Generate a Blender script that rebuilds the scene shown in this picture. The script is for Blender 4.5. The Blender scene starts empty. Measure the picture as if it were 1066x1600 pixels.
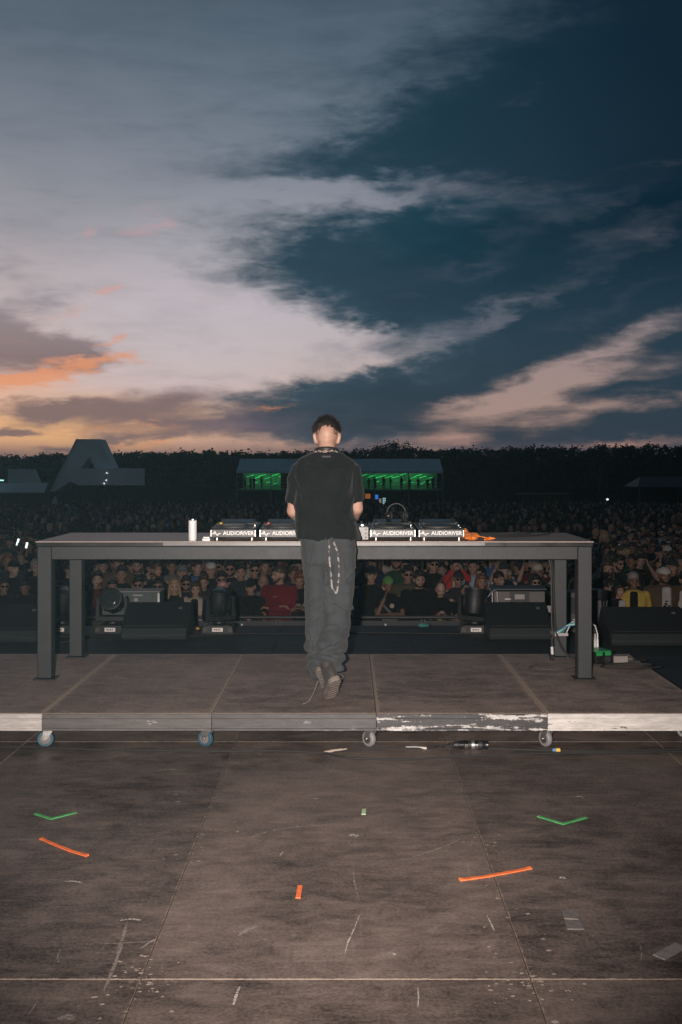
import bpy, bmesh, math, random
from mathutils import Vector, Matrix, Euler, noise as mnoise

random.seed(7)
R = math.radians
scene = bpy.context.scene
col = scene.collection

# ------------------------------------------------------------------ camera
FPX, X0, H0, ZC = 1665.0, 543.0, 727.0, 1.685     # focal length in photo pixels, vanishing point, lens height above the stage
cam_d = bpy.data.cameras.new('camera')
cam = bpy.data.objects.new('camera', cam_d)
col.objects.link(cam)
cam.location = (0, 0, ZC)
cam.rotation_euler = (R(90), 0, 0)
cam_d.sensor_fit = 'VERTICAL'
cam_d.sensor_height = 36.0
cam_d.lens = 36.0 * FPX / 1600.0
cam_d.shift_x = -10.0 / 1600.0
cam_d.shift_y = -73.0 / 1600.0
cam_d.clip_start = 0.05
cam_d.clip_end = 6000
scene.camera = cam

def lin(r, g, b):
    def f(c):
        c /= 255.0
        return c / 12.92 if c <= 0.04045 else ((c + 0.055) / 1.055) ** 2.4
    return (f(r), f(g), f(b), 1.0)

# ------------------------------------------------------------------ sky
world = bpy.data.worlds.new('World')
scene.world = world
world.use_nodes = True
wt = world.node_tree
for n in list(wt.nodes):
    wt.nodes.remove(n)

class N:
    """small helper to write node trees"""
    def __init__(s, tree): s.t = tree
    def new(s, typ, **kw):
        n = s.t.nodes.new(typ)
        for k, v in kw.items(): setattr(n, k, v)
        return n
    def put(s, sock, val):
        if isinstance(val, bpy.types.NodeSocket): s.t.links.new(val, sock)
        elif val is not None: sock.default_value = val
    def math(s, op, a, b=None, c=None, clamp=False):
        n = s.new('ShaderNodeMath', operation=op, use_clamp=clamp)
        s.put(n.inputs[0], a); s.put(n.inputs[1], b)
        if c is not None: s.put(n.inputs[2], c)
        return n.outputs[0]
    def vmath(s, op, a, b=None, out=0):
        n = s.new('ShaderNodeVectorMath', operation=op)
        s.put(n.inputs[0], a)
        if b is not None:
            s.put(n.inputs['Scale'] if op == 'SCALE' else n.inputs[1], b)
        return n.outputs[out]
    def mix(s, f, a, b, blend='MIX', clampf=True):
        n = s.new('ShaderNodeMix', data_type='RGBA', blend_type=blend)
        n.clamp_factor = clampf
        s.put(n.inputs[0], f); s.put(n.inputs[6], a); s.put(n.inputs[7], b)
        return n.outputs[2]
    def noise(s, vec, scale, detail=6, rough=0.55, dist=0.0, out='Fac'):
        n = s.new('ShaderNodeTexNoise')
        s.put(n.inputs['Vector'], vec)
        n.inputs['Scale'].default_value = scale
        n.inputs['Detail'].default_value = detail
        n.inputs['Roughness'].default_value = rough
        n.inputs['Distortion'].default_value = dist
        return n.outputs[out]
    def mapping(s, vec, loc=(0,0,0), rot=(0,0,0), scale=(1,1,1), typ='POINT'):
        n = s.new('ShaderNodeMapping', vector_type=typ)
        s.put(n.inputs['Vector'], vec)
        n.inputs['Location'].default_value = loc
        n.inputs['Rotation'].default_value = rot
        n.inputs['Scale'].default_value = scale
        return n.outputs[0]
    def ramp(s, f, stops, interp='LINEAR'):
        n = s.new('ShaderNodeValToRGB')
        cr = n.color_ramp; cr.interpolation = interp
        while len(cr.elements) < len(stops): cr.elements.new(0.5)
        for e, (p, c) in zip(cr.elements, stops):
            e.position = p; e.color = c
        s.put(n.inputs[0], f)
        return n.outputs[0]
    def smooth(s, v, a, b, lo=0.0, hi=1.0):
        n = s.new('ShaderNodeMapRange', interpolation_type='SMOOTHSTEP')
        s.put(n.inputs[0], v)
        n.inputs[1].default_value = a; n.inputs[2].default_value = b
        n.inputs[3].default_value = lo; n.inputs[4].default_value = hi
        return n.outputs[0]
    def sep(s, v):
        n = s.new('ShaderNodeSeparateXYZ'); s.put(n.inputs[0], v)
        return n.outputs
    def comb(s, x, y, z=0.0):
        n = s.new('ShaderNodeCombineXYZ')
        s.put(n.inputs[0], x); s.put(n.inputs[1], y); s.put(n.inputs[2], z)
        return n.outputs[0]

def sky_angle(px, py):
    az = math.degrees(math.atan2(px - X0, FPX))
    el = math.degrees(math.atan2(H0 - py, math.hypot(FPX, px - X0)))
    return az, el

def build_sky():
    w = N(wt)
    tc = w.new('ShaderNodeTexCoord')
    d = w.sep(tc.outputs['Generated'])
    az = w.math('MULTIPLY', w.math('ARCTAN2', d[0], d[1]), 57.29578)
    el = w.math('MULTIPLY', w.math('ARCSINE', d[2]), 57.29578)
    v0 = w.comb(az, el)                                    # azimuth and elevation in degrees
    # wind-drawn warping of the cloud field
    n1 = w.noise(w.mapping(v0, rot=(0, 0, R(-16)), scale=(0.10, 0.28, 1)), 1.0, 5, 0.6, 0.3, 'Color')
    n2 = w.noise(w.mapping(v0, rot=(0, 0, R(-12)), scale=(0.35, 0.9, 1)), 1.0, 6, 0.62, 0.2, 'Color')
    w1 = w.vmath('SCALE', w.vmath('SUBTRACT', n1, (0.5, 0.5, 0.5)), 6.2)
    w2 = w.vmath('SCALE', w.vmath('SUBTRACT', n2, (0.5, 0.5, 0.5)), 4.4)
    w1 = w.vmath('MULTIPLY', w1, (1.5, 0.8, 0)); w2 = w.vmath('MULTIPLY', w2, (1.5, 0.7, 0))
    v1 = w.vmath('ADD', w.vmath('ADD', v0, w1), w2)
    vs = w.vmath('ADD', v0, w.vmath('SCALE', w1, 0.35))
    vs = w.vmath('ADD', vs, w.vmath('SCALE', w2, 0.45))
    fine = w.noise(w.mapping(v0, rot=(0, 0, R(-17)), scale=(0.22, 0.95, 1)), 1.0, 7, 0.62, 0.5)
    fine0 = w.math('SUBTRACT', fine, 0.5)
    big = w.noise(w.mapping(v0, rot=(0, 0, R(-18)), scale=(0.05, 0.12, 1)), 1.0, 6, 0.55, 0.2)

    def field(vec, blobs):
        acc = None
        for (px, py, rx, ry, rot, wt_) in blobs:
            a, e = sky_angle(px, py)
            m = w.mapping(vec, (a, e, 0), (0, 0, R(rot)), (rx / 29.06, ry / 29.06, 1.0), 'TEXTURE')
            g = w.new('ShaderNodeTexGradient', gradient_type='SPHERICAL')
            w.put(g.inputs[0], m)
            acc = w.math('MULTIPLY', g.outputs['Fac'], wt_) if acc is None else w.math('MULTIPLY_ADD', g.outputs['Fac'], wt_, acc)
        return acc
    # clear dusk sky by elevation
    e01 = w.math('DIVIDE', el, 40.0, clamp=True)
    base = w.ramp(e01, [(0.0, lin(190, 150, 125)), (0.05, lin(190, 158, 142)), (0.11, lin(184, 166, 162)),
                        (0.20, lin(164, 160, 169)), (0.30, lin(134, 140, 153)), (0.42, lin(104, 117, 132)),
                        (0.55, lin(74, 92, 108)), (0.68, lin(46, 63, 78)), (1.0, lin(22, 34, 44))])
    # away from the sunset (which is at the left) the dusk is duller
    away = w.smooth(w.math('ABSOLUTE', w.math('ADD', az, 12.0)), 12.0, 85.0)
    base = w.mix(w.math('MULTIPLY', away, 0.93), base, lin(30, 43, 53))
    low = w.smooth(el, 30.0, 70.0)
    nis = w.new('ShaderNodeTexSky', sky_type='NISHITA', sun_disc=False)
    nis.sun_elevation = R(0.3); nis.sun_rotation = R(-22)
    nis.altitude = 60; nis.dust_density = 2.0
    base = w.mix(0.03, base, nis.outputs[0], 'ADD')
    # pale bright middle
    f = field(v0, [(310, 515, 450, 230, 8, 1.0)])
    base = w.mix(w.math('MULTIPLY', w.smooth(f, 0.0, 0.9), 0.65), base, lin(196, 187, 194))
    # low glow over the place where the sun went down
    f = field(vs, [(60, 668, 420, 75, 0, 1.0), (330, 640, 330, 60, 6, 0.25)])
    base = w.mix(w.math('MULTIPLY', w.smooth(f, 0.08, 1.0), 0.85), base, lin(226, 172, 120))
    # dark cloud: a soft high sheet at the upper right and a thicker lower one
    streak = w.noise(w.mapping(v0, rot=(0, 0, R(-24)), scale=(0.13, 0.75, 1)), 1.0, 6, 0.6, 0.6)
    streak0 = w.math('SUBTRACT', streak, 0.5)
    def cloud_colour(dens):
        cc = w.ramp(w.math('DIVIDE', el, 30.0, clamp=True), [(0.0, lin(92, 88, 96)), (0.05, lin(70, 80, 92)), (0.13, lin(48, 72, 86)),
                     (0.30, lin(34, 66, 82)), (0.55, lin(30, 60, 76)), (0.75, lin(28, 52, 66)), (1.0, lin(22, 40, 52))])
        cc = w.mix(w.math('MULTIPLY', w.smooth(dens, 0.6, 1.7), 0.75), cc, lin(14, 46, 62))
        side = w.math('MULTIPLY', w.smooth(az, 3.0, 19.0), w.smooth(el, 5.0, 15.0))
        return w.mix(w.math('MULTIPLY', side, 0.8), cc, lin(5, 26, 40))
    f = field(v1, [(1080, 170, 560, 330, 10, 1.5), (800, 225, 360, 140, 6, 0.95), (960, 90, 520, 190, 0, 0.5), (430, 256, 190, 44, 2, 0.55),
                   (560, 235, 220, 80, 4, 0.4), (860, 330, 420, 90, 6, 0.5), (640, 130, 520, 160, 8, 0.3), (620, 300, 320, 40, 3, -0.5), (880, 315, 330, 70, 5, 0.5)])
    dens = w.math('MULTIPLY_ADD', fine0, 0.38, f)
    dens = w.math('MULTIPLY_ADD', streak0, 0.45, dens)
    sky = w.mix(w.math('MULTIPLY', w.smooth(dens, -0.06, 1.15), 0.96), base, cloud_colour(dens))
    f = field(v1, [(720, 425, 460, 140, 8, 1.2), (470, 395, 220, 66, -6, 0.75), (640, 345, 280, 70, 4, 0.6),
                   (900, 440, 460, 190, 6, 0.9), (1120, 420, 360, 360, 0, 0.9), (600, 490, 150, 80, 0, 0.4),
                   (640, 600, 320, 95, 10, 1.0), (560, 660, 340, 70, 0, 0.8), (430, 640, 140, 60, 8, 0.45),
                   (900, 610, 460, 130, 8, 0.95), (1000, 660, 420, 66, 0, 0.7), (1250, 600, 560, 280, 0, 0.9), (820, 685, 460, 60, 0, 0.5),
                   (600, 290, 300, 44, 3, -0.45), (540, 548, 170, 50, 8, -0.8), (440, 520, 170, 64, -14, -0.6), (605, 505, 80, 22, 6, -0.3)])
    far = w.math('MULTIPLY', w.smooth(w.math('ABSOLUTE', az), 25.0, 60.0), w.smooth(big, 0.40, 0.62))   # the sheet goes on all round
    dens = w.math('MULTIPLY_ADD', fine0, 0.62, f)
    dens = w.math('MULTIPLY_ADD', streak0, 0.45, dens)
    dens = w.math('MULTIPLY_ADD', far, 0.7, dens)
    sky = w.mix(w.math('MULTIPLY', w.smooth(dens, -0.16, 1.1), 0.97), sky, cloud_colour(dens))
    # thin pale veils across the dark sheet
    f = field(v1, [(600, 296, 300, 40, 3, 0.6), (790, 318, 190, 40, -4, 0.24), (920, 300, 130, 36, 24, 0.20), (760, 400, 230, 30, 18, 0.25), (800, 470, 210, 30, 20, 0.4),
                   (690, 530, 180, 30, 22, 0.34), (1000, 360, 170, 40, 16, 0.28), (560, 545, 130, 36, 12, 0.8), (560, 590, 120, 30, 12, 0.2), (960, 470, 200, 34, 20, 0.2)])
    f = w.math('MULTIPLY', f, w.math('MULTIPLY_ADD', streak0, 2.2, w.math('MULTIPLY_ADD', fine0, 1.2, 1.0)))
    sky = w.mix(w.math('MULTIPLY', w.smooth(f, 0.02, 0.95), 0.54), sky, lin(140, 138, 150))
    # sunlit streaks at the right
    f = field(vs, [(790, 628, 230, 44, 20, 0.9), (920, 562, 200, 38, 22, 0.66), (1015, 518, 130, 22, 22, 0.4), (860, 612, 140, 50, 14, 0.36), (690, 640, 100, 18, 8, 0.5), (860, 664, 90, 24, 4, 0.7), (930, 632, 150, 18, 14, 0.6),
                   (1045, 625, 110, 22, 8, 0.75), (1030, 570, 110, 24, 8, 0.5), (660, 684, 140, 16, 4, 0.45), (1000, 695, 170, 12, 4, 0.8), (710, 692, 80, 16, 4, 0.6)])
    f = w.math('MULTIPLY', f, w.math('MULTIPLY_ADD', streak0, 3.2, w.math('MULTIPLY_ADD', fine0, 2.0, 1.15)))
    sc = w.ramp(w.math('DIVIDE', el, 8.0, clamp=True), [(0.0, lin(186, 138, 122)), (0.3, lin(182, 150, 138)), (1.0, lin(158, 144, 146))])
    sky = w.mix(w.math('MULTIPLY', w.smooth(f, 0.08, 1.3), 0.82), sky, sc)
    # clouds low at the left
    f = field(vs, [(30, 548, 150, 56, 0, 1.1), (95, 545, 80, 36, 0, 0.5), (0, 520, 120, 40, 0, 0.5), (60, 470, 170, 34, 14, 0.5), (0, 420, 110, 30, 6, 0.45), (120, 560, 80, 40, 0, 0.4), (50, 638, 95, 20, 0, 0.9), (140, 640, 170, 26, 12, 0.95), (250, 640, 190, 26, 16, 0.8),
                   (300, 662, 190, 26, 6, 0.75), (400, 668, 170, 22, 6, 0.6), (22, 674, 55, 7, 0, 0.9), (190, 688, 110, 13, 8, 0.7), (100, 694, 80, 8, 4, 0.6), (300, 590, 120, 26, 14, 0.25), (430, 615, 140, 30, 20, 0.35)])
    f2 = w.math('MULTIPLY_ADD', fine0, 0.7, f)
    lc = w.ramp(w.math('DIVIDE', el, 9.0, clamp=True), [(0.0, lin(102, 86, 92)), (0.25, lin(92, 84, 98)), (0.45, lin(104, 84, 86)), (0.62, lin(112, 92, 94)), (0.8, lin(124, 110, 116)), (1.0, lin(128, 122, 134))])
    sky = w.mix(w.math('MULTIPLY', w.smooth(w.math('MULTIPLY_ADD', streak0, 0.5, f2), 0.08, 0.8), 0.8), sky, lc)
    # their undersides still catch the sun
    f = field(vs, [(5, 604, 75, 20, 0, 0.8), (50, 594, 70, 24, -4, 0.8), (100, 578, 62, 28, 0, 0.75), (128, 568, 40, 16, 10, 0.5), (35, 524, 110, 16, 5, 0.4), (115, 482, 60, 14, 18, 0.4), (238, 344, 60, 26, 16, 0.5), (160, 456, 62, 14, 16, 0.62), (145, 360, 30, 12, 14, 0.3), (170, 534, 42, 7, 12, 0.6), (185, 560, 70, 10, -4, 0.5),
                   (320, 472, 52, 12, 6, 0.3), (170, 672, 160, 8, 2, 0.5), (240, 690, 90, 7, 6, 0.6), (420, 640, 70, 8, 14, 0.4)])
    f = w.math('MULTIPLY', f, w.math('MULTIPLY_ADD', streak0, 4.0, w.math('MULTIPLY_ADD', fine0, 4.5, 0.95)))
    oc = w.ramp(w.math('DIVIDE', el, 13.0, clamp=True), [(0.0, lin(236, 156, 96)), (0.38, lin(226, 148, 104)), (0.7, lin(206, 160, 152)), (1.0, lin(196, 156, 160))])
    sky = w.mix(w.math('MULTIPLY', w.smooth(f, 0.05, 0.8), 0.85), sky, oc)
    # dull bank along the horizon
    bank = w.math('SUBTRACT', 1.0, w.smooth(w.math('MULTIPLY_ADD', fine0, 0.9, el), 0.3, 1.5))
    sky = w.mix(w.math('MULTIPLY', bank, 0.8), sky, lin(98, 84, 92))
    below = w.smooth(el, -2.0, -0.2)
    sky = w.mix(below, lin(20, 26, 30), sky)
    bg = w.new('ShaderNodeBackground')
    w.put(bg.inputs[0], sky)
    bg.inputs[1].default_value = 1.0
    out = w.new('ShaderNodeOutputWorld')
    wt.links.new(bg.outputs[0], out.inputs[0])
build_sky()
world.cycles.sampling_method = 'MANUAL'
world.cycles.sample_map_resolution = 512

# ------------------------------------------------------------------ the photographer's flash (mounted left of the upright camera)
fl_d = bpy.data.lights.new('camera_flash', 'SPOT')
fl_d.energy = 3000
fl_d.color = (1.0, 0.89, 0.82)
fl_d.spot_size = R(65)
fl_d.spot_blend = 1.0
fl_d.shadow_soft_size = 0.025
fl = bpy.data.objects.new('camera_flash', fl_d)
col.objects.link(fl)
fl.location = (-0.13, 0.03, ZC + 0.03)
fl.rotation_euler = (R(86), 0, 0)

scene.view_settings.view_transform = 'Standard'
scene.view_settings.look = 'None'
scene.view_settings.exposure = 0.0
scene.view_settings.gamma = 1.0
scene.view_settings.use_curve_mapping = False

# ================================================================== helpers
class MB:
    """collects shapes; build() links them as ONE mesh object"""
    def __init__(s): s.v = []; s.f = []; s.m = []
    def add(s, vs, fs, m=0):
        o = len(s.v); s.v += [Vector(p) for p in vs]
        for f in fs: s.f.append([i + o for i in f]); s.m.append(m)
        return s
    def box(s, c, size, rot=None, m=0):
        x, y, z = size[0] / 2, size[1] / 2, size[2] / 2
        vs = [Vector(p) for p in ((-x,-y,-z),(x,-y,-z),(x,y,-z),(-x,y,-z),(-x,-y,z),(x,-y,z),(x,y,z),(-x,y,z))]
        if rot is not None:
            M = Euler(rot).to_matrix() if not isinstance(rot, Matrix) else rot
            vs = [M @ p for p in vs]
        c = Vector(c)
        return s.add([p + c for p in vs], [(0,3,2,1),(4,5,6,7),(0,1,5,4),(1,2,6,5),(2,3,7,6),(3,0,4,7)], m)
    def loft(s, rings, caps=True, m=0):
        n = len(rings[0]); vs = [p for r in rings for p in r]; fs = []
        for i in range(len(rings) - 1):
            for j in range(n):
                k = (j + 1) % n
                fs.append((i*n+j, i*n+k, (i+1)*n+k, (i+1)*n+j))
        if caps:
            fs.append(tuple(range(n - 1, -1, -1)))
            fs.append(tuple((len(rings) - 1) * n + j for j in range(n)))
        return s.add(vs, fs, m)
    def path(s, pts, rad, n=10, m=0, round_ends=False, up=None, caps=True):
        """tube along a polyline; rad: number, list, or list of (rx, ry)"""
        pts = [Vector(p) for p in pts]
        L = len(pts)
        if not isinstance(rad, (list, tuple)): rad = [rad] * L
        rad = [(r, r) if not isinstance(r, (list, tuple)) else r for r in rad]
        if round_ends:
            def ext(p, q, r):
                d = (p - q).normalized()
                out = []
                for a in (35, 65, 84):
                    out.append((p + d * max(r) * math.sin(R(a)), (r[0] * math.cos(R(a)), r[1] * math.cos(R(a)))))
                return out
            e0 = ext(pts[0], pts[1], rad[0])[::-1]; e1 = ext(pts[-1], pts[-2], rad[-1])
            pts = [e[0] for e in e0] + pts + [e[0] for e in e1]
            rad = [e[1] for e in e0] + rad + [e[1] for e in e1]
            L = len(pts)
        rings = []; u = None
        for i in range(L):
            t = (pts[min(i + 1, L - 1)] - pts[max(i - 1, 0)])
            t = t.normalized() if t.length > 1e-9 else Vector((0, 0, 1))
            if u is None:
                ref = Vector(up) if up else (Vector((1, 0, 0)) if abs(t.x) < 0.8 else Vector((0, 1, 0)))
                u = (ref - t * ref.dot(t)).normalized()
            else:
                u = (u - t * u.dot(t)).normalized()
            w = t.cross(u)
            rings.append([pts[i] + u * rad[i][0] * math.cos(2*math.pi*j/n) + w * rad[i][1] * math.sin(2*math.pi*j/n) for j in range(n)])
        return s.loft(rings, caps, m)
    def cyl(s, p0, p1, r0, r1=None, n=16, m=0):
        return s.path([p0, p1], [r0, r0 if r1 is None else r1], n, m)
    def ell(s, c, r, M=None, nu=14, nv=9, m=0):
        c = Vector(c); rings = []
        for i in range(nv + 1):
            a = math.pi * (0.02 + 0.96 * i / nv) - math.pi / 2
            rings.append([Vector((r[0]*math.cos(a)*math.cos(2*math.pi*j/nu), r[1]*math.cos(a)*math.sin(2*math.pi*j/nu), r[2]*math.sin(a))) for j in range(nu)])
        rings = [[(c + p) if M is None else (M @ (c + p)) for p in rg] for rg in rings]
        return s.loft(rings, True, m)
    def prism(s, poly, y0, y1, m=0):
        """outline in x,z extruded along y"""
        n = len(poly)
        vs = [(x, y0, z) for x, z in poly] + [(x, y1, z) for x, z in poly]
        fs = [tuple(range(n)), tuple(range(2*n-1, n-1, -1))] + [(j, j+n, (j+1) % n + n, (j+1) % n) for j in range(n)]
        return s.add(vs, fs, m)
    def prismx(s, poly, x0, x1, m=0):
        """outline in y,z extruded along x"""
        n = len(poly)
        vs = [(x0, y, z) for y, z in poly] + [(x1, y, z) for y, z in poly]
        fs = [tuple(range(n)), tuple(range(2*n-1, n-1, -1))] + [(j, j+n, (j+1) % n + n, (j+1) % n) for j in range(n)]
        return s.add(vs, fs, m)
    def xf(s, M):
        s.v = [M @ p for p in s.v]; return s
    def mesh(s, name, bevel=0.0, smooth=False):
        me = bpy.data.meshes.new(name)
        me.from_pydata([tuple(p) for p in s.v], [], s.f)
        me.polygons.foreach_set('material_index', s.m)
        bm = bmesh.new(); bm.from_mesh(me)
        bmesh.ops.recalc_face_normals(bm, faces=bm.faces)
        if bevel > 0:
            ed = [e for e in bm.edges if len(e.link_faces) == 2 and e.calc_face_angle(0) > 0.6]
            bmesh.ops.bevel(bm, geom=ed, offset=bevel, segments=1, affect='EDGES', clamp_overlap=True)
        if smooth:
            for f in bm.faces: f.smooth = True
            for e in bm.edges:
                if len(e.link_faces) == 2 and e.calc_face_angle(0) > 0.75: e.smooth = False
        bm.to_mesh(me); bm.free()
        return me
    def build(s, name, mats, parent=None, bevel=0.0, smooth=False, loc=None, rot=None):
        return link(name, s.mesh(name, bevel, smooth), mats, parent, loc, rot)

def link(name, me, mats=None, parent=None, loc=None, rot=None):
    if mats is not None:
        if not isinstance(mats, (list, tuple)): mats = [mats]
        for m in mats: me.materials.append(m)
    o = bpy.data.objects.new(name, me); col.objects.link(o)
    if parent is not None: o.parent = parent
    if loc is not None: o.location = loc
    if rot is not None: o.rotation_euler = rot
    return o

def tag(o, label=None, cat=None, group=None, kind=None):
    if label: o['label'] = label
    if cat: o['category'] = cat
    if group: o['group'] = group
    if kind: o['kind'] = kind
    return o

def thing(name, label, cat, loc=(0,0,0), rz=0.0, group=None, kind=None):
    o = bpy.data.objects.new(name, None); col.objects.link(o)
    o.location = loc; o.rotation_euler = (0, 0, rz)
    o.empty_display_size = 0.2
    return tag(o, label, cat, group, kind)

def remesh(mb, voxel, smooth=4, wr=None):
    """union of overlapping closed shapes as one continuous surface"""
    me = mb.mesh('tmp')
    o = bpy.data.objects.new('tmp', me); col.objects.link(o)
    r = o.modifiers.new('r', 'REMESH'); r.mode = 'VOXEL'; r.voxel_size = voxel
    if smooth:
        sm = o.modifiers.new('s', 'SMOOTH'); sm.iterations = smooth; sm.factor = 0.5
    dg = bpy.context.evaluated_depsgraph_get(); dg.update()
    m2 = bpy.data.meshes.new_from_object(o.evaluated_get(dg))
    bpy.data.objects.remove(o); bpy.data.meshes.remove(me)
    if wr:
        nor = [v.normal.copy() for v in m2.vertices]
        for v, n_ in zip(m2.vertices, nor):
            v.co = v.co + n_ * wr(v.co)
    m2.polygons.foreach_set('use_smooth', [True] * len(m2.polygons))
    m2.materials.clear()
    return m2

def at(px, py, D):
    """photo pixel at a known distance D"""
    return Vector(((px - X0) * D / FPX, D, ZC - (py - H0) * D / FPX))
def on_level(px, py, z=0.0):
    """photo pixel on a horizontal surface at height z"""
    D = FPX * (ZC - z) / (py - H0)
    return Vector(((px - X0) * D / FPX, D, z))
CROWD_Z = -1.63
def ground_z(D):
    if D <= 16: return CROWD_Z
    if D >= 150: return CROWD_Z - 0.0247 * 134
    return CROWD_Z - 0.0247 * (D - 16)

# ================================================================== materials
MATS = {}
def pbr(name, c, rough=0.6, metal=0.0, var=0.25, vscale=8.0, bump=0.0, bscale=60.0, spec=0.5, emit=None, estr=0.0):
    if name in MATS: return MATS[name]
    m = bpy.data.materials.new(name); m.use_nodes = True
    t = N(m.node_tree); b = m.node_tree.nodes['Principled BSDF']
    c = tuple(c[:3]) + (1.0,)
    if var > 0:
        tc = t.new('ShaderNodeTexCoord')
        n = t.noise(tc.outputs['Object'], vscale, 5, 0.6)
        dark = tuple(x * (1 - var) for x in c[:3]) + (1,); lite = tuple(min(1, x * (1 + var)) for x in c[:3]) + (1,)
        t.put(b.inputs['Base Color'], t.ramp(n, [(0.25, dark), (0.75, lite)]))
        rr = t.new('ShaderNodeMapRange'); t.put(rr.inputs[0], n); rr.inputs[3].default_value = max(0.03, rough - 0.1); rr.inputs[4].default_value = min(1, rough + 0.1)
        t.put(b.inputs['Roughness'], rr.outputs[0])
        if bump > 0:
            bn = t.new('ShaderNodeBump'); bn.inputs['Strength'].default_value = bump; bn.inputs['Distance'].default_value = 0.01
            t.put(bn.inputs['Height'], t.noise(tc.outputs['Object'], bscale, 3, 0.6)); t.put(b.inputs['Normal'], bn.outputs[0])
    else:
        b.inputs['Base Color'].default_value = c; b.inputs['Roughness'].default_value = rough
    b.inputs['Metallic'].default_value = metal
    b.inputs['Specular IOR Level'].default_value = spec
    if emit:
        b.inputs['Emission Color'].default_value = tuple(emit[:3]) + (1,); b.inputs['Emission Strength'].default_value = estr
    MATS[name] = m
    return m

def worn_panel(name, c1, c2, hx, hy, wear, wear_c, edge=0.0010, scr=1.0, rough=0.55):
    """phenolic plywood deck: dirt, fine scratches, chipped edges. Object origin at the panel's middle."""
    m = bpy.data.materials.new(name); m.use_nodes = True
    t = N(m.node_tree); b = m.node_tree.nodes['Principled BSDF']
    tc = t.new('ShaderNodeTexCoord'); oi = t.new('ShaderNodeObjectInfo')
    geo = t.new('ShaderNodeNewGeometry')
    ob = tc.outputs['Object']; wp = geo.outputs['Position']
    # world-based coordinate, so that neighbouring panels differ
    big = t.noise(wp, 1.3, 6, 0.62, 0.4)
    mid = t.noise(t.mapping(wp, scale=(1, 1.7, 1)), 5.0, 8, 0.74, 0.5)
    fin = t.noise(wp, 70.0, 6, 0.8)
    grain = t.noise(t.mapping(wp, scale=(5, 42, 1)), 1.0, 5, 0.7, 0.6)
    f = t.math('ADD', t.math('MULTIPLY', big, 0.24), t.math('ADD', t.math('MULTIPLY', mid, 0.36), t.math('MULTIPLY', fin, 0.38)))
    f = t.math('MULTIPLY_ADD', grain, 0.14, f)
    f = t.math('MULTIPLY_ADD', t.math('SUBTRACT', oi.outputs['Random'], 0.5), 0.05, f)
    base = t.ramp(f, [(0.46, c1), (0.66, c2)])
    # rubbed pale patches
    rub = t.smooth(t.noise(t.mapping(wp, rot=(0, 0, 0.5), scale=(1, 0.45, 1)), 3.1, 7, 0.7, 0.8), 0.58, 0.80)
    base = t.mix(t.math('MULTIPLY', t.math('MULTIPLY', rub, t.smooth(fin, 0.35, 0.65)), 0.45), base, tuple(min(1, x * 1.5) for x in c2[:3]) + (1,))
    # dark stains
    st = t.smooth(t.noise(t.mapping(wp, scale=(1, 1.6, 1), loc=(3, 7, 0)), 2.3, 6, 0.66, 0.6), 0.60, 0.74)
    base = t.mix(t.math('MULTIPLY', st, 0.42), base, tuple(x * 0.5 for x in c1[:3]) + (1,))
    # scratches: three directions of stretched noise
    sc = None
    for ang, sx, sy, th in ((0.35, 2.2, 160, 0.735), (-0.9, 2.8, 190, 0.74), (1.45, 2.0, 150, 0.745), (0.02, 1.6, 130, 0.74)):
        n = t.noise(t.mapping(wp, rot=(0, 0, ang), scale=(sx, sy, 1), loc=(ang * 9, ang * 5, 0)), 1.0, 2, 0.5)
        k = t.smooth(n, th, th + 0.05)
        sc = k if sc is None else t.math('MAXIMUM', sc, k)
    sc = t.math('MULTIPLY', sc, t.smooth(t.noise(wp, 2.0, 3), 0.45, 0.6))
    base = t.mix(t.math('MULTIPLY', sc, 0.45 * scr), base, wear_c)
    # flecks of paint
    vo = t.new('ShaderNodeTexVoronoi'); t.put(vo.inputs['Vector'], wp); vo.inputs['Scale'].default_value = 7.0; vo.inputs['Randomness'].default_value = 1.0
    cs = t.sep(vo.outputs['Color'])
    fl = t.math('MULTIPLY', t.math('LESS_THAN', t.math('ADD', vo.outputs['Distance'], t.math('MULTIPLY', fin, 0.05)), t.math('MULTIPLY', cs[1], 0.075)), t.math('GREATER_THAN', cs[0], 0.72))
    base = t.mix(t.math('MULTIPLY', fl, 0.65), base, wear_c)
    # chipped, worn edges showing bare wood
    o = t.sep(ob)
    dx = t.math('SUBTRACT', hx, t.math('ABSOLUTE', o[0])); dy = t.math('SUBTRACT', hy, t.math('ABSOLUTE', o[1]))
    dmin = t.math('MINIMUM', dx, dy)
    nw = t.noise(wp, 26.0, 5, 0.7, 0.4)
    lim = t.math('MULTIPLY_ADD', t.smooth(nw, 0.46, 0.78), wear, edge)
    chip = t.math('LESS_THAN', dmin, lim)
    corner = t.math('LESS_THAN', t.math('ADD', dx, dy), t.math('MULTIPLY', t.smooth(t.noise(wp, 45.0, 3, 0.6), 0.5, 0.66), 0.16))
    corner = t.math('MULTIPLY', corner, t.math('GREATER_THAN', t.noise(wp, 70.0, 2), 0.55))
    edge_m = t.math('MAXIMUM', chip, corner)
    wood = t.mix(t.noise(wp, 50.0, 3), tuple(x * 0.45 for x in wear_c[:3]) + (1,), wear_c)
    base = t.mix(t.math('MULTIPLY', edge_m, 0.85), base, wood)
    t.put(b.inputs['Base Color'], base)
    t.put(b.inputs['Roughness'], t.ramp(mid, [(0.3, (rough - 0.12,) * 3 + (1,)), (0.7, (rough + 0.15,) * 3 + (1,))]))
    b.inputs['Specular IOR Level'].default_value = 0.35
    # woven anti-slip print
    bn = t.new('ShaderNodeBump'); bn.inputs['Strength'].default_value = 0.35; bn.inputs['Distance'].default_value = 0.003
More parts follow.
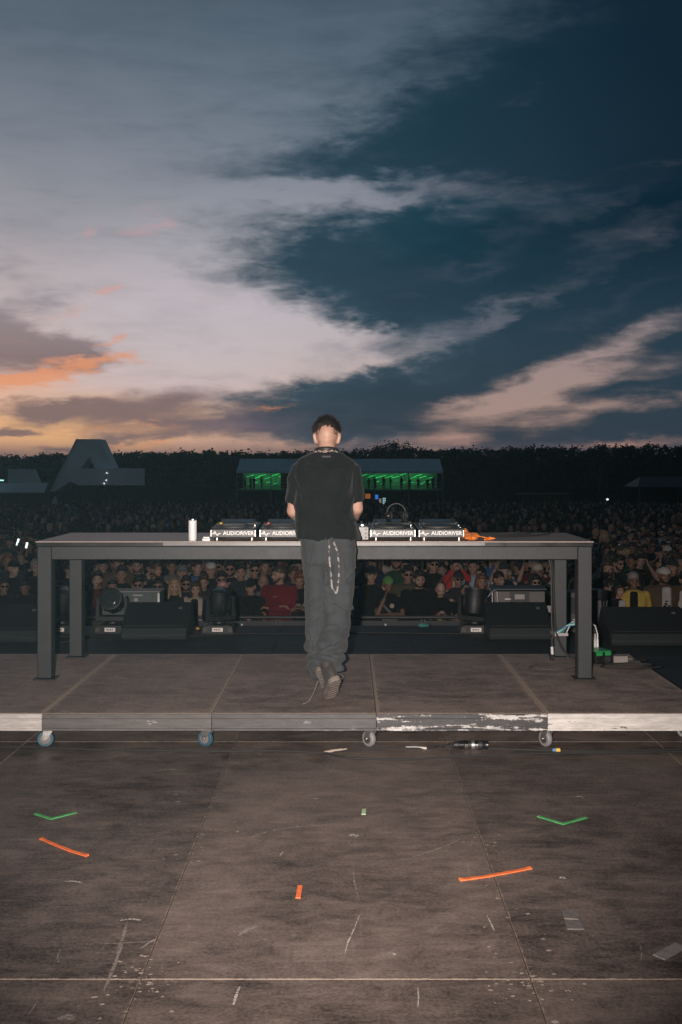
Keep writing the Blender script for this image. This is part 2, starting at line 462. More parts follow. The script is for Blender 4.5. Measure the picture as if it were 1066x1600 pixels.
    wv = t.new('ShaderNodeTexVoronoi'); t.put(wv.inputs['Vector'], t.mapping(wp, rot=(0, 0, R(45)))); wv.inputs['Scale'].default_value = 150.0; wv.inputs['Randomness'].default_value = 0.1
    h = t.math('ADD', t.math('MULTIPLY', wv.outputs['Distance'], 0.6), t.math('MULTIPLY', mid, 1.2))
    t.put(bn.inputs['Height'], h); t.put(b.inputs['Normal'], bn.outputs[0])
    return m

def rail_mat(name, paint, bare, amount, rough=0.35):
    """aluminium profile with what is left of its paint or tape"""
    m = bpy.data.materials.new(name); m.use_nodes = True
    t = N(m.node_tree); b = m.node_tree.nodes['Principled BSDF']
    tc = t.new('ShaderNodeTexCoord'); ob = tc.outputs['Object']
    wp = t.new('ShaderNodeNewGeometry').outputs['Position']
    n = t.noise(t.mapping(wp, scale=(2.2, 1, 26)), 1.0, 7, 0.68, 0.5)
    n2 = t.noise(wp, 30.0, 5, 0.7)
    k = t.smooth(t.math('MULTIPLY_ADD', t.math('SUBTRACT', n2, 0.5), 0.35, n), amount - 0.02, amount + 0.02)
    grime = t.noise(t.mapping(wp, scale=(1, 1, 6)), 9.0, 6, 0.7)
    pc = t.mix(t.smooth(grime, 0.3, 0.75), tuple(x * 0.62 for x in paint[:3]) + (1,), paint)
    bc = t.mix(t.smooth(grime, 0.3, 0.75), tuple(x * 0.5 for x in bare[:3]) + (1,), bare)
    t.put(b.inputs['Base Color'], t.mix(k, pc, bc))
    b.inputs['Roughness'].default_value = rough + 0.15
    b.inputs['Specular IOR Level'].default_value = 0.5
    bn = t.new('ShaderNodeBump'); bn.inputs['Strength'].default_value = 0.4; bn.inputs['Distance'].default_value = 0.002
    t.put(bn.inputs['Height'], k); t.put(b.inputs['Normal'], bn.outputs[0])
    return m

def cloth(name, c, rough=0.9, weave=700.0, var=0.18):
    if name in MATS: return MATS[name]
    m = bpy.data.materials.new(name); m.use_nodes = True
    t = N(m.node_tree); b = m.node_tree.nodes['Principled BSDF']
    tc = t.new('ShaderNodeTexCoord'); ob = tc.outputs['Object']
    n = t.noise(ob, 9.0, 5, 0.6); n2 = t.noise(ob, weave, 2, 0.6)
    f = t.math('ADD', t.math('MULTIPLY', n, 0.6), t.math('MULTIPLY', n2, 0.4))
    c = tuple(c[:3])
    t.put(b.inputs['Base Color'], t.ramp(f, [(0.3, tuple(x * (1 - var) for x in c) + (1,)), (0.7, tuple(min(1, x * (1 + var)) for x in c) + (1,))]))
    b.inputs['Roughness'].default_value = rough
    b.inputs['Specular IOR Level'].default_value = 0.15
    b.inputs['Sheen Weight'].default_value = 0.08
    bn = t.new('ShaderNodeBump'); bn.inputs['Strength'].default_value = 0.25; bn.inputs['Distance'].default_value = 0.004
    t.put(bn.inputs['Height'], t.noise(ob, 38.0, 5, 0.65)); t.put(b.inputs['Normal'], bn.outputs[0])
    MATS[name] = m
    return m

def skin(name, c):
    if name in MATS: return MATS[name]
    m = bpy.data.materials.new(name); m.use_nodes = True
    t = N(m.node_tree); b = m.node_tree.nodes['Principled BSDF']
    tc = t.new('ShaderNodeTexCoord'); ob = tc.outputs['Object']
    n = t.noise(ob, 14.0, 4, 0.6)
    c = tuple(c[:3])
    t.put(b.inputs['Base Color'], t.ramp(n, [(0.3, (c[0]*0.85, c[1]*0.76, c[2]*0.72, 1)), (0.7, c + (1,))]))
    b.inputs['Roughness'].default_value = 0.5
    b.inputs['Specular IOR Level'].default_value = 0.35
    MATS[name] = m
    return m

def scuff_mat(name, c, keep):
    """rubbed mark: broken up, the floor shows through"""
    if name in MATS: return MATS[name]
    m = bpy.data.materials.new(name); m.use_nodes = True
    t = N(m.node_tree); b = m.node_tree.nodes['Principled BSDF']
    wp = t.new('ShaderNodeNewGeometry').outputs['Position']
    b.inputs['Base Color'].default_value = tuple(c) + (1,); b.inputs['Roughness'].default_value = 0.85
    k = t.math('MULTIPLY', t.smooth(t.noise(wp, 120.0, 5, 0.75), 0.38, 0.54), t.smooth(t.noise(wp, 18.0, 3, 0.6), 0.30, 0.48))
    t.put(b.inputs['Alpha'], t.math('MULTIPLY', k, keep))
    MATS[name] = m
    return m

BLACK = pbr('black_paint', (0.018, 0.018, 0.019), 0.55, var=0.3)
BLACK_GLOSS = pbr('black_plastic', (0.012, 0.012, 0.013), 0.28, var=0.2)
RUBBER = pbr('black_rubber', (0.016, 0.016, 0.016), 0.75, var=0.2)
STEEL = pbr('zinc_steel', (0.42, 0.40, 0.38), 0.38, 0.85, var=0.2, vscale=20)
CHROME = pbr('chrome', (0.75, 0.74, 0.72), 0.18, 1.0, var=0.1)
DKGREY = pbr('dark_grey_paint', (0.05, 0.048, 0.047), 0.6, var=0.2)
WHITE = pbr('white_plastic', (0.75, 0.74, 0.72), 0.45, var=0.06)
GLASS_DK = pbr('dark_glass', (0.01, 0.012, 0.014), 0.06, var=0.0)

# ================================================================== the setting
# ground: one sheet, falling gently away from the stage, to the horizon
def build_ground():
    ys = [-900, -60, 0, 16] + [16 + 134 * i / 12 for i in range(1, 13)] + [200, 300, 600, 1400, 3000]
    xs = [-3000, -900, -300, -120, -60, -30, -12, 0, 12, 30, 60, 120, 300, 900, 3000]
    mb = MB(); n = len(xs)
    vs = [(x, y, ground_z(y) - 0.004) for y in ys for x in xs]
    fs = [(i*n+j, i*n+j+1, (i+1)*n+j+1, (i+1)*n+j) for i in range(len(ys)-1) for j in range(n-1)]
    mb.add(vs, fs)
    m = bpy.data.materials.new('trodden_grass'); m.use_nodes = True
    t = N(m.node_tree); b = m.node_tree.nodes['Principled BSDF']
    wp = t.new('ShaderNodeNewGeometry').outputs['Position']
    f = t.math('ADD', t.math('MULTIPLY', t.noise(wp, 0.35, 6, 0.6), 0.6), t.math('MULTIPLY', t.noise(wp, 9.0, 4, 0.7), 0.4))
    t.put(b.inputs['Base Color'], t.ramp(f, [(0.3, (0.012, 0.015, 0.009, 1)), (0.55, (0.02, 0.021, 0.014, 1)), (0.8, (0.04, 0.035, 0.026, 1))]))
    b.inputs['Roughness'].default_value = 1.0; b.inputs['Specular IOR Level'].default_value = 0.0
    tag(mb.build('ground', m), kind='structure')
build_ground()

STAGE_EDGE = 11.2
FLOOR_C1, FLOOR_C2, WOOD = (0.040, 0.031, 0.027, 1), (0.220, 0.170, 0.148, 1), (0.36, 0.28, 0.225, 1)
floor_mat = worn_panel('worn_deck', FLOOR_C1, FLOOR_C2, 0.638, 1.498, 0.012, WOOD)
def build_stage():
    sub = MB().box((0.0, (STAGE_EDGE - 9) / 2, (CROWD_Z - 0.02) / 2 ), (19.0, STAGE_EDGE + 9 - 0.02, -CROWD_Z - 0.02))
    stage = tag(sub.build('stage_floor', BLACK), kind='structure')
    me = MB().box((0, 0, -0.009), (1.276, 2.996, 0.018)).mesh('panel', 0.002)
    me.materials.append(floor_mat)
    short = worn_panel('worn_deck_short', FLOOR_C1, FLOOR_C2, 0.638, 0.498, 0.012, WOOD)
    me2 = MB().box((0, 0, -0.009), (1.276, 0.996, 0.018)).mesh('panel', 0.002); me2.materials.append(short)
    apron = worn_panel('black_apron', (0.020, 0.026, 0.030, 1), (0.042, 0.051, 0.057, 1), 0.638, 0.95, 0.0, (0.06, 0.06, 0.06, 1), 0.0015, 0.4, 0.7)
    me3 = MB().box((0, 0, -0.009), (1.276, 1.849, 0.018)).mesh('panel', 0.002); me3.materials.append(apron)
    for i in range(-6, 7):
        x = -0.678 + 0.64 + i * 1.28
        if abs(x) > 8.9: continue
        for k in range(-1, 2):
            link('panel', me, parent=stage, loc=(x, -1.006 + 3.0 * (k + 1), 0))
        link('panel', me2, parent=stage, loc=(x, 6.994, 0))
        for k in range(2):
            link('panel', me3, parent=stage, loc=(x, 7.494 + 0.9265 + 1.853 * k, 0))
    # scratches and rubbed-off marks on the deck
    pale = scuff_mat('scuff_pale', (0.34, 0.29, 0.26), 0.75)
    pale2 = scuff_mat('scuff_light', (0.50, 0.46, 0.42), 0.95)
    def scuff(pts, w, mat=pale, taper=True):
        P = [on_level(px, py, 0.0016) for px, py in pts]
        # resample to a smooth line
        Q = []
        for i in range(len(P) - 1):
            p0, p1, p2, p3 = P[max(i-1, 0)], P[i], P[i+1], P[min(i+2, len(P)-1)]
            for s_ in range(5):
                u = s_ / 5
                Q.append(0.5 * ((2*p1) + (p2-p0)*u + (2*p0-5*p1+4*p2-p3)*u*u + (3*p1-p0-3*p2+p3)*u*u*u))
        Q.append(P[-1])
        mb = MB(); L = len(Q); vs = []
        for i, q in enumerate(Q):
            tdir = (Q[min(i+1, L-1)] - Q[max(i-1, 0)]).normalized(); sd = Vector((-tdir.y, tdir.x, 0))
            ww = w * (0.35 + 0.65 * math.sin(math.pi * (i + 0.3) / (L - 0.4)) if taper else 1) * random.uniform(0.6, 1.25) / 2
            vs += [q + sd * ww, q - sd * ww]
        mb.add(vs, [(2*i, 2*i+1, 2*i+3, 2*i+2) for i in range(L-1)])
        mb.build('scuff_mark', mat, stage)
    for pts, w, m_ in [
        ([(163,1548),(170,1530),(182,1500),(192,1465),(199,1440)], 0.016, pale), ([(188,1438),(205,1436),(222,1438)], 0.014, pale2),
        ([(108,1475),(150,1475),(200,1473),(243,1470)], 0.006, pale), ([(92,1505),(90,1495),(95,1483)], 0.006, pale),
        ([(100,1377),(115,1377),(129,1379)], 0.012, pale2), ([(0,1299),(90,1300),(180,1302),(290,1303)], 0.003, pale),
        ([(390,1309),(420,1299),(455,1293),(480,1291),(510,1289)], 0.005, pale2), ([(372,1462),(388,1452),(402,1447)], 0.018, pale),
        ([(365,1570),(369,1556),(375,1541)], 0.011, pale2), ([(538,1496),(543,1475),(553,1452),(562,1430)], 0.006, pale2),
        ([(562,1408),(557,1390),(553,1370),(556,1350)], 0.005, pale), ([(620,1345),(650,1337),(690,1324),(720,1311)], 0.0035, pale2),
        ([(735,1370),(732,1358),(731,1348)], 0.006, pale), ([(761,1430),(767,1442),(773,1455)], 0.006, pale2),
        ([(653,1542),(654,1558),(653,1574)], 0.005, pale2), ([(604,1490),(612,1489),(618,1492)], 0.014, pale2),
        ([(547,1306),(553,1305),(560,1307)], 0.035, pale2), ([(490,1248),(494,1248),(498,1248)], 0.018, pale2), ([(875,1372),(879,1371),(884,1373)], 0.02, pale2),
        ([(240,1203),(262,1202),(282,1203)], 0.02, pale), ([(90,1592),(104,1589),(116,1591)], 0.035, pale),
        ([(60,1560),(52,1575),(44,1585)], 0.004, pale), ([(300,1400),(330,1385),(350,1372)], 0.003, pale), ([(925,1549),(950,1550),(968,1550)], 0.004, pale),
        ([(900,1245),(905,1244),(911,1246)], 0.012, pale2), ([(437,1338),(440,1334),(443,1331)], 0.006, pale2), ([(1000,1475),(1003,1490),(1001,1502)], 0.004, pale),
        ([(215,1485),(238,1470),(244,1468)], 0.007, pale2), ([(862,1598),(868,1597),(874,1599)], 0.02, pale2)]:
        scuff(pts, w, m_)
    # chips of bare wood round the seams' crossings
    chipm = pbr('bare_wood_chip', (0.36, 0.29, 0.24), 0.85, var=0.3, vscale=80)
    rnd = random.Random(3); mb = MB(); nn = 6
    for cx, cy, n_, sp in ((-0.678, 3.494, 34, 0.11), (0.602, 3.494, 40, 0.12), (-0.678, 4.6, 12, 0.08), (0.602, 4.75, 16, 0.08), (0.602, 4.0, 8, 0.2), (-0.678, 5.2, 8, 0.2)):
        for k in range(n_):
            x = cx + rnd.gauss(0, sp * 0.6); y = cy + rnd.gauss(0, sp)
            a = rnd.uniform(0, 6.28); r_ = rnd.uniform(0.0025, 0.008)
            mb.add([(x + r_ * rnd.uniform(0.6, 1.7) * math.cos(a + 6.283 * j / nn), y + r_ * rnd.uniform(0.6, 1.2) * math.sin(a + 6.283 * j / nn), 0.0012) for j in range(nn)], [tuple(range(nn))])
    tag(mb.build('wood_chips', chipm, stage), kind='stuff')
    return stage
stage = build_stage()

# unseen roof and drapes, added to keep sky light off stage and front rows
def build_added_roof():
    root = thing('added_stage_roof', 'added black roof and drapes out of view, blocking sky light from the stage', 'stage roof', (0, 0, 0))
    drape = pbr('added_drape', (0.010, 0.010, 0.011), 0.95, var=0.2); alu = pbr('truss_alu', (0.30, 0.30, 0.30), 0.45, 0.7, var=0.15)
    MB().box((0, 2.0, 8.9), (20.0, 20.0, 0.12)).build('added_roof_sheet', drape, root, 0.02)
    MB().box((0, -7.6, 3.63), (19.0, 0.08, 10.4)).build('added_back_drape', drape, root)
    for sx in (-1, 1):
        MB().box((sx * 9.7, 1.0, 3.63), (0.08, 16.0, 10.4)).build('added_side_drape', drape, root)
    for y in (-7.0, 2.0, 11.6):
        for dz in (0.0, 0.5):
            for dy in (0.0, 0.5):
                MB().cyl((-10, y + dy, 8.2 + dz), (10, y + dy, 8.2 + dz), 0.026, n=8).build('truss_chord', alu, root)
        zig = [(-10 + 0.5 * k, y, 8.2 + 0.5 * (k % 2)) for k in range(41)]
        MB().path(zig, 0.014, 6).build('truss_lacing', alu, root)
    for sx in (-1, 1):
        for y in (-7.3, 11.9):
            MB().box((sx * 10.2, y, 3.6), (0.4, 0.4, 10.46)).build('tower', alu, root, 0.02)
build_added_roof()

# ================================================================== rolling riser
RT = 0.22                       # height of its deck above the stage
RF, RB = 6.28, 8.28             # front and back edge
SEAMS = [-3.82, -2.81, -1.80, -0.80, 0.17, 1.18, 2.18]
def build_riser():
    x0 = -0.8
    root = thing('rolling_riser', 'low rolling riser of worn brown deck panels with scuffed metal front edge on castors', 'stage riser', (x0, RF, 0))
    h = 0.998
    dm = worn_panel('riser_deck', (0.095, 0.073, 0.063, 1), (0.41, 0.315, 0.275, 1), 0.498, h - 0.012, 0.050, (0.58, 0.45, 0.36, 1), 0.013, 1.0, 0.6)
    rails = {0: rail_mat('rail_white', (0.62, 0.58, 0.55, 1), (0.16, 0.15, 0.15, 1), 0.66), 1: rail_mat('rail_white_left', (0.50, 0.46, 0.44, 1), (0.2, 0.19, 0.18, 1), 0.68),
             2: rail_mat('rail_dark', (0.105, 0.095, 0.092, 1), (0.32, 0.29, 0.28, 1), 0.70), 3: rail_mat('rail_bare', (0.085, 0.08, 0.08, 1), (0.28, 0.26, 0.25, 1), 0.66, 0.2),
             4: rail_mat('rail_peeling', (0.60, 0.57, 0.55, 1), (0.055, 0.052, 0.055, 1), 0.47), 5: rail_mat('rail_white_right', (0.66, 0.62, 0.59, 1), (0.10, 0.09, 0.085, 1), 0.655)}
    labels = [None, 'rail with whitish worn paint', 'dark grey rail with small white flecks', 'bare dark metal rail with bright reflections', 'rail with torn white tape over black', 'white painted rail with brown scrapes']
    rm_side = rails[2]
    for i in range(6):
        xa, xb = SEAMS[i], SEAMS[i+1]; xc = (xa + xb) / 2 - x0; w = xb - xa - 0.004
        p = MB().box((0, 0, -0.009), (w, 2 * h - 0.02, 0.018)).build('deck_panel', dm, root, 0.002, loc=(xc, 1.0, RT))
        # grooved front profile
        pr = [(0.0, RT - 0.1), (0.0, RT - 0.088), (0.004, RT - 0.086), (0.004, RT - 0.079), (0.0, RT - 0.077), (0.0, RT - 0.030), (0.005, RT - 0.028), (0.005, RT - 0.020), (0.0, RT - 0.018), (0.0, RT - 0.003), (0.003, RT - 0.0005), (0.0095, RT - 0.0005), (0.0095, RT - 0.019), (0.05, RT - 0.019), (0.05, RT - 0.1)]
        o = MB().prismx(pr, xc - w / 2, xc + w / 2).build('front_rail', rails[i], root)
        if labels[i]: tag(o, labels[i])
        pb = [(2.0 - a, b) for a, b in pr]
        MB().prismx(pb, xc - w / 2, xc + w / 2).build('back_rail', rm_side, root)
        for sx in (-1, 1):
            MB().box((xc + sx * (w / 2 - 0.02), 1.0, RT - 0.0605), (0.038, 1.9, 0.078)).build('side_rail', rm_side, root)
    # worn aluminium edge along the right end
    MB().box((SEAMS[-1] - x0 + 0.0035, 1.0, RT - 0.05), (0.010, 1.99, 0.102)).build('end_strip', rail_mat('end_strip', (0.30, 0.26, 0.23, 1), (0.10, 0.085, 0.08, 1), 0.5), root, 0.002)
    # castors
    blue = pbr('blue_wheel', (0.032, 0.08, 0.115), 0.5, var=0.25); grey = pbr('grey_tyre', (0.22, 0.21, 0.21), 0.6, var=0.2); hub = pbr('pale_hub', (0.16, 0.14, 0.13), 0.5, var=0.2)
    rw = 0.050
    spots = [(-3.75, 0.09, 10, 0), (-2.78, 0.09, -10, 0), (-1.79, 0.10, -8, 0), (-0.835, 0.10, 24, 0), (0.14, 0.09, 52, 1), (1.195, 0.09, 62, 1), (2.10, 0.3, 30, 1)] + [(x, 1.88, 40 + 30 * k, k % 2) for k, x in enumerate(SEAMS[1:])]
    for (x, y, a, kind) in spots:
        base = Vector((x - x0, y, 0))
        mb = MB()
        mb.box((0, 0, RT - 0.1045), (0.11, 0.085, 0.007)).cyl((0, 0, RT - 0.108), (0, 0, RT - 0.122), 0.026, 0.024, 16)
        for sx in (-1, 1):
            mb.prismx([(-0.028, RT - 0.121), (0.028, RT - 0.121), (0.035, 0.062), (0.026, 0.040), (0.006, 0.046)], sx * 0.0215 - 0.0015, sx * 0.0215 + 0.0015)
        mb.box((0, 0, RT - 0.119), (0.046, 0.056, 0.004)).cyl((-0.027, 0.016, rw), (0.027, 0.016, rw), 0.007, n=10)
        c = mb.build('caster', STEEL, root, 0.001, loc=base, rot=(0, 0, R(90 - a)))
        tb = MB(); prof = [(-0.016, 0.028), (-0.016, 0.044), (-0.011, 0.0492), (0, rw), (0.011, 0.0492), (0.016, 0.044), (0.016, 0.028)]
        rings = [[Vector((u, 0.016 + r_ * math.cos(6.2832 * j / 28), rw + r_ * math.sin(6.2832 * j / 28))) for j in range(28)] for u, r_ in prof]
        tb.loft(rings); tb.build('tyre', grey if kind else blue, c, smooth=True)
        hb = MB(); hb.loft([[Vector((u, 0.016 + r_ * math.cos(6.2832 * j / 24), rw + r_ * math.sin(6.2832 * j / 24))) for j in range(24)] for u, r_ in ((-0.0175, 0.012), (-0.0175, 0.020), (-0.0168, 0.029), (0.0168, 0.029), (0.0175, 0.020), (0.0175, 0.012))])
        hb.build('hub', hub if not kind else DKGREY, c, smooth=True)
    # grime and scuffs on the deck
    pale = scuff_mat('scuff_pale', (0.34, 0.29, 0.26), 0.75); tan = scuff_mat('scuff_tan', (0.40, 0.32, 0.26), 0.95)
    def mark(pts, w, m_):
        P = [on_level(a, b, RT + 0.0018) - Vector((x0, RF, 0)) for a, b in pts]; mb = MB(); vs = []
        for i, q in enumerate(P):
            td = (P[min(i+1, len(P)-1)] - P[max(i-1, 0)]).normalized(); sd = Vector((-td.y, td.x, 0)) * w * random.uniform(0.5, 1.1) / 2
            vs += [q + sd, q - sd]
        mb.add(vs, [(2*i, 2*i+1, 2*i+3, 2*i+2) for i in range(len(P)-1)]); mb.build('scuff_mark', m_, root)
    for pts, w, m_ in [([(45,1080),(60,1079),(75,1080)], 0.015, tan), ([(268,1026),(276,1025),(286,1024)], 0.02, pale), ([(475,1083),(483,1080),(492,1076)], 0.006, pale),
                       ([(400,1106),(408,1101),(418,1096),(430,1090)], 0.006, pale), ([(830,1055),(840,1051),(850,1052)], 0.02, tan), ([(878,1048),(890,1043),(905,1040)], 0.012, tan),
                       ([(735,1055),(738,1045),(734,1040)], 0.005, pale), ([(648,1035),(652,1034),(657,1035)], 0.012, pale), ([(1000,1062),(1020,1070),(1045,1079)], 0.05, tan), ([(985,1055),(993,1059),(1003,1060)], 0.025, tan), ([(448,1062),(450,1068),(451,1074)], 0.006, pale), ([(680,1060),(700,1052),(712,1046)], 0.004, pale), ([(366,1074),(372,1073),(378,1074)], 0.012, pale)]:
        mark(pts, w, m_)
build_riser()

# ================================================================== table
TX0, TX1, TF, TB, TT = -2.12, 1.672, 7.28, 8.215, 1.165
def build_table():
    cx = (TX0 + TX1) / 2
    root = thing('long_table', 'long dark grey metal table with square legs and pale flat top on the riser', 'table', (cx, (TF + TB) / 2, RT))
    H = TT - RT; hw = (TX1 - TX0) / 2; hd = (TB - TF) / 2
    frame = pbr('table_frame', (0.0165, 0.0185, 0.0205), 0.55, var=0.28, vscale=11, bump=0.1, bscale=250)
    topm = pbr('table_top', (0.42, 0.33, 0.29), 0.42, var=0.16, vscale=2.2)
    edgem = pbr('table_edge', (0.03, 0.03, 0.032), 0.3, 0.3, var=0.3)
    tp = MB().box((0, 0, H - 0.003), (2 * hw + 0.02, 2 * hd + 0.02, 0.006)).build('table_top', topm, root, 0.001)
    MB().box((0, 0, H - 0.0205), (2 * hw + 0.012, 2 * hd + 0.012, 0.029)).build('top_edge', edgem, root, 0.003)
    # paler middle stretch of the front edge strip, its reflection put into the colour
    MB().box(((0.0 + -0.16) - cx + 0.0, -hd - 0.0085, H - 0.018), (2.2, 0.005, 0.024)).build('trim_sheen', pbr('trim_sheen', (0.13, 0.125, 0.125), 0.45, 0.4, var=0.45, vscale=3.0), root, 0.002)
    bz = H - 0.035 - 0.045; L = 0.098
    MB().box((0, -hd + 0.05, bz), (2 * hw - 2 * L, 0.096, 0.09)).build('front_beam', frame, root, 0.004)
    MB().box((0, hd - 0.05, bz), (2 * hw - 2 * L, 0.096, 0.09)).build('back_beam', frame, root, 0.004)
    for sx in (-1, 1):
        MB().box((sx * (hw - 0.05), 0, bz), (0.096, 2 * hd - 2 * L - 0.004, 0.09)).build('side_beam', frame, root, 0.004)
        for sy in (-1, 1):
            lx, ly = sx * (hw - L / 2), sy * (hd - L / 2)
            lg = MB().box((lx, ly, (H - 0.035 + 0.008) / 2), (L, L, H - 0.035 - 0.008)).build('leg', frame, root, 0.005)
            MB().box((lx, ly, 0.004), (L + 0.05, L + 0.05, 0.008)).build('foot_plate', frame, lg, 0.002)
build_table()

# ---------------------------------------------------------------- things on the table
def text_mesh(txt, size, name, extr=0.0006, bold=0.012):
    cu = bpy.data.curves.new(name, 'FONT'); cu.body = txt; cu.size = size; cu.align_x = 'CENTER'; cu.align_y = 'CENTER'
    cu.extrude = extr; cu.offset = bold * size; cu.resolution_u = 3
    o = bpy.data.objects.new(name, cu); col.objects.link(o)
    dg = bpy.context.evaluated_depsgraph_get(); dg.update()
    me = bpy.data.meshes.new_from_object(o.evaluated_get(dg))
    bpy.data.objects.remove(o); bpy.data.curves.remove(cu)
    return me

plate_white = pbr('print_white', (0.80, 0.79, 0.77), 0.5, var=0.04)
AUD = text_mesh('AUDIORIVER', 0.0365, 'print', 0.0006, 0.020)
def wave_logo():
    mb = MB()
    def stroke(pts, w):
        for (a, b) in zip(pts[:-1], pts[1:]):
            d = Vector((b[0]-a[0], 0, b[1]-a[1])); nrm = Vector((-d.z, 0, d.x)).normalized() * w / 2
            A, B = Vector((a[0], 0, a[1])), Vector((b[0], 0, b[1])); e = d.normalized() * w * 0.3
            mb.add([A-e+nrm, B+e+nrm, B+e-nrm, A-e-nrm], [(0,1,2,3)])
    stroke([(-0.030, -0.004), (-0.018, -0.004), (-0.008, 0.014), (0.004, -0.012)], 0.006)
    stroke([(-0.016, -0.004), (0.004, -0.004)], 0.005)
    stroke([(0.002, -0.004), (0.010, -0.016), (0.018, -0.002), (0.030, -0.002)], 0.006)
    me = mb.mesh('print')
    return me
LOGO = wave_logo()
AUD.materials.append(plate_white); LOGO.materials.append(plate_white)
body_m = pbr('player_black', (0.016, 0.016, 0.017), 0.35, var=0.15); top_m = pbr('player_top', (0.02, 0.02, 0.021), 0.35, var=0.12)
plate_m = pbr('plate_black', (0.012, 0.012, 0.012), 0.4, var=0.1)
def build_player(x, yaw, label, knob):
    root = thing('media_player', label, 'dj player', (x, TF + 0.055, TT), R(yaw), 'black players set out along the table')
    W, D_ = 0.318, 0.42
    # wedge body, the rear higher
    MB().prismx([(0.0, 0.024), (D_, 0.024), (D_, 0.104), (0.30, 0.098), (0.02, 0.083), (0.0, 0.078)], -W/2, W/2).build('body', body_m, root, 0.004)
    tp = MB().prismx([(0.022, 0.0842), (0.30, 0.0992), (0.30, 0.1008), (0.022, 0.0858)], -W/2 + 0.006, W/2 - 0.006).build('top_plate', top_m, root, 0.0005)
    sl = math.atan2(0.015, 0.278)
    jog = MB(); c = Vector((-0.01, 0.125, 0.0915)); 
    Mj = Matrix.Translation(c) @ Matrix.Rotation(sl, 4, 'X')
    jog.loft([[Mj @ Vector((r_ * math.cos(6.2832*j/32), r_ * math.sin(6.2832*j/32), z)) for j in range(32)] for r_, z in ((0.103, -0.002), (0.103, 0.008), (0.098, 0.013), (0.086, 0.0135), (0.084, 0.011), (0.02, 0.011))])
    j_ = jog.build('jog_wheel', DKGREY, root, smooth=True)
    jd = MB(); jd.loft([[Mj @ Vector((r_ * math.cos(6.2832*j/28), r_ * math.sin(6.2832*j/28), z)) for j in range(28)] for r_, z in ((0.08, 0.0115), (0.08, 0.013), (0.005, 0.013))])
    jd.build('jog_display', BLACK_GLOSS, j_, smooth=True)
    # tilted screen bezel at the rear
    Ms = Matrix.Translation((0, 0.345, 0.112)) @ Matrix.Rotation(R(10), 4, 'X')
    MB().box((0, 0, 0), (0.245, 0.125, 0.016)).xf(Ms).build('screen', pbr('screen_bezel', (0.05, 0.052, 0.056), 0.3, 0.4, var=0.1), root, 0.003)
    MB().box((0, 0, 0.009), (0.20, 0.098, 0.002)).xf(Ms).build('screen_glass', GLASS_DK, root)
    for k, (bx, by) in enumerate([(-0.135, 0.045), (-0.135, 0.085), (0.125, 0.26), (0.135, 0.05), (-0.135, 0.20), (-0.125, 0.28), (0.135, 0.285)]):
        z = 0.086 + by * 0.054
        MB().cyl((bx, by, z - 0.004), (bx, by, z + (0.016 if k > 1 else 0.008)), 0.010 if k < 2 else 0.008, 0.008 if k < 2 else 0.0065, 14).build('button', CHROME if k in (3, 5) else DKGREY, root, 0.001, True)
    MB().box((0.135, 0.16, 0.0965), (0.011, 0.018, 0.012)).build('pitch_fader', CHROME, root, 0.001)
    if knob:
        MB().cyl((-0.11, 0.215, 0.096), (-0.11, 0.215, 0.116), 0.011, 0.009, 14).build('knob', pbr('knob_' + knob, {'yellow': (0.7, 0.42, 0.02), 'red': (0.55, 0.10, 0.06)}[knob], 0.4, var=0.1), root, 0.001, True)
    for fx in (-0.115, 0.125):
        for fy in (0.028, 0.36):
            MB().cyl((fx, fy, 0.0), (fx, fy, 0.0245), 0.021, 0.021, 20).build('foot', pbr('foot_metal', (0.42, 0.37, 0.33), 0.25, 0.95, var=0.1), root, 0.003, True)
    # name plate on the edge towards the dj
    pl = MB().box((0.0, -0.006, 0.052), (0.315, 0.010, 0.054)).build('name_plate', plate_m, root, 0.002)
    link('lettering', AUD, None, pl, (0.036, -0.0118, 0.0525), (R(90), 0, 0))
    link('emblem', LOGO, None, pl, (-0.118, -0.0118, 0.053))
    for sx in (-1, 1):
        MB().box((sx * 0.152, -0.0122, 0.052), (0.006, 0.0024, 0.044)).build('plate_clip', STEEL, pl)
build_player(-0.785, 0, 'black media player beside the white can, with a yellow knob', 'yellow')
build_player(-0.448, 0, 'black media player just left of the performer, with a red knob', 'red')
build_player(0.312, 0, 'black media player just right of the performer, in front of the standing headphones', None)
build_player(0.646, 0, 'black media player beside the orange cloth', None)

def build_mixer():
    root = thing('dj_mixer', 'silver fronted mixer behind the performer between the two middle players', 'dj mixer', (-0.068, TF + 0.05, TT))
    MB().box((0, 0.20, 0.052), (0.42, 0.41, 0.088)).build('body', body_m, root, 0.004)
    MB().box((0, -0.008, 0.052), (0.424, 0.006, 0.086)).build('front_plate', pbr('mixer_front', (0.24, 0.23, 0.23), 0.5, 0.2, var=0.15), root, 0.001)
    MB().box((0, 0.20, 0.0975), (0.41, 0.40, 0.003)).build('face_plate', top_m, root, 0.001)
    for ix in range(6):
        for iy in range(4):
            x, y = -0.17 + ix * 0.068, 0.14 + iy * 0.07
            MB().cyl((x, y, 0.099), (x, y, 0.117), 0.009, 0.0075, 12).build('knob', DKGREY, root, 0.001, True)
        MB().box((-0.17 + ix * 0.068, 0.06, 0.105), (0.016, 0.01, 0.012)).build('fader', STEEL, root, 0.001)
    for sx in (-1, 1):
        for y in (0.04, 0.36):
            MB().cyl((sx * 0.18, y, 0), (sx * 0.18, y, 0.008), 0.015, n=14).build('foot', RUBBER, root)
    for sx in (-1, 1):
        for z in (0.025, 0.052, 0.08):
            MB().cyl((sx * 0.195, -0.0105, z), (sx * 0.195, -0.013, z), 0.005, n=10).build('screw', BLACK, root)
build_mixer()

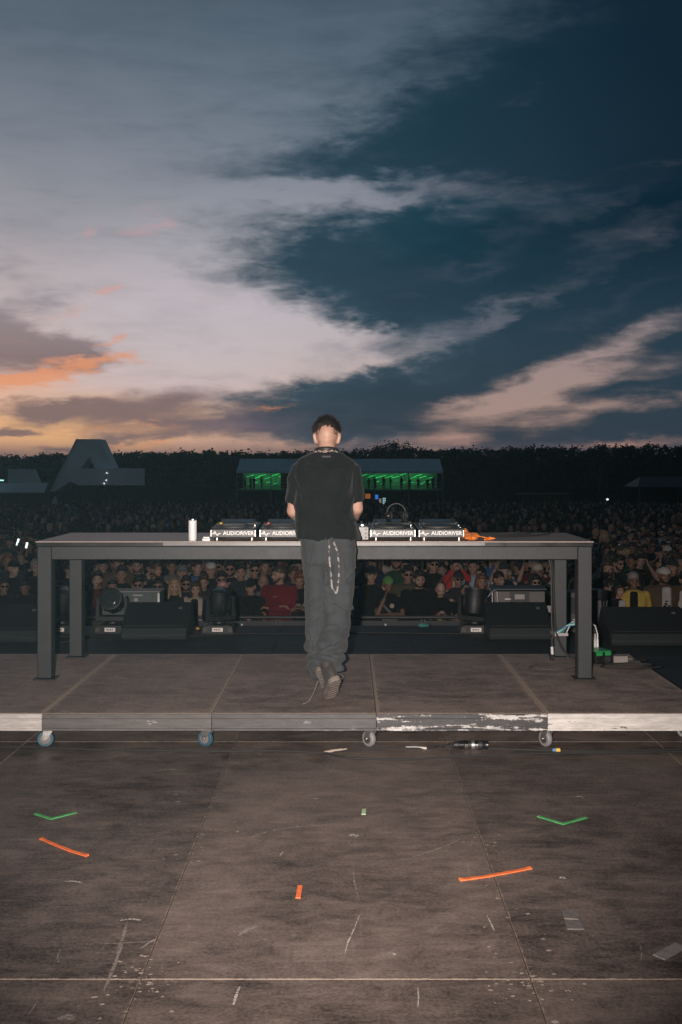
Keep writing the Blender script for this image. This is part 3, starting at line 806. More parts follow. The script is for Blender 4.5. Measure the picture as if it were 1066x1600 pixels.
def build_headphones():
    o = Vector((0.352, TF + 0.40, TT + 0.1225))
    root = thing('headphones', 'black headphones standing on the player right of the performer', 'headphones', o)
    pts = [(0.068 * math.cos(R(a)), 0, 0.050 + 0.072 * math.sin(R(a))) for a in range(-8, 189, 14)]
    MB().path(pts, [(0.005, 0.012)] * len(pts), 10, round_ends=True, up=(0, 0, 1)).build('headband', DKGREY, root, smooth=True)
    for sx, tw in ((-1, 25), (1, -35)):
        M = Matrix.Translation((sx * 0.056, 0.0, 0.034)) @ Matrix.Rotation(R(tw), 4, 'Z') @ Matrix.Rotation(R(90), 4, 'Y')
        cp = MB(); cp.loft([[M @ Vector((r_ * math.cos(6.2832*j/24), r_ * math.sin(6.2832*j/24), z)) for j in range(24)] for r_, z in ((0.012, -0.02), (0.028, -0.018), (0.034, -0.006), (0.034, 0.004))])
        c_ = cp.build('ear_cup', BLACK_GLOSS, root, smooth=True)
        pd = MB(); pd.loft([[M @ Vector((r_ * math.cos(6.2832*j/24), r_ * math.sin(6.2832*j/24), z)) for j in range(24)] for r_, z in ((0.031, 0.004), (0.036, 0.010), (0.033, 0.018), (0.018, 0.018), (0.014, 0.008))])
        pd.build('ear_pad', RUBBER, c_, smooth=True)
        MB().cyl(M @ Vector((0, 0, -0.0205)), M @ Vector((0, 0, -0.0225)), 0.014, n=18).build('cap', CHROME, c_)
    pts = [(0.05, -0.005, 0.004), (0.09, -0.02, -0.012), (0.13, -0.03, -0.02), (0.16, -0.07, -0.018), (0.175, -0.10, -0.02), (0.17, -0.06, -0.022)]
    MB().path(pts, 0.0035, 8).build('cord', RUBBER, root, smooth=True)
build_headphones()

def lathe(mb, prof, c=(0, 0, 0), n=32, m=0):
    c = Vector(c)
    return mb.loft([[c + Vector((r_ * math.cos(6.2832*j/n), r_ * math.sin(6.2832*j/n), z)) for j in range(n)] for r_, z in prof], True, m)

def build_can():
    p = at(301, 848, TF + 0.07)
    root = thing('drink_can', 'tall white drink can standing on the table left of the players', 'can', (p.x, TF + 0.075, TT))
    m = bpy.data.materials.new('can_print'); m.use_nodes = True
    t = N(m.node_tree); b = m.node_tree.nodes['Principled BSDF']
    o = t.sep(t.new('ShaderNodeTexCoord').outputs['Object'])
    ln = t.math('GREATER_THAN', t.math('SINE', t.math('MULTIPLY', o[2], 900.0)), 0.55)
    gap = t.math('GREATER_THAN', t.noise(t.mapping(t.new('ShaderNodeTexCoord').outputs['Object'], scale=(160, 160, 110)), 1.0, 1), 0.5)
    msk = t.math('MULTIPLY', t.math('MULTIPLY', ln, gap), t.math('LESS_THAN', o[2], 0.12))
    t.put(b.inputs['Base Color'], t.mix(t.math('MULTIPLY', msk, 0.6), (0.78, 0.77, 0.76, 1), (0.30, 0.30, 0.32, 1)))
    b.inputs['Roughness'].default_value = 0.35
    lathe(MB(), [(0.020, 0.002), (0.024, 0.0), (0.0275, 0.008), (0.0283, 0.014), (0.0283, 0.135), (0.0275, 0.140)]).build('body', m, root, smooth=True)
    lathe(MB(), [(0.0272, 0.1402), (0.0245, 0.150), (0.0255, 0.153), (0.0245, 0.154), (0.0225, 0.150), (0.001, 0.150)]).build('lid', CHROME, root, smooth=True)
    MB().path([(-0.010, 0, 0.1515), (0.0, 0, 0.1518), (0.010, 0, 0.1522)], [(0.006, 0.0008)] * 3, 8, up=(0, 1, 0)).build('ring_pull', CHROME, root)
build_can()

def build_small():
    root = thing('lighter_pack', 'small white pack lying on the table between can and player', 'pack', (at(322, 846, TF + 0.08).x, TF + 0.075, TT))
    MB().box((0, 0, 0.008), (0.052, 0.07, 0.016), (0, 0, 0.2)).build('tray', WHITE, root, 0.002)
    MB().box((0.006, 0.0, 0.0225), (0.044, 0.06, 0.012), (0, 0, 0.05)).build('lid', pbr('pack_lid', (0.62, 0.60, 0.58), 0.4, var=0.1), root, 0.002)
build_small()

def build_orange():
    """crumpled orange bag with its strap end"""
    org = cloth('orange_cloth', (0.75, 0.20, 0.03), 0.75, 300)
    root = thing('cloth_bag', 'crumpled bright orange cloth bag lying on the table right of the players', 'bag', (at(736, 848, TF + 0.12).x, TF + 0.12, TT))
    mb = MB(); rnd = random.Random(5)
    for k in range(9):
        a = rnd.uniform(0, 6.28)
        mb.ell((rnd.uniform(-0.035, 0.04), rnd.uniform(-0.05, 0.12), rnd.uniform(0.018, 0.035)), (rnd.uniform(0.025, 0.045), rnd.uniform(0.03, 0.06), rnd.uniform(0.018, 0.034)))
    mb.ell((-0.03, 0.16, 0.05), (0.03, 0.05, 0.04))
    me = remesh(mb, 0.006, 2, lambda c: 0.010 * mnoise.noise(c * 45) + 0.006 * mnoise.noise(c * 110))
    for v in me.vertices: v.co.z *= 0.72
    zmin = min(v.co.z for v in me.vertices)
    for v in me.vertices: v.co.z -= zmin
    link('bag', me, org, root)
    st = MB()
    st.path([(0.03, -0.03, 0.034), (0.07, -0.04, 0.026), (0.10, -0.045, 0.020), (0.125, -0.04, 0.016)], [(0.004, 0.012), (0.004, 0.010), (0.0045, 0.012), (0.004, 0.013)], 8, up=(0, 0, 1))
    link('strap', remesh(st, 0.003, 2, lambda c: 0.002 * mnoise.noise(c * 90)), org, root)
    MB().prism([(0.118, 0.006), (0.150, 0.010), (0.168, 0.016), (0.150, 0.022), (0.118, 0.028), (0.124, 0.017)], -0.055, -0.028).build('strap_end', org, root, 0.003)
    MB().path([(0.09, -0.05, 0.0075), (0.11, -0.02, 0.0065), (0.14, 0.0, 0.007)], 0.0065, 8).build('cord', org, root, smooth=True)
build_orange()

def cable(name, pts, r, label, mat=RUBBER, group=None, parent=None, sub=6):
    P = [Vector(p) for p in pts]; Q = []
    for i in range(len(P) - 1):
        p0, p1, p2, p3 = P[max(i-1, 0)], P[i], P[i+1], P[min(i+2, len(P)-1)]
        for s_ in range(sub):
            u = s_ / sub
            Q.append(0.5 * ((2*p1) + (p2-p0)*u + (2*p0-5*p1+4*p2-p3)*u*u + (3*p1-p0-3*p2+p3)*u*u*u))
    Q.append(P[-1])
    o = MB().path(Q, r, 8).build(name, mat, parent, smooth=True)
    if label: tag(o, label, 'cable', group)
    return o
zt = TT + 0.006
cable('cable', [(0.83, 7.75, zt), (0.95, 7.62, zt), (1.15, 7.66, zt), (1.35, 7.80, zt), (1.50, 7.98, zt), (1.55, 8.12, zt), (1.57, 8.24, TT - 0.012), (1.58, 8.262, 0.95), (1.60, 8.262, 0.6)], 0.0055, 'black cable lying on the right end of the table and down its rear', group='cables at the table')
cable('cable', [(0.80, 7.95, zt), (1.0, 7.80, zt), (1.2, 7.88, zt), (1.38, 8.02, zt + 0.004), (1.2, 8.10, zt), (0.95, 8.05, zt)], 0.005, 'looped black cable at the back of the table top', group='cables at the table')
# bundle running down the right rear leg to the deck
cable('cable_bundle', [(1.50, 8.10, 1.02), (1.545, 8.10, 0.98), (1.560, 8.085, 0.85), (1.57, 8.08, 0.6), (1.585, 8.075, 0.42), (1.62, 8.0, 0.30), (1.70, 7.92, 0.238), (1.74, 7.86, 0.232)], 0.008, 'thick black cables tied to the right rear table leg', group='cables at the table')
cable('cable', [(1.47, 8.09, 0.99), (1.535, 8.08, 0.95), (1.548, 8.078, 0.7), (1.552, 8.075, 0.45), (1.60, 8.03, 0.33), (1.67, 7.96, 0.228), (1.73, 7.80, 0.226), (1.55, 7.62, 0.226), (1.36, 7.64, 0.226), (1.32, 7.72, 0.226), (1.45, 7.80, 0.226), (1.62, 7.85, 0.226)], 0.0055, 'grey black cable looping from the rear leg onto the riser', pbr('cable_grey', (0.045, 0.045, 0.045), 0.6), group='cables at the table')
def leg_tape(z):
    tag(MB().box((1.624 - 0.004, 8.166 - 0.015, z), (0.112, 0.132, 0.022)).build('tape_band', pbr('tape_grey', (0.30, 0.28, 0.27), 0.6), None, 0.002), 'grey tape band %s the right rear table leg' % ('high on' if z > 0.7 else 'low on'), 'tape')
leg_tape(0.99); leg_tape(0.40)

# ---------------------------------------------------------------- power box beside the right front leg
def build_power_box():
    p = on_level(934, 1034, RT)
    root = thing('power_box', 'small black and green power splitter with plugged cables on the riser corner', 'power box', (p.x, p.y, RT), R(18))
    gr = pbr('green_plastic', (0.02, 0.24, 0.07), 0.4, var=0.15)
    MB().box((0, 0, 0.045), (0.15, 0.20, 0.088)).build('body', BLACK_GLOSS, root, 0.006)
    MB().box((-0.012, 0.0, 0.0935), (0.13, 0.20, 0.008)).build('green_cover', gr, root, 0.002)
    for k in range(2):
        MB().box((-0.045 + 0.07 * k, -0.1015, 0.076), (0.05, 0.004, 0.026)).build('green_socket', gr, root, 0.001)
    lathe(MB(), [(0.026, 0.0), (0.026, 0.01), (0.022, 0.012)]).xf(Matrix.Translation((0.02, -0.1005, 0.035)) @ Matrix.Rotation(R(90), 4, 'X')).build('outlet', RUBBER, root)
    blue_c = pbr('cable_blue', (0.06, 0.20, 0.34), 0.5); white_c = pbr('cable_white', (0.6, 0.6, 0.6), 0.5); green_c = pbr('cable_green', (0.05, 0.36, 0.14), 0.5)
    for k in range(6):
        x = -0.065 + 0.02 * k; y = 0.06
        pg = MB().cyl((x, y, 0.098), (x, y, 0.155), 0.0085, n=10).cyl((x, y, 0.155), (x, y, 0.20), 0.007, 0.0055, 10).build('plug', [white_c, BLACK, white_c][k % 3] if k % 2 else pbr('plug_pale', (0.5, 0.46, 0.43), 0.5), root, smooth=True)
        MB().path([(x, y, 0.198), (x - 0.01, y + 0.015, 0.235 + 0.004 * k), (x - 0.05, y + 0.05, 0.265 + 0.006 * k), (x - 0.12 - 0.01 * k, y + 0.09, 0.25 + 0.006 * k), (x - 0.20, y + 0.11, 0.20)], 0.0045, 8).build('lead', [blue_c, white_c, green_c, blue_c, BLACK, white_c][k], pg, smooth=True)
    MB().path([(-0.265, 0.17, 0.20), (-0.29, 0.17, 0.16), (-0.29, 0.16, 0.05), (-0.28, 0.15, 0.008)], 0.006, 8).build('lead', BLACK, root, smooth=True)
    MB().cyl((-0.29, 0.162, 0.045), (-0.29, 0.166, 0.10), 0.011, n=10).build('plug', white_c, root, smooth=True)
    MB().box((-0.29, 0.164, 0.022), (0.03, 0.03, 0.044)).build('plug', BLACK, root, 0.003)
    pr_ = thing('power_connector', 'pale grey connector lying beside the power splitter on the riser corner', 'connector', (p.x + 0.155, p.y - 0.04, RT), R(4))
    MB().box((0, 0, 0.028), (0.11, 0.06, 0.052)).build('shell', pbr('conn_grey', (0.24, 0.21, 0.2), 0.45, var=0.15), pr_, 0.005)
    MB().cyl((0.055, 0, 0.028), (0.095, 0, 0.026), 0.017, 0.013, 14).build('gland', STEEL, pr_, smooth=True)
    MB().path([(0.09, 0, 0.026), (0.15, 0.02, 0.012), (0.22, 0.06, 0.008)], 0.007, 8).build('lead', RUBBER, pr_, smooth=True)
    cable('cable', [(p.x + 0.02, p.y - 0.11, RT + 0.03), (p.x + 0.06, p.y - 0.2, RT + 0.008), (p.x + 0.26, p.y - 0.22, RT + 0.008), (p.x + 0.36, p.y - 0.16, RT + 0.008), (p.x + 0.22, p.y - 0.10, RT + 0.008), (p.x + 0.02, p.y - 0.16, RT + 0.010), (p.x - 0.02, p.y - 0.26, RT + 0.008), (p.x + 0.15, p.y - 0.33, RT + 0.008), (p.x + 0.40, p.y - 0.24, RT + 0.008)], 0.007, 'thick black cable coiled in front of the power splitter', group='cables at the table')
build_power_box()

# ---------------------------------------------------------------- marks of tape on the stage floor
def tape_strip(name, pts, w, mat, label, cat='tape', group=None):
    P = [on_level(a, b, 0.0) for a, b in pts]; mb = MB()
    P = [P[i].lerp(P[i+1], k / 4) for i in range(len(P) - 1) for k in range(4)] + [P[-1]]; n = len(P); rt = random.Random(int(pts[0][0]))
    vs = []
    for i, q in enumerate(P):
        td = (P[min(i+1, n-1)] - P[max(i-1, 0)]).normalized()
        sd = Vector((-td.y, td.x, 0)) * w / 2 * rt.uniform(0.9, 1.06); e_ = 0.005 if i in (0, n - 1) and n > 6 else 0.0
        vs += [q + sd + Vector((0, 0, 0.0042 + rt.uniform(0, 0.0012) + e_ * rt.random())), q - sd + Vector((0, 0, 0.0042 + rt.uniform(0, 0.0012))), q + sd + Vector((0, 0, 0.0004)), q - sd + Vector((0, 0, 0.0004))]
    fs = []
    for i in range(n - 1):
        a, b = 4*i, 4*(i+1)
        fs += [(a, a+1, b+1, b), (a+2, b+2, b+3, a+3), (a, b, b+2, a+2), (a+1, a+3, b+3, b+1)]
    fs += [(0, 2, 3, 1), (4*n-4, 4*n-3, 4*n-1, 4*n-2)]
    mb.add(vs, fs)
    return tag(mb.build(name, mat), label, cat, group)
gt = pbr('green_tape', (0.08, 0.36, 0.12), 0.6, var=0.35, vscale=30); ot = pbr('orange_tape', (0.80, 0.17, 0.05), 0.6, var=0.28, vscale=30); lt = pbr('pale_green_tape', (0.36, 0.52, 0.32), 0.6, var=0.15, vscale=40)
def tape_v(a, b, c, label):
    root = None
    P = [on_level(*q, 0.0) for q in (a, b, c)]
    w = 0.017; z = 0.0042
    def off(p, q):
        d = (q - p).normalized(); return Vector((-d.y, d.x, 0)) * w / 2
    s1, s2 = off(P[0], P[1]), off(P[1], P[2]); sm = (s1 + s2); sm = sm.normalized() * (w / 2) / max(0.3, sm.normalized().dot(s1.normalized()))
    mb = MB(); vs = []
    for p, s_ in ((P[0], s1), (P[1], sm), (P[2], s2)):
        vs += [p + s_ + Vector((0, 0, z)), p - s_ + Vector((0, 0, z)), p + s_ + Vector((0, 0, 0.0004)), p - s_ + Vector((0, 0, 0.0004))]
    fs = []
    for i in range(2):
        k, l = 4*i, 4*(i+1)
        fs += [(k, k+1, l+1, l), (k+2, l+2, l+3, k+3), (k, l, l+2, k+2), (k+1, k+3, l+3, l+1)]
    fs += [(0, 2, 3, 1), (8, 9, 11, 10)]
    mb.add(vs, fs)
    tag(mb.build('tape_mark', gt), label, 'tape', 'tape marks on the stage floor')
G = 'tape marks on the stage floor'
tape_v((55, 1272), (80, 1280), (119, 1270), 'green tape corner mark on the left of the stage floor')
tape_v((841, 1276), (880, 1288), (916, 1278), 'green tape corner mark on the right of the stage floor')
tape_strip('tape_mark', [(64, 1311), (85, 1320), (110, 1330), (137, 1338)], 0.018, ot, 'orange tape strip on the left below the green corner mark', group=G)
tape_strip('tape_mark', [(718, 1376), (755, 1371), (795, 1364), (830, 1357)], 0.018, ot, 'orange tape strip across the right floor seam', group=G)
tape_strip('tape_mark', [(469, 1385), (466, 1404)], 0.020, ot, 'short orange tape piece near the middle of the floor', group=G)
tape_strip('tape_mark', [(569, 1265), (568.5, 1273)], 0.020, lt, 'tiny pale green tape square on the floor behind the performer', group=G)
clear = pbr('clear_tape', (0.155, 0.135, 0.125), 0.3, var=0.3, vscale=30)
tape_strip('tape_patch', [(891, 1424), (893, 1437)], 0.058, clear, 'upper of two pale tape patches right of the seam', group=G)
tape_strip('tape_patch', [(894, 1439.5), (900, 1453)], 0.058, clear, 'lower of two pale tape patches right of the seam', group=G)
tape_strip('tape_patch', [(1030, 1497), (1064, 1478)], 0.046, pbr('clear_tape_b', (0.22, 0.195, 0.18), 0.35, var=0.3, vscale=30), 'pale tape patch at the right edge of the floor', group=G)

# ---------------------------------------------------------------- cables on the floor under the riser's edge
def fl(px, py, z=0.007): return tuple(on_level(px, py, 0.0) + Vector((0, 0, z)))
CG = 'cables on the stage floor'
cable('cable', [fl(-60, 1170), fl(60, 1169), fl(80, 1170.5), fl(160, 1173), fl(260, 1174.5), fl(360, 1176), fl(430, 1175), fl(505, 1178)], 0.005, 'black cable along the floor under the left half of the riser', group=CG)
cable('cable', [fl(508, 1178), fl(530, 1184), fl(560, 1187), fl(640, 1188), fl(740, 1183), fl(860, 1179), fl(960, 1178), fl(1120, 1175)], 0.006, 'black cable along the floor nearest the camera on the right', group=CG)
cable('cable', [fl(506, 1179), fl(520, 1176), fl(560, 1172.5), fl(600, 1171), fl(640, 1171), fl(672, 1171), fl(690, 1167), fl(712, 1168.5)], 0.0055, 'black cable from the taped end to the round connector', group=CG)
cable('cable', [fl(760, 1171.5), fl(810, 1173), fl(870, 1175), fl(960, 1175.5), fl(1110, 1171)], 0.007, 'black cable running right from the round connector', group=CG)
cable('cable', [fl(690, 1170), fl(704, 1164), fl(714, 1168)], 0.004, 'thin black cable bowing beside the round connector', group=CG)
whitet = pbr('white_tape', (0.45, 0.42, 0.39), 0.6, var=0.15)
tag(MB().path([fl(634, 1170.5, 0.009), fl(650, 1170.5, 0.009), fl(667, 1171.5, 0.009)], [0.0075, 0.009, 0.0075], 10).build('tape_wrap', whitet, smooth=True), 'white tape wrapped round the floor cable left of the connector', 'tape')
tag(MB().path([fl(507, 1178, 0.010), fl(522, 1175.5, 0.010), fl(542, 1173.5, 0.010)], [0.007, 0.009, 0.007], 10).build('tape_wrap', pbr('tan_tape', (0.40, 0.32, 0.26), 0.6, var=0.2), smooth=True), 'tan tape wrapped round the bent floor cable end', 'tape')
def build_connector():
    p = on_level(735, 1173, 0.0)
    root = thing('cable_connector', 'round black and silver multipin cable connector lying under the riser edge', 'connector', (p.x, p.y + 0.02, 0))
    segs = [(-0.098, 0.018, 0.020, BLACK), (-0.068, 0.024, 0.024, BLACK_GLOSS), (-0.035, 0.027, 0.026, CHROME), (-0.012, 0.022, 0.022, BLACK), (0.006, 0.029, 0.029, STEEL), (0.026, 0.024, 0.024, CHROME), (0.048, 0.027, 0.027, BLACK), (0.072, 0.022, 0.026, BLACK_GLOSS)]
    ends = [s_[0] for s_ in segs[1:]] + [0.105]
    for (xa, ra, rb, m_), xb in zip(segs, ends):
        MB().cyl((xa, 0, 0.0295), (xb, 0, 0.0295), ra, rb, 20).build('ring' if m_ in (CHROME, STEEL) else 'shell', m_, root, 0.0015, True)
build_connector()
p = on_level(870, 1175, 0.0)
root = thing('cable_joint', 'small cable joint with yellow and blue collars on the floor near the right castor', 'connector', (p.x, p.y, 0))
MB().cyl((-0.026, 0, 0.012), (-0.004, 0, 0.012), 0.010, 0.0115, 14).build('blue_collar', pbr('collar_blue', (0.10, 0.22, 0.42), 0.45), root, 0.001, True)
MB().cyl((-0.004, 0, 0.012), (0.020, 0, 0.012), 0.0115, 0.0115, 14).build('yellow_collar', pbr('collar_yellow', (0.72, 0.45, 0.06), 0.45), root, 0.001, True)
MB().cyl((0.020, 0, 0.012), (0.034, 0, 0.012), 0.009, 0.007, 14).build('tail', BLACK, root, 0.001, True)

# ================================================================== gear along the stage front
carp = pbr('speaker_black', (0.007, 0.010, 0.012), 0.7, var=0.2, vscale=60, bump=0.3, bscale=300)
grille = pbr('speaker_grille', (0.009, 0.012, 0.014), 0.65, var=0.25, vscale=300)
def build_wedge(px0, px1, D, label, rz=0.0):
    w = (px1 - px0) * D / FPX; x = ((px0 + px1) / 2 - X0) * D / FPX
    root = thing('monitor_wedge', label, 'speaker', (x, D, 0), R(rz), 'stage monitor wedges')
    prof = [(0.0, 0.0), (0.50, 0.0), (0.56, 0.09), (0.42, 0.312), (0.35, 0.325), (0.02, 0.115), (-0.01, 0.05)]
    MB().prismx(prof, -w/2, w/2).build('cabinet', carp, root, 0.012)
    d = Vector((0.33, 0.21)).normalized(); a0 = Vector((0.040, 0.1277)); a1 = Vector((0.330, 0.3123)); nn = Vector((-d.y, d.x)) * 0.006
    g = MB(); g.prismx([tuple(a0 + nn*0.3), tuple(a1 + nn*0.3), tuple(a1 + nn*1.6), tuple(a0 + nn*1.6)], -w/2 + 0.03, w/2 - 0.03)
    g.build('grille', grille, root, 0.002)
    hx = w/2 - 0.10
    c = a0 * 0.25 + a1 * 0.75
    MB().box((hx, c.x - 0.008, c.y + 0.012), (0.035, 0.012, 0.022), (R(-40), 0, 0)).build('badge', pbr('badge', (0.09, 0.09, 0.09), 0.4), root, 0.002)
    for sx in (-1, 1):
        MB().box((sx * (w/2 + 0.002), 0.30, 0.18), (0.004, 0.12, 0.05)).build('handle', BLACK, root, 0.003)
build_wedge(-52, 58, 10.1, 'black monitor wedge at the left edge beyond the left front table leg', 0)
build_wedge(188, 292, 10.25, 'black monitor wedge framed under the left half of the table, before a flight case', 0)
build_wedge(764, 864, 10.25, 'black monitor wedge framed under the right half of the table', 0)
build_wedge(955, 1082, 9.9, 'black monitor wedge at the right edge beyond the riser', 0)

case_m = pbr('case_grey', (0.04, 0.055, 0.054), 0.6, var=0.2); casetop = pbr('case_top', (0.20, 0.18, 0.17), 0.55, var=0.15)
stick = pbr('sticker', (0.62, 0.57, 0.55), 0.6, var=0.1)
def build_case_left():
    D = 10.92; x0 = at(160, 900, D).x; x1 = at(250, 900, D).x; w = x1 - x0; H = ZC - (924 - H0) * D / FPX - 0.0
    root = thing('equipment_case', 'dark equipment case with pale lid and white stickers behind the left wedge', 'case', ((x0 + x1) / 2, D, 0))
    MB().box((0, 0.13, H/2), (w, 0.26, H - 0.02)).build('box', case_m, root, 0.006)
    MB().box((0, 0.13, H - 0.004), (w + 0.012, 0.272, 0.012)).build('lid', casetop, root, 0.003)
    for sx in (-1, 1):
        MB().box((sx * (w/2 - 0.012), -0.004, H/2), (0.022, 0.006, H - 0.03)).build('edge_strip', STEEL if sx > 0 else DKGREY, root, 0.001)
    MB().box((w/2 - 0.075, -0.004, H/2), (0.008, 0.006, H - 0.05)).build('edge_strip', DKGREY, root, 0.001)
    for k, (cx, cz, sw, sh) in enumerate([(-0.125, -0.085, 0.05, 0.045), (-0.045, -0.075, 0.055, 0.016), (0.07, -0.04, 0.10, 0.014), (0.05, -0.085, 0.04, 0.03), (0.07, -0.115, 0.06, 0.012)]):
        s_ = MB().box((cx, -0.0012, H + cz), (sw, 0.002, sh)).build('sticker', stick if k in (1, 4) else pbr('sticker_dim', (0.26, 0.24, 0.23), 0.6, var=0.6, vscale=160), root)
    for sx in (-1, 1):
        for y in (0.03, 0.23):
            MB().box((sx * (w/2 - 0.04), y, 0.005), (0.04, 0.04, 0.01)).build('foot', RUBBER, root)
build_case_left()
def build_case_right():
    D = 10.9; x0 = at(772, 900, D).x; x1 = at(852, 900, D).x; w = x1 - x0; H = ZC - (921 - H0) * D / FPX
    root = thing('equipment_case', 'grey equipment box under a dark slatted hood with bent rail behind the right wedge', 'case', ((x0 + x1) / 2, D, 0))
    MB().box((0, 0.14, (H - 0.02)/2), (w, 0.27, H - 0.02)).build('box', pbr('case_grey_b', (0.085, 0.078, 0.076), 0.6, var=0.2), root, 0.006)
    MB().prismx([(-0.03, H - 0.004), (0.30, H - 0.012), (0.30, H + 0.012), (0.10, H + 0.030), (-0.03, H + 0.012)], -w/2 - 0.012, w/2 + 0.012).build('hood', pbr('hood', (0.035, 0.042, 0.05), 0.5, var=0.15), root, 0.004)
    MB().box((0.0, -0.0025, H - 0.10), (0.20, 0.004, 0.15)).build('panel', BLACK, root)
    MB().box((0.0, -0.0062, H - 0.075), (0.10, 0.003, 0.05)).build('sticker', pbr('sticker_dim', (0.26, 0.24, 0.23), 0.6), root)
    MB().box((-0.12, -0.0035, H - 0.098), (0.06, 0.004, 0.010)).build('sticker', stick, root)
    MB().box((0.0, -0.0062, H - 0.135), (0.07, 0.003, 0.014)).build('sticker', stick, root)
    MB().path([(-w/2 - 0.09, -0.06, H - 0.10), (-w/2 - 0.03, -0.04, H - 0.02), (-w/2 + 0.02, -0.036, H + 0.004)], 0.010, 10, round_ends=True).build('bent_rail', pbr('rail_blue', (0.12, 0.14, 0.16), 0.4, 0.4), root, smooth=True)
    for dx in (-0.02, 0.03):
        MB().cyl((-w/2 + dx, -0.02, 0.0), (-w/2 + dx, -0.02, H - 0.02), 0.008, n=10).build('post', STEEL, root, smooth=True)
    MB().box((w/2 + 0.035, 0.0, H - 0.20), (0.05, 0.03, 0.07)).build('side_tag', pbr('sticker_dim', (0.26, 0.24, 0.23), 0.6), root, 0.002)
build_case_right()

def build_mover(px, D, tilt, pan, label, glow=False, s=1.0):
    x = (px - X0) * D / FPX
    root = thing('moving_light', label, 'stage light', (x, D, 0), 0, 'moving head stage lights')
    MB().prism([(-0.17, 0.0), (0.17, 0.0), (0.175, 0.02), (0.165, 0.085), (0.12, 0.10), (-0.12, 0.10), (-0.165, 0.085), (-0.175, 0.02)], 0.0, 0.28).build('base', pbr('fixture_black', (0.006, 0.007, 0.008), 0.55, var=0.2), root, 0.006)
    lp = MB().box((0, -0.0025, 0.050), (0.115, 0.004, 0.042)).build('label_plate', pbr('fixture_label', (0.72, 0.66, 0.62), 0.5, var=0.05), root)
    for k, bw in enumerate((0.014, 0.010, 0.012, 0.009)):
        MB().box((-0.03 + 0.019 * k, -0.0052, 0.050), (bw, 0.0012, 0.016)).build('mark', BLACK, lp)
    for sx in (-1, 1):
        MB().box((sx * 0.135, -0.004, 0.05), (0.05, 0.006, 0.05)).build('control_panel', DKGREY, root, 0.002)
    M0 = Matrix.Translation((0, 0.14, 0.10)) @ Matrix.Rotation(R(pan), 4, 'Z')
    y = MB(); y.cyl((0, 0, 0), (0, 0, 0.03), 0.075, 0.07, 20)
    y.prism([(-0.175, 0.03), (0.175, 0.03), (0.18, 0.10), (0.17, 0.27), (0.15, 0.30), (0.132, 0.27), (0.132, 0.085), (-0.132, 0.085), (-0.132, 0.27), (-0.15, 0.30), (-0.17, 0.27), (-0.18, 0.10)], -0.06, 0.06)
    y.xf(M0).build('yoke', MATS['fixture_black'] if 'fixture_black' in MATS else pbr('fixture_black', (0.006, 0.007, 0.008), 0.55, var=0.2), root, 0.006)
    Mh = M0 @ Matrix.Translation((0, 0, 0.24)) @ Matrix.Rotation(R(tilt), 4, 'X')
    h = lathe(MB(), [(0.05, -0.155), (0.095, -0.14), (0.118, -0.07), (0.122, 0.03), (0.118, 0.10), (0.124, 0.105), (0.124, 0.135), (0.108, 0.137), (0.10, 0.120)], n=24).xf(Mh).build('head', pbr('fixture_black', (0.006, 0.007, 0.008), 0.55, var=0.2), root, smooth=True)
    lathe(MB(), [(0.102, 0.110), (0.09, 0.122), (0.06, 0.132), (0.005, 0.137)], n=24).xf(Mh).build('lens', pbr('lens', (0.02, 0.03, 0.03), 0.05, var=0.0, spec=0.8), h, smooth=True)
    for a in range(0, 360, 45):
        MB().box((0.1225 * math.cos(R(a)), 0.1225 * math.sin(R(a)), -0.02), (0.016, 0.016, 0.09), (0, 0, R(a))).xf(Mh).build('fin', BLACK, h, 0.003)
    for sx in (-1, 1):
        MB().path([(sx * 0.10, 0.02, 0.10), (sx * 0.10, 0.02, 0.125), (sx * 0.155, 0.02, 0.12), (sx * 0.165, 0.02, 0.085)], 0.007, 8).build('handle', RUBBER, root, smooth=True)
    root.scale = (0.92, 0.92, 0.92)
    return root
build_mover(172, 10.62, 70, 0, 'moving head stage light left of the left case, lens towards the camera')
build_mover(340, 10.62, 12, 32, 'moving head stage light pointing upwards between left wedge and performer')
build_mover(744, 10.62, -14, -28, 'moving head stage light pointing upwards left of the right wedge')
build_mover(935, 10.62, 5, 80, 'moving head stage light half hidden behind the right front table leg')
build_mover(92, 10.62, 20, 60, 'moving head stage light seen between the two left table legs')
# second-row case peeking by the right legs
def build_amp(px, D, w, h, label):
    root = thing('amplifier_case', label, 'case', ((px - X0) * D / FPX, D, 0))
    MB().box((0, 0.15, h/2), (w, 0.30, h)).build('box', pbr('amp_case', (0.055, 0.055, 0.057), 0.6, var=0.2), root, 0.006)
    MB().box((0, -0.004, h - 0.13), (w - 0.04, 0.006, 0.16)).build('front_grille', grille, root, 0.002)
    for dx in (-0.08, 0.02):
        MB().box((dx, -0.0045, h * 0.32), (0.05, 0.005, 0.009)).build('sticker', stick, root)
build_amp(896, 10.75, 0.32, 0.40, 'small grey case visible between the two right table legs')
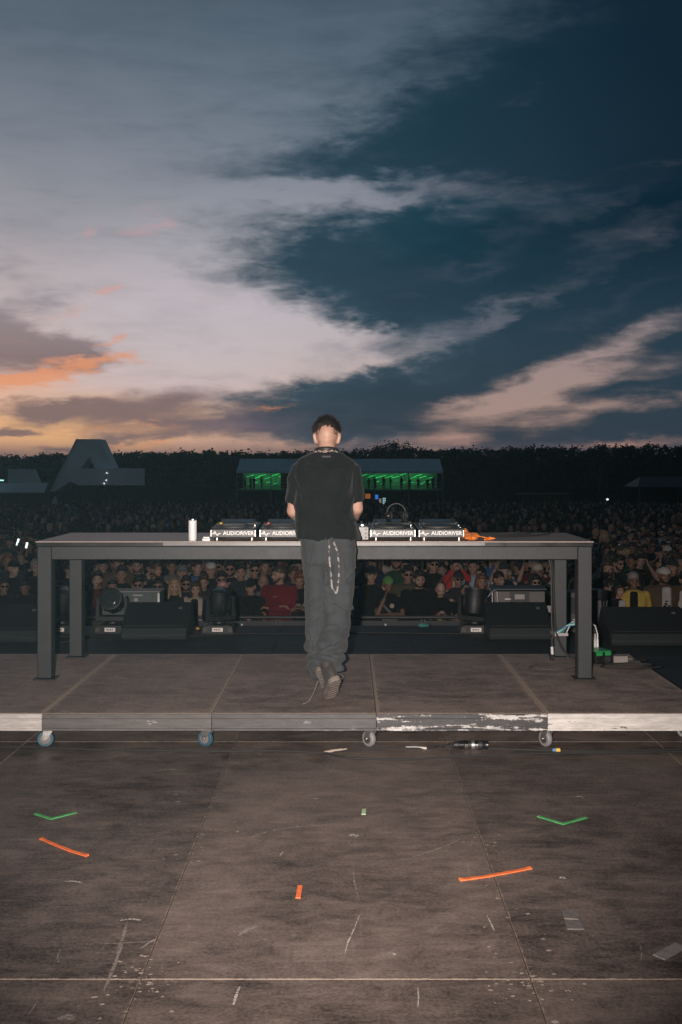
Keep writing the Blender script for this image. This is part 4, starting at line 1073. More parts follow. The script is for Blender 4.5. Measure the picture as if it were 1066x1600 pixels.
# cables lying on the dark front of the stage
cable('cable', [(-1.95, 10.55, 0.008), (-1.6, 10.45, 0.008), (-1.35, 10.52, 0.008), (-1.0, 10.62, 0.008), (-0.6, 10.60, 0.008), (0.2, 10.68, 0.008), (0.9, 10.62, 0.008), (1.3, 10.60, 0.008)], 0.007, 'black cable lying along the dark stage front', group='cables on the stage front')
cable('cable', [(-2.9, 10.3, 0.008), (-2.75, 10.1, 0.008), (-2.6, 10.25, 0.008), (-2.5, 10.4, 0.008), (-2.62, 10.48, 0.008), (-2.8, 10.42, 0.008), (-2.9, 10.6, 0.008)], 0.007, 'black cable tangled between the left table legs', group='cables on the stage front')
ambr = pbr('amber_plug', (0.55, 0.30, 0.06), 0.4, var=0.2)
for px, py, lb in ((311, 984, 'amber cable plug left of the middle moving light'), (321, 986, 'amber cable plug under the middle moving light'), (365, 983, 'amber cable plug right of the middle moving light')):
    q = on_level(px, py, 0.0)
    r_ = thing('cable_plug', lb, 'plug', (q.x, q.y, 0), 0.4, 'amber cable plugs')
    MB().cyl((-0.03, 0, 0.014), (0.0, 0, 0.014), 0.011, 0.013, 12).build('collar', ambr, r_, 0.001, True)
    MB().cyl((0.0, 0, 0.014), (0.035, 0, 0.014), 0.012, 0.009, 12).build('shell', BLACK, r_, 0.001, True)
tq = on_level(659, 977, 0.0)
tag(link('crumpled_cloth', remesh(MB().ell((0, 0, 0.02), (0.05, 0.04, 0.02)).ell((0.04, 0.01, 0.015), (0.03, 0.03, 0.015)), 0.006, 2, lambda c: 0.006 * mnoise.noise(c * 70)), cloth('teal_cloth', (0.05, 0.20, 0.19)), None, (tq.x, 11.08, 0.003)), 'small crumpled teal cloth at the stage edge', 'cloth')

# ================================================================== crowd barrier in the pit
BAR_D = 15.6
def build_barrier():
    dark = pbr('barrier_metal', (0.075, 0.078, 0.08), 0.5, 0.4, var=0.2); sheet = pbr('barrier_sheet', (0.045, 0.047, 0.05), 0.55, 0.2, var=0.25)
    root = thing('crowd_barrier', 'dark metal crowd barrier with sheet panels between stage and audience', 'barrier', (0, BAR_D, CROWD_Z))
    n = 9; pitch = 1.06
    for k in range(-n, n):
        x0 = k * pitch + 0.02 + 0.03; x1 = x0 + pitch - 0.006
        MB().path([(x0, 0, 1.09), (x1, 0, 1.09)], 0.026, 12).build('top_rail', dark, root, smooth=True)
        MB().box(((x0 + x1) / 2, 0.0, 0.58), (x1 - x0 - 0.06, 0.006, 0.92)).build('sheet_panel', sheet, root)
        for x in (x0 + 0.02, x1 - 0.02):
            MB().box((x, 0, 0.53), (0.036, 0.046, 1.06)).build('post', dark, root, 0.003)
        MB().box(((x0 + x1) / 2, -0.010, 0.93), (x1 - x0 - 0.09, 0.012, 0.03)).build('crossbar', dark, root, 0.002)
        MB().box(((x0 + x1) / 2, -0.35, 0.012), (x1 - x0 - 0.02, 0.72, 0.024)).build('foot_plate', dark, root, 0.002)
        MB().box((x0 + 0.03, -0.33, 0.42), (0.04, 0.036, 0.90), (R(-38), 0, 0)).build('brace', dark, root)
        if k in (-2, 0, 1, -5, 3): 
            MB().box(((x0 + x1) / 2 + (0.0 if k != 0 else -0.02), -0.020, 0.955), (0.030, 0.008, 0.085)).build('white_tag', WHITE, root, 0.001)
build_barrier()

# ================================================================== people
def head_shapes(mb, M):
    """head facing -Y, origin where it meets the neck, 0.245 m to the crown"""
    mb.ell((0, 0.018, 0.142), (0.076, 0.096, 0.102), M, 20, 14)          # skull
    mb.ell((0, -0.012, 0.100), (0.066, 0.078, 0.085), M, 18, 12)         # face
    mb.ell((0, -0.034, 0.045), (0.047, 0.050, 0.042), M, 16, 10)         # jaw
    mb.ell((0, -0.066, 0.024), (0.024, 0.022, 0.018), M, 12, 8)          # chin
    mb.path([M @ Vector(p) for p in ((-0.044, -0.066, 0.142), (0, -0.083, 0.146), (0.044, -0.066, 0.142))], [0.013, 0.013, 0.013], 8, round_ends=True)   # brow
    mb.path([M @ Vector(p) for p in ((0, -0.080, 0.138), (0, -0.094, 0.112), (0, -0.106, 0.092))], [0.010, 0.011, 0.013], 8, round_ends=True)          # nose
    for sx in (-1, 1):
        mb.ell((sx * 0.012, -0.092, 0.088), (0.010, 0.012, 0.009), M, 8, 6)
        mb.ell((sx * 0.046, -0.056, 0.092), (0.022, 0.022, 0.022), M, 10, 8)     # cheek
        mb.path([M @ Vector(p) for p in ((sx * 0.076, 0.010, 0.082), (sx * 0.083, 0.020, 0.105), (sx * 0.086, 0.026, 0.128), (sx * 0.080, 0.016, 0.138))], [(0.009, 0.012), (0.008, 0.015), (0.008, 0.017), (0.007, 0.012)], 8, round_ends=True)   # ear
    mb.path([M @ Vector(p) for p in ((-0.021, -0.078, 0.060), (0, -0.086, 0.061), (0.021, -0.078, 0.060))], [0.006, 0.0085, 0.006], 8, round_ends=True)
    mb.path([M @ Vector(p) for p in ((-0.017, -0.077, 0.051), (0, -0.084, 0.050), (0.017, -0.077, 0.051))], [0.006, 0.008, 0.006], 8, round_ends=True)

def hand_shapes(mb, wrist, d, side, s=1.0, curl=0.5, palm=(0, 0, -1)):
    """palm, four fingers of unequal length with bent knuckles and a thumb from the side of the palm; d points to the finger tips"""
    w = Vector(wrist); d = Vector(d).normalized(); pn = Vector(palm); pn = (pn - d * pn.dot(d)).normalized()
    sd = d.cross(pn).normalized() * side                     # towards the thumb
    mb.path([w - d * 0.02 * s, w + d * 0.02 * s, w + d * 0.085 * s], [(0.020 * s, 0.028 * s), (0.016 * s, 0.036 * s), (0.013 * s, 0.040 * s)], 10, round_ends=True, up=tuple(pn))
    for k, (off, ln) in enumerate(((0.030, 0.072), (0.010, 0.080), (-0.011, 0.074), (-0.031, 0.058))):
        p0 = w + d * 0.080 * s + sd * off * s
        a1 = curl * 0.7; a2 = curl * 1.6
        d1 = (d * math.cos(a1) + pn * math.sin(a1) + sd * off * 2.0).normalized(); d2 = (d * math.cos(a2) + pn * math.sin(a2) + sd * off * 2.0).normalized()
        p1 = p0 + d1 * ln * 0.5 * s; p2 = p1 + d2 * ln * 0.5 * s
        mb.path([p0 - d * 0.012 * s, p0, p1, p2], [0.0095 * s, 0.0095 * s, 0.0088 * s, 0.0075 * s], 8, round_ends=True)
    t0 = w + d * 0.025 * s + sd * 0.030 * s
    t1 = t0 + (d * 0.6 + sd * 0.7 + pn * 0.3).normalized() * 0.038 * s
    t2 = t1 + (d * 0.9 + sd * 0.15 + pn * 0.4).normalized() * 0.032 * s
    mb.path([t0 - sd * 0.01 * s, t0, t1, t2], [0.013 * s, 0.013 * s, 0.011 * s, 0.009 * s], 8, round_ends=True)

def torso_rings(mb, rows, n=20, p=2.4):
    """rows of (z, cx, cy, rx, ry): superellipse sections"""
    rings = []
    for z, cx, cy, rx, ry in rows:
        rg = []
        for j in range(n):
            a = 6.28318 * j / n; ca, sa = math.cos(a), math.sin(a)
            rg.append(Vector((cx + rx * math.copysign(abs(ca) ** (2 / p), ca), cy + ry * math.copysign(abs(sa) ** (2 / p), sa), z)))
        rings.append(rg)
    mb.loft(rings)

def face_materials(me, Minv, lips=True):
    """skin 0, eyes/brows 1, lips and painted nostril shade 2 by position in the head's own frame"""
    for p in me.polygons:
        c = Minv @ p.center
        i = 0
        if c.y < -0.03 and c.z > 0:
            ax = abs(c.x)
            if ((ax - 0.030) / 0.011) ** 2 + ((c.z - 0.121) / 0.006) ** 2 < 1: i = 1
            elif 0.012 < ax < 0.050 and abs(c.z - (0.141 - abs(ax - 0.028) * 0.15)) < 0.0040: i = 1
            elif lips and ax < 0.024 and abs(c.z - 0.0555) < 0.0085 and c.y < -0.07: i = 2
            elif ax < 0.012 and abs(c.z - 0.082) < 0.004 and c.y < -0.08: i = 2  # shade under the nose, painted with the lip colour
        p.material_index = i

# ---------------------------------------------------------------- the performer at the table
def build_dj():
    ox, oy = -0.123, 6.82
    root = thing('person', 'person in black T-shirt and loose grey trousers standing at the table, seen from behind', 'person', (ox, oy, RT))
    Mh = Matrix.Translation((-0.010, 0.088, 1.535)) @ Matrix.Rotation(R(180), 4, 'Z') @ Matrix.Rotation(R(22), 4, 'X')
    def shoe_M(toe, yaw, pitch, roll=0):
        # shoe frame: toe along -Y; the walker faces +Y, so turn by 180; lift the heel about the toe's ball
        return Matrix.Translation(toe) @ Matrix.Rotation(R(180 + yaw), 4, 'Z') @ Matrix.Rotation(R(pitch), 4, 'X') @ Matrix.Rotation(R(roll), 4, 'Y') @ Matrix.Translation((0, 0.125, 0))
    MA = shoe_M((0.020, 0.045, 0.002), -18, 40, 14); MBt = shoe_M((0.015, -0.115, 0.002), 10, 33, 16)
    # --- body
    b = MB(); head_shapes(b, Mh)
    b.path([(-0.012, 0.045, 1.46), (-0.012, 0.055, 1.53), (-0.010, 0.085, 1.60)], [0.068, 0.058, 0.056], 14, round_ends=True)
    torso_rings(b, [(0.88, 0, 0.0, 0.15, 0.10), (0.98, 0, 0.0, 0.155, 0.11), (1.10, -0.01, 0.02, 0.14, 0.10), (1.25, -0.015, 0.05, 0.155, 0.11), (1.40, -0.016, 0.07, 0.155, 0.10), (1.46, -0.016, 0.065, 0.11, 0.075), (1.50, -0.014, 0.055, 0.07, 0.06)])
    b.path([(-0.165, 0.085, 1.42), (-0.212, 0.12, 1.30), (-0.236, 0.15, 1.165)], [0.044, 0.043, 0.040], 12, round_ends=True)
    b.path([(-0.236, 0.15, 1.165), (-0.20, 0.28, 1.115), (-0.15, 0.40, 1.085)], [0.041, 0.037, 0.027], 12, round_ends=True)
    hand_shapes(b, (-0.145, 0.42, 1.082), (0.25, 1, -0.12), 1, 1.0, 0.55)
    b.path([(0.135, 0.085, 1.42), (0.168, 0.11, 1.31), (0.186, 0.14, 1.185)], [0.044, 0.043, 0.042], 12, round_ends=True)
    b.path([(0.186, 0.14, 1.185), (0.165, 0.28, 1.125), (0.11, 0.41, 1.085)], [0.043, 0.038, 0.027], 12, round_ends=True)
    hand_shapes(b, (0.105, 0.43, 1.082), (-0.2, 1, -0.12), -1, 1.0, 0.55)
    b.path([(-0.07, 0.0, 0.92), (-0.080, 0.07, 0.50), tuple(MA @ Vector((0, 0.085, 0.15))), tuple(MA @ Vector((0, 0.075, 0.09)))], [0.070, 0.042, 0.034, 0.034], 12, round_ends=True)
    b.path([(0.08, 0.0, 0.92), (0.06, -0.02, 0.52), tuple(MBt @ Vector((0, 0.085, 0.15))), tuple(MBt @ Vector((0, 0.075, 0.09)))], [0.070, 0.042, 0.034, 0.034], 12, round_ends=True)
    me = remesh(b, 0.0065, 5)
    face_materials(me, Mh.inverted())
    link('body', me, [skin('dj_skin', (0.50, 0.31, 0.235)), pbr('eye_dark', (0.065, 0.042, 0.034), 0.4, var=0), pbr('lip', (0.36, 0.15, 0.12), 0.5, var=0.1)], root)
    def folds(c, lst, ox_=0.0):
        """creases on the side towards the camera, each a soft ridge beside a groove"""
        n = 0.0
        for (ax, az, bx, bz, wd, amp) in lst:
            d = Vector((bx - ax, bz - az)); L = d.length; d /= L
            r_ = Vector((c.x - ax, c.z - az)); u = r_.dot(d); v = r_.x * -d.y + r_.y * d.x
            if u < -0.02 or u > L + 0.02 or abs(v) > wd * 4: continue
            e = max(0.0, min(1.0, min(u + 0.02, L + 0.02 - u) / 0.035))
            v += 0.006 * mnoise.noise(Vector((u * 25, az * 9, 1.0)))
            n += amp * e * (math.exp(-((v - wd) / wd) ** 2) - 1.15 * math.exp(-((v + wd * 0.3) / (wd * 0.6)) ** 2))
        return n
    def seg(a, b, wd, amp): return ((a[0] - 513) / 244, 1.465 - (a[1] - 727) / 244, (b[0] - 513) / 244, 1.465 - (b[1] - 727) / 244, wd, amp)
    SF = [seg((549, 738), (528, 792), 0.012, 0.008), (seg((556, 760), (540, 800), 0.010, 0.006)), seg((461, 745), (478, 800), 0.012, 0.008), seg((470, 760), (500, 775), 0.010, 0.005), seg((520, 800), (558, 818), 0.011, 0.006), seg((462, 812), (492, 822), 0.011, 0.006),
          seg((470, 722), (505, 730), 0.010, 0.004), seg((545, 724), (518, 733), 0.010, 0.004), seg((500, 812), (512, 842), 0.012, 0.006), seg((540, 815), (546, 842), 0.010, 0.006), seg((476, 818), (472, 842), 0.010, 0.006)]
    TF_ = [seg((522, 941), (550, 953), 0.012, 0.016), seg((504, 958), (528, 950), 0.010, 0.012), seg((505, 1010), (535, 1004), 0.011, 0.016), seg((521, 1013), (534, 1021), 0.010, 0.014), seg((524, 998), (541, 993), 0.010, 0.012), seg((506, 870), (515, 914), 0.011, 0.012),
           seg((543, 902), (557, 886), 0.010, 0.012), seg((475, 953), (490, 936), 0.011, 0.014), seg((480, 975), (498, 968), 0.010, 0.010), seg((512, 978), (540, 972), 0.010, 0.009), seg((496, 1022), (520, 1030), 0.010, 0.013), seg((484, 990), (492, 1020), 0.010, 0.010), seg((500, 905), (512, 935), 0.010, 0.009), seg((486, 868), (480, 900), 0.012, 0.008), seg((530, 862), (536, 890), 0.010, 0.007)]
    # --- shirt
    s = MB()
    torso_rings(s, [(0.992, -0.004, 0.010, 0.211, 0.150), (1.03, -0.008, 0.014, 0.206, 0.150), (1.10, -0.020, 0.026, 0.198, 0.148), (1.20, -0.032, 0.045, 0.188, 0.146), (1.30, -0.030, 0.060, 0.186, 0.146), (1.39, -0.024, 0.072, 0.196, 0.142),
                    (1.445, -0.018, 0.076, 0.205, 0.128), (1.480, -0.016, 0.074, 0.196, 0.108), (1.508, -0.015, 0.068, 0.165, 0.092), (1.530, -0.014, 0.060, 0.120, 0.080), (1.556, -0.012, 0.056, 0.080, 0.070)], 28, 2.6)
    s.path([(-0.170, 0.078, 1.455), (-0.206, 0.095, 1.36), (-0.224, 0.12, 1.222)], [(0.066, 0.070), (0.064, 0.074), (0.062, 0.080)], 16, round_ends=False)
    s.path([(0.140, 0.078, 1.455), (0.164, 0.095, 1.37), (0.178, 0.125, 1.238)], [(0.066, 0.070), (0.062, 0.074), (0.060, 0.080)], 16, round_ends=False)
    def wr(c):
        n = mnoise.noise(Vector((c.x * 9 + c.z * 5, c.y * 6, c.z * 9 - c.x * 3))) * 0.013
        # drape folds running down and across the back
        n += 0.010 * mnoise.noise(Vector((c.x * 24 - c.z * 9, 3.1, c.z * 7)))
        low = max(0.0, min(1.0, (1.30 - c.z) / 0.3))
        n += 0.010 * low * mnoise.noise(Vector((c.x * 20 + 9, c.y * 9, c.z * 3.0)))
        n += 0.006 * mnoise.noise(Vector((c.x * 8, 7.7, (c.z + 0.35 * abs(c.x)) * 34))) * max(0, min(1, (1.42 - c.z) / 0.15)) * (0.4 + low)
        if c.y < 0.04: n += folds(c, SF)
        return n
    sm = cloth('dj_shirt', (0.0105, 0.0118, 0.013), 0.92, 420, 0.3)
    link('shirt', remesh(s, 0.0075, 5, wr), sm, root)
    MB().path([(-0.040, -0.0185, 1.521), (-0.010, -0.0205, 1.520), (0.018, -0.0185, 1.521)], [(0.002, 0.006)] * 3, 8, up=(0, 1, 0)).build('neck_label', pbr('neck_label', (0.055, 0.05, 0.048), 0.8), root)
    # --- trousers
    t = MB()
    torso_rings(t, [(0.84, 0.010, 0.0, 0.172, 0.135), (0.92, 0.004, 0.0, 0.178, 0.145), (1.00, -0.004, 0.005, 0.176, 0.140), (1.05, -0.006, 0.01, 0.168, 0.13)], 28, 2.5)
    t.path([(-0.080, 0.0, 0.93), (-0.072, 0.05, 0.72), (-0.082, 0.085, 0.52), (-0.084, 0.06, 0.36), (-0.072, 0.01, 0.22), (-0.060, -0.03, 0.125)], [(0.100, 0.13), (0.085, 0.115), (0.074, 0.10), (0.070, 0.09), (0.062, 0.08), (0.050, 0.07)], 18)
    t.path([(0.082, 0.0, 0.93), (0.080, -0.02, 0.75), (0.062, -0.025, 0.56), (0.042, -0.055, 0.42), (0.016, -0.145, 0.30), (0.002, -0.205, 0.215)], [(0.104, 0.135), (0.092, 0.12), (0.092, 0.11), (0.094, 0.105), (0.098, 0.10), (0.094, 0.092)], 18)
    t.ell((0.058, -0.115, 0.615), (0.088, 0.028, 0.105), None, 16, 10)     # cargo pocket
    t.box((0.058, -0.128, 0.700), (0.165, 0.022, 0.035))
    def wt_(c):
        n = mnoise.noise(c * 7) * 0.010
        n += 0.011 * mnoise.noise(Vector((c.x * 10 + c.z * 9, 1.7, c.z * 17 - c.x * 9))) * max(0.25, min(1.0, (0.72 - c.z) / 0.3))
        n += 0.007 * mnoise.noise(Vector((c.x * 22 + c.z * 6, c.y * 5, c.z * 4)))
        low = max(0.0, min(1.0, (0.42 - c.z) / 0.12))
        n += low * 0.012 * math.sin(c.z * 95 + 16 * c.x + 3.0 * mnoise.noise(c * 9))
        if c.y < 0.06: n += folds(c, TF_)
        return n
    tm = cloth('dj_trousers', (0.048, 0.052, 0.056), 0.92, 500, 0.18)
    tr = link('trousers', remesh(t, 0.0075, 4, wt_), tm, root)
    pf = MB()
    pf.box((0.060, -0.1475, 0.690), (0.158, 0.006, 0.052), (R(-4), 0, R(2)))
    link('pocket_flap', remesh(pf, 0.004, 2, lambda c: 0.004 * mnoise.noise(c * 30)), tm, tr)
    # --- shoes: upper + sole
    def shoe(M, kind):
        up = MB()
        up.ell((0, 0.02, 0.055), (0.042, 0.115, 0.042), M, 16, 10); up.ell((0, -0.09, 0.042), (0.044, 0.065, 0.034), M, 16, 10); up.ell((0, 0.10, 0.07), (0.038, 0.052, 0.062), M, 14, 10)
        up.path([M @ Vector(p) for p in ((0, 0.05, 0.07), (0, 0.085, 0.13), (0, 0.10, 0.165))], [(0.045, 0.062), (0.045, 0.056), (0.047, 0.058)], 14)
        u = link('shoe', remesh(up, 0.006, 4, lambda c: 0.003 * mnoise.noise(c * 40)), cloth('shoe_upper_' + kind, (0.045, 0.042, 0.040), 0.6, 200, 0.35), root)
        out = []
        for y, w in ((-0.155, 0.020), (-0.145, 0.034), (-0.12, 0.045), (-0.08, 0.051), (-0.03, 0.047), (0.03, 0.040), (0.09, 0.040), (0.13, 0.038), (0.152, 0.026), (0.158, 0.012)):
            out.append((w, y))
        poly = out + [(-w, y) for w, y in out[::-1]]
        so = MB(); n = len(poly)
        so.loft([[M @ Vector((x * k, y * k2, z)) for x, y in poly] for z, k, k2 in ((0.0, 0.97, 0.99), (0.006, 1.02, 1.01), (0.026, 1.03, 1.015), (0.032, 0.99, 1.0))])
        sl = so.build('sole', pbr('shoe_sole', (0.16, 0.13, 0.115), 0.75, var=0.3, vscale=30), u, smooth=True)
        for k in range(7):
            y = -0.12 + 0.04 * k
            MB().box((0, y, -0.0015), (0.062, 0.012, 0.004)).xf(M).build('tread', pbr('sole_tread', (0.13, 0.105, 0.095), 0.8, var=0.3), sl)
        for k in range(4):
            y = -0.055 + 0.028 * k; z = 0.082 + 0.012 * k
            MB().path([M @ Vector((-0.030, y, z - 0.012)), M @ Vector((0, y - 0.006, z + 0.006)), M @ Vector((0.030, y, z - 0.012))], 0.003, 6, round_ends=True).build('lace', pbr('lace', (0.10, 0.095, 0.09), 0.8), u)
    shoe(MA, 'a'); shoe(MBt, 'b')
    MB().path([(-0.06, -0.19, 0.12), (-0.085, -0.24, 0.06), (-0.115, -0.27, 0.012), (-0.15, -0.30, 0.004)], 0.0014, 6).build('loose_lace', pbr('lace_pale', (0.26, 0.23, 0.21), 0.8), root, smooth=True)
    MB().path([(0.045, -0.17, 0.15), (0.075, -0.19, 0.17), (0.10, -0.18, 0.15), (0.085, -0.18, 0.13), (0.05, -0.17, 0.14)], 0.0025, 6).build('loose_lace', pbr('lace', (0.10, 0.095, 0.09), 0.8), root, smooth=True)
    # --- hair: longer strands on the crown over clipped sides
    hm = bpy.data.materials.new('dj_hair'); hm.use_nodes = True
    tt = N(hm.node_tree); bs = hm.node_tree.nodes['Principled BSDF']
    oi = tt.noise(tt.new('ShaderNodeNewGeometry').outputs['Position'], 160.0, 2)
    tt.put(bs.inputs['Base Color'], tt.ramp(oi, [(0.3, (0.010, 0.008, 0.007, 1)), (0.7, (0.075, 0.056, 0.046, 1))])); bs.inputs['Roughness'].default_value = 0.4
    rnd = random.Random(11); hb = MB(); C = Vector((0, 0.018, 0.142)); Rr = Vector((0.076, 0.096, 0.102))
    def strand(n_, ln, lift, wd, sweep):
        p = Vector((C.x + Rr.x * n_.x * 0.985, C.y + Rr.y * n_.y * 0.985, C.z + Rr.z * n_.z * 0.985))
        tang = Vector(sweep) - n_ * Vector(sweep).dot(n_)
        tang = tang.normalized() if tang.length > 1e-4 else Vector((0, -1, 0))
        sd = n_.cross(tang).normalized() * wd
        pts = [p]
        for k in (1, 2, 3):
            u = k / 3
            pts.append(p + (tang * (u * ln * (0.65 + 0.25 * u)) + n_ * (lift * ln * (u - 0.40 * u * u))))
        vs = []
        for k, q in enumerate(pts):
            w_ = sd * (1.0, 1.0, 0.75, 0.15)[k]
            vs += [Mh @ (q + w_), Mh @ (q - w_)]
        hb.add(vs, [(0, 1, 3, 2), (2, 3, 5, 4), (4, 5, 7, 6)])
    def hair_lim(n_):
        b_ = max(0.0, n_.y); sx_ = min(1.0, abs(n_.x) / 0.75)
        return (0.34 if n_.y < 0 else 0.34 - 0.10 * b_) - 0.30 * sx_ * sx_ * (1 if n_.y > -0.3 else 0.2) + 0.05 * mnoise.noise(n_ * 5)
    k = 0
    while k < 3400:
        n_ = Vector((rnd.gauss(0, 1), rnd.gauss(0, 1), rnd.gauss(0, 1)))
        if n_.length < 0.1: continue
        n_.normalize()
        back = n_.y
        if n_.z < hair_lim(n_): continue
        sw = (0.5 * mnoise.noise(n_ * 3.0 + Vector((5, 0, 0))) + 0.3 + n_.x * 0.4, 0.7 + 0.5 * mnoise.noise(n_ * 3.2), 0.35 * mnoise.noise(n_ * 5))
        strand(n_, rnd.uniform(0.026, 0.052), rnd.uniform(0.2, 0.8), rnd.uniform(0.0018, 0.0034), sw); k += 1
    k = 0
    while k < 1500:          # clipped sides, thinning towards the nape
        n_ = Vector((rnd.gauss(0, 1), rnd.gauss(0, 1), rnd.gauss(0, 1)))
        if n_.length < 0.1: continue
        n_.normalize()
        side = abs(n_.x)
        if n_.z > 0.5 or n_.z < -0.28 or n_.y < -0.45: continue
        if rnd.random() > (side - 0.42) * 2.2 + max(0, n_.z) * 0.9 * (side > 0.3): continue
        strand(n_, rnd.uniform(0.006, 0.011), 0.3, 0.0011, (0, 0.3, -1)); k += 1
    hb.build('hair', hm, root)
    cap = MB(); vs = []; fs = []; nu, nv = 48, 30; keep = {}
    for i in range(nv):
        a = R(90 - 120 * i / (nv - 1))
        for j in range(nu):
            n_ = Vector((math.cos(a) * math.cos(6.2832*j/nu), math.cos(a) * math.sin(6.2832*j/nu), math.sin(a)))
            keep[(i, j)] = n_.z > hair_lim(n_) - 0.02
            vs.append(Mh @ (C + Vector((Rr.x * 1.014 * n_.x, Rr.y * 1.014 * n_.y, Rr.z * 1.014 * n_.z))))
    for i in range(nv - 1):
        for j in range(nu):
            k2 = (j + 1) % nu
            if keep[(i, j)] and keep[(i+1, j)] and keep[(i, k2)] and keep[(i+1, k2)]: fs.append((i*nu+j, (i+1)*nu+j, (i+1)*nu+k2, i*nu+k2))
    cap.add(vs, fs); cap.build('scalp_hair', hm, root, smooth=True)
    # --- band and patterned chain round the neck
    nb = [(-0.012 + 0.072 * math.cos(R(a)), 0.058 + 0.074 * math.sin(R(a)), 1.556 + 0.016 * math.sin(R(a)) * -1) for a in range(0, 361, 15)]
    nk = MB().path(nb, [(0.014, 0.008)] * len(nb), 10, up=(0, 0, 1)).build('headphone_band', pbr('neck_band', (0.022, 0.02, 0.02), 0.5), root, smooth=True)
    ch = [(-0.012 + 0.082 * math.cos(R(a)), 0.056 + 0.086 * math.sin(R(a)), 1.540 + 0.018 * math.sin(R(a)) * -1 + 0.003 * math.sin(a)) for a in range(180, 361, 9)]
    for i, q in enumerate(ch):
        MB().ell(q, (0.0075, 0.004, 0.0062), None, 10, 6).build('chain_link', pbr('chain_%d' % (i % 3), [(0.24, 0.16, 0.135), (0.34, 0.28, 0.25), (0.05, 0.04, 0.04)][i % 3], 0.4, 0.2, var=0.2), nk, smooth=True)
    # --- lanyard hanging from the waist
    def strap(pts, pm):
        P = [Vector(q) for q in pts]; Q = []
        for i in range(len(P) - 1):
            p0, p1, p2, p3 = P[max(i-1, 0)], P[i], P[i+1], P[min(i+2, len(P)-1)]
            for s_ in range(6):
                u = s_ / 6
                Q.append(0.5 * ((2*p1) + (p2-p0)*u + (2*p0-5*p1+4*p2-p3)*u*u + (3*p1-p0-3*p2+p3)*u*u*u))
        Q.append(P[-1])
        return MB().path(Q, [(0.0016, 0.0055)] * len(Q), 8, up=(0, 1, 0)).build('lanyard', pm, root, smooth=True)
    lm = bpy.data.materials.new('lanyard_print'); lm.use_nodes = True
    tt = N(lm.node_tree); bs = lm.node_tree.nodes['Principled BSDF']
    ps = tt.new('ShaderNodeTexCoord').outputs['Object']
    k = tt.smooth(tt.noise(tt.mapping(ps, scale=(30, 30, 36)), 1.0, 2, 0.5), 0.47, 0.53)
    tt.put(bs.inputs['Base Color'], tt.mix(k, (0.03, 0.03, 0.033, 1), (0.26, 0.225, 0.22, 1))); bs.inputs['Roughness'].default_value = 0.6
    strap([(0.008, -0.142, 1.000), (0.010, -0.160, 0.93), (0.012, -0.158, 0.86), (0.022, -0.156, 0.78), (0.026, -0.158, 0.705), (0.040, -0.160, 0.678), (0.055, -0.162, 0.668), (0.062, -0.160, 0.70), (0.068, -0.158, 0.76), (0.070, -0.160, 0.83), (0.060, -0.162, 0.92), (0.042, -0.160, 0.97), (0.034, -0.142, 1.000)], lm)
build_dj()

# ---------------------------------------------------------------- the audience: shared body, clothing and hair meshes
HEAD_Z = 1.495
ARMS = {   # right arm then left arm of a person facing -Y: elbow, wrist, hand direction
    'down':    [((-0.25, 0.03, 1.14), (-0.24, -0.06, 0.90), (0.05, -0.25, -1)), ((0.25, 0.03, 1.14), (0.24, -0.06, 0.90), (-0.05, -0.25, -1))],
    'rail':    [((-0.25, -0.10, 1.165), (-0.09, -0.30, 1.150), (0.9, -0.35, -0.10)), ((0.25, -0.10, 1.165), (0.10, -0.31, 1.155), (-0.9, -0.35, -0.10))],
    'folded':  [((-0.24, -0.07, 1.14), (0.06, -0.175, 1.185), (1, 0.05, 0.05)), ((0.24, -0.07, 1.14), (-0.05, -0.205, 1.155), (-1, 0.05, 0.1))],
    'raised':  [((-0.27, -0.13, 1.36), (-0.20, -0.19, 1.60), (0.1, -0.15, 1)), ((0.25, 0.03, 1.14), (0.22, -0.10, 0.92), (-0.05, -0.25, -1))],
    'chin':    [((-0.17, -0.20, 1.16), (-0.055, -0.175, 1.41), (0.35, 0.15, 1)), ((0.23, -0.12, 1.15), (-0.02, -0.26, 1.17), (-1, 0.0, 0.05))],
    'phone':   [((-0.22, -0.06, 1.13), (-0.065, -0.26, 1.20), (0.3, -0.5, 0.6)), ((0.22, -0.06, 1.13), (0.065, -0.26, 1.20), (-0.3, -0.5, 0.6))],
    'film':    [((-0.22, -0.20, 1.36), (-0.075, -0.30, 1.57), (0.35, 0.05, 0.8)), ((0.22, -0.20, 1.36), (0.075, -0.30, 1.57), (-0.35, 0.05, 0.8))],
}
BODY, TEE, COAT, HEADM = {}, {}, {}, {}
TROUS = None
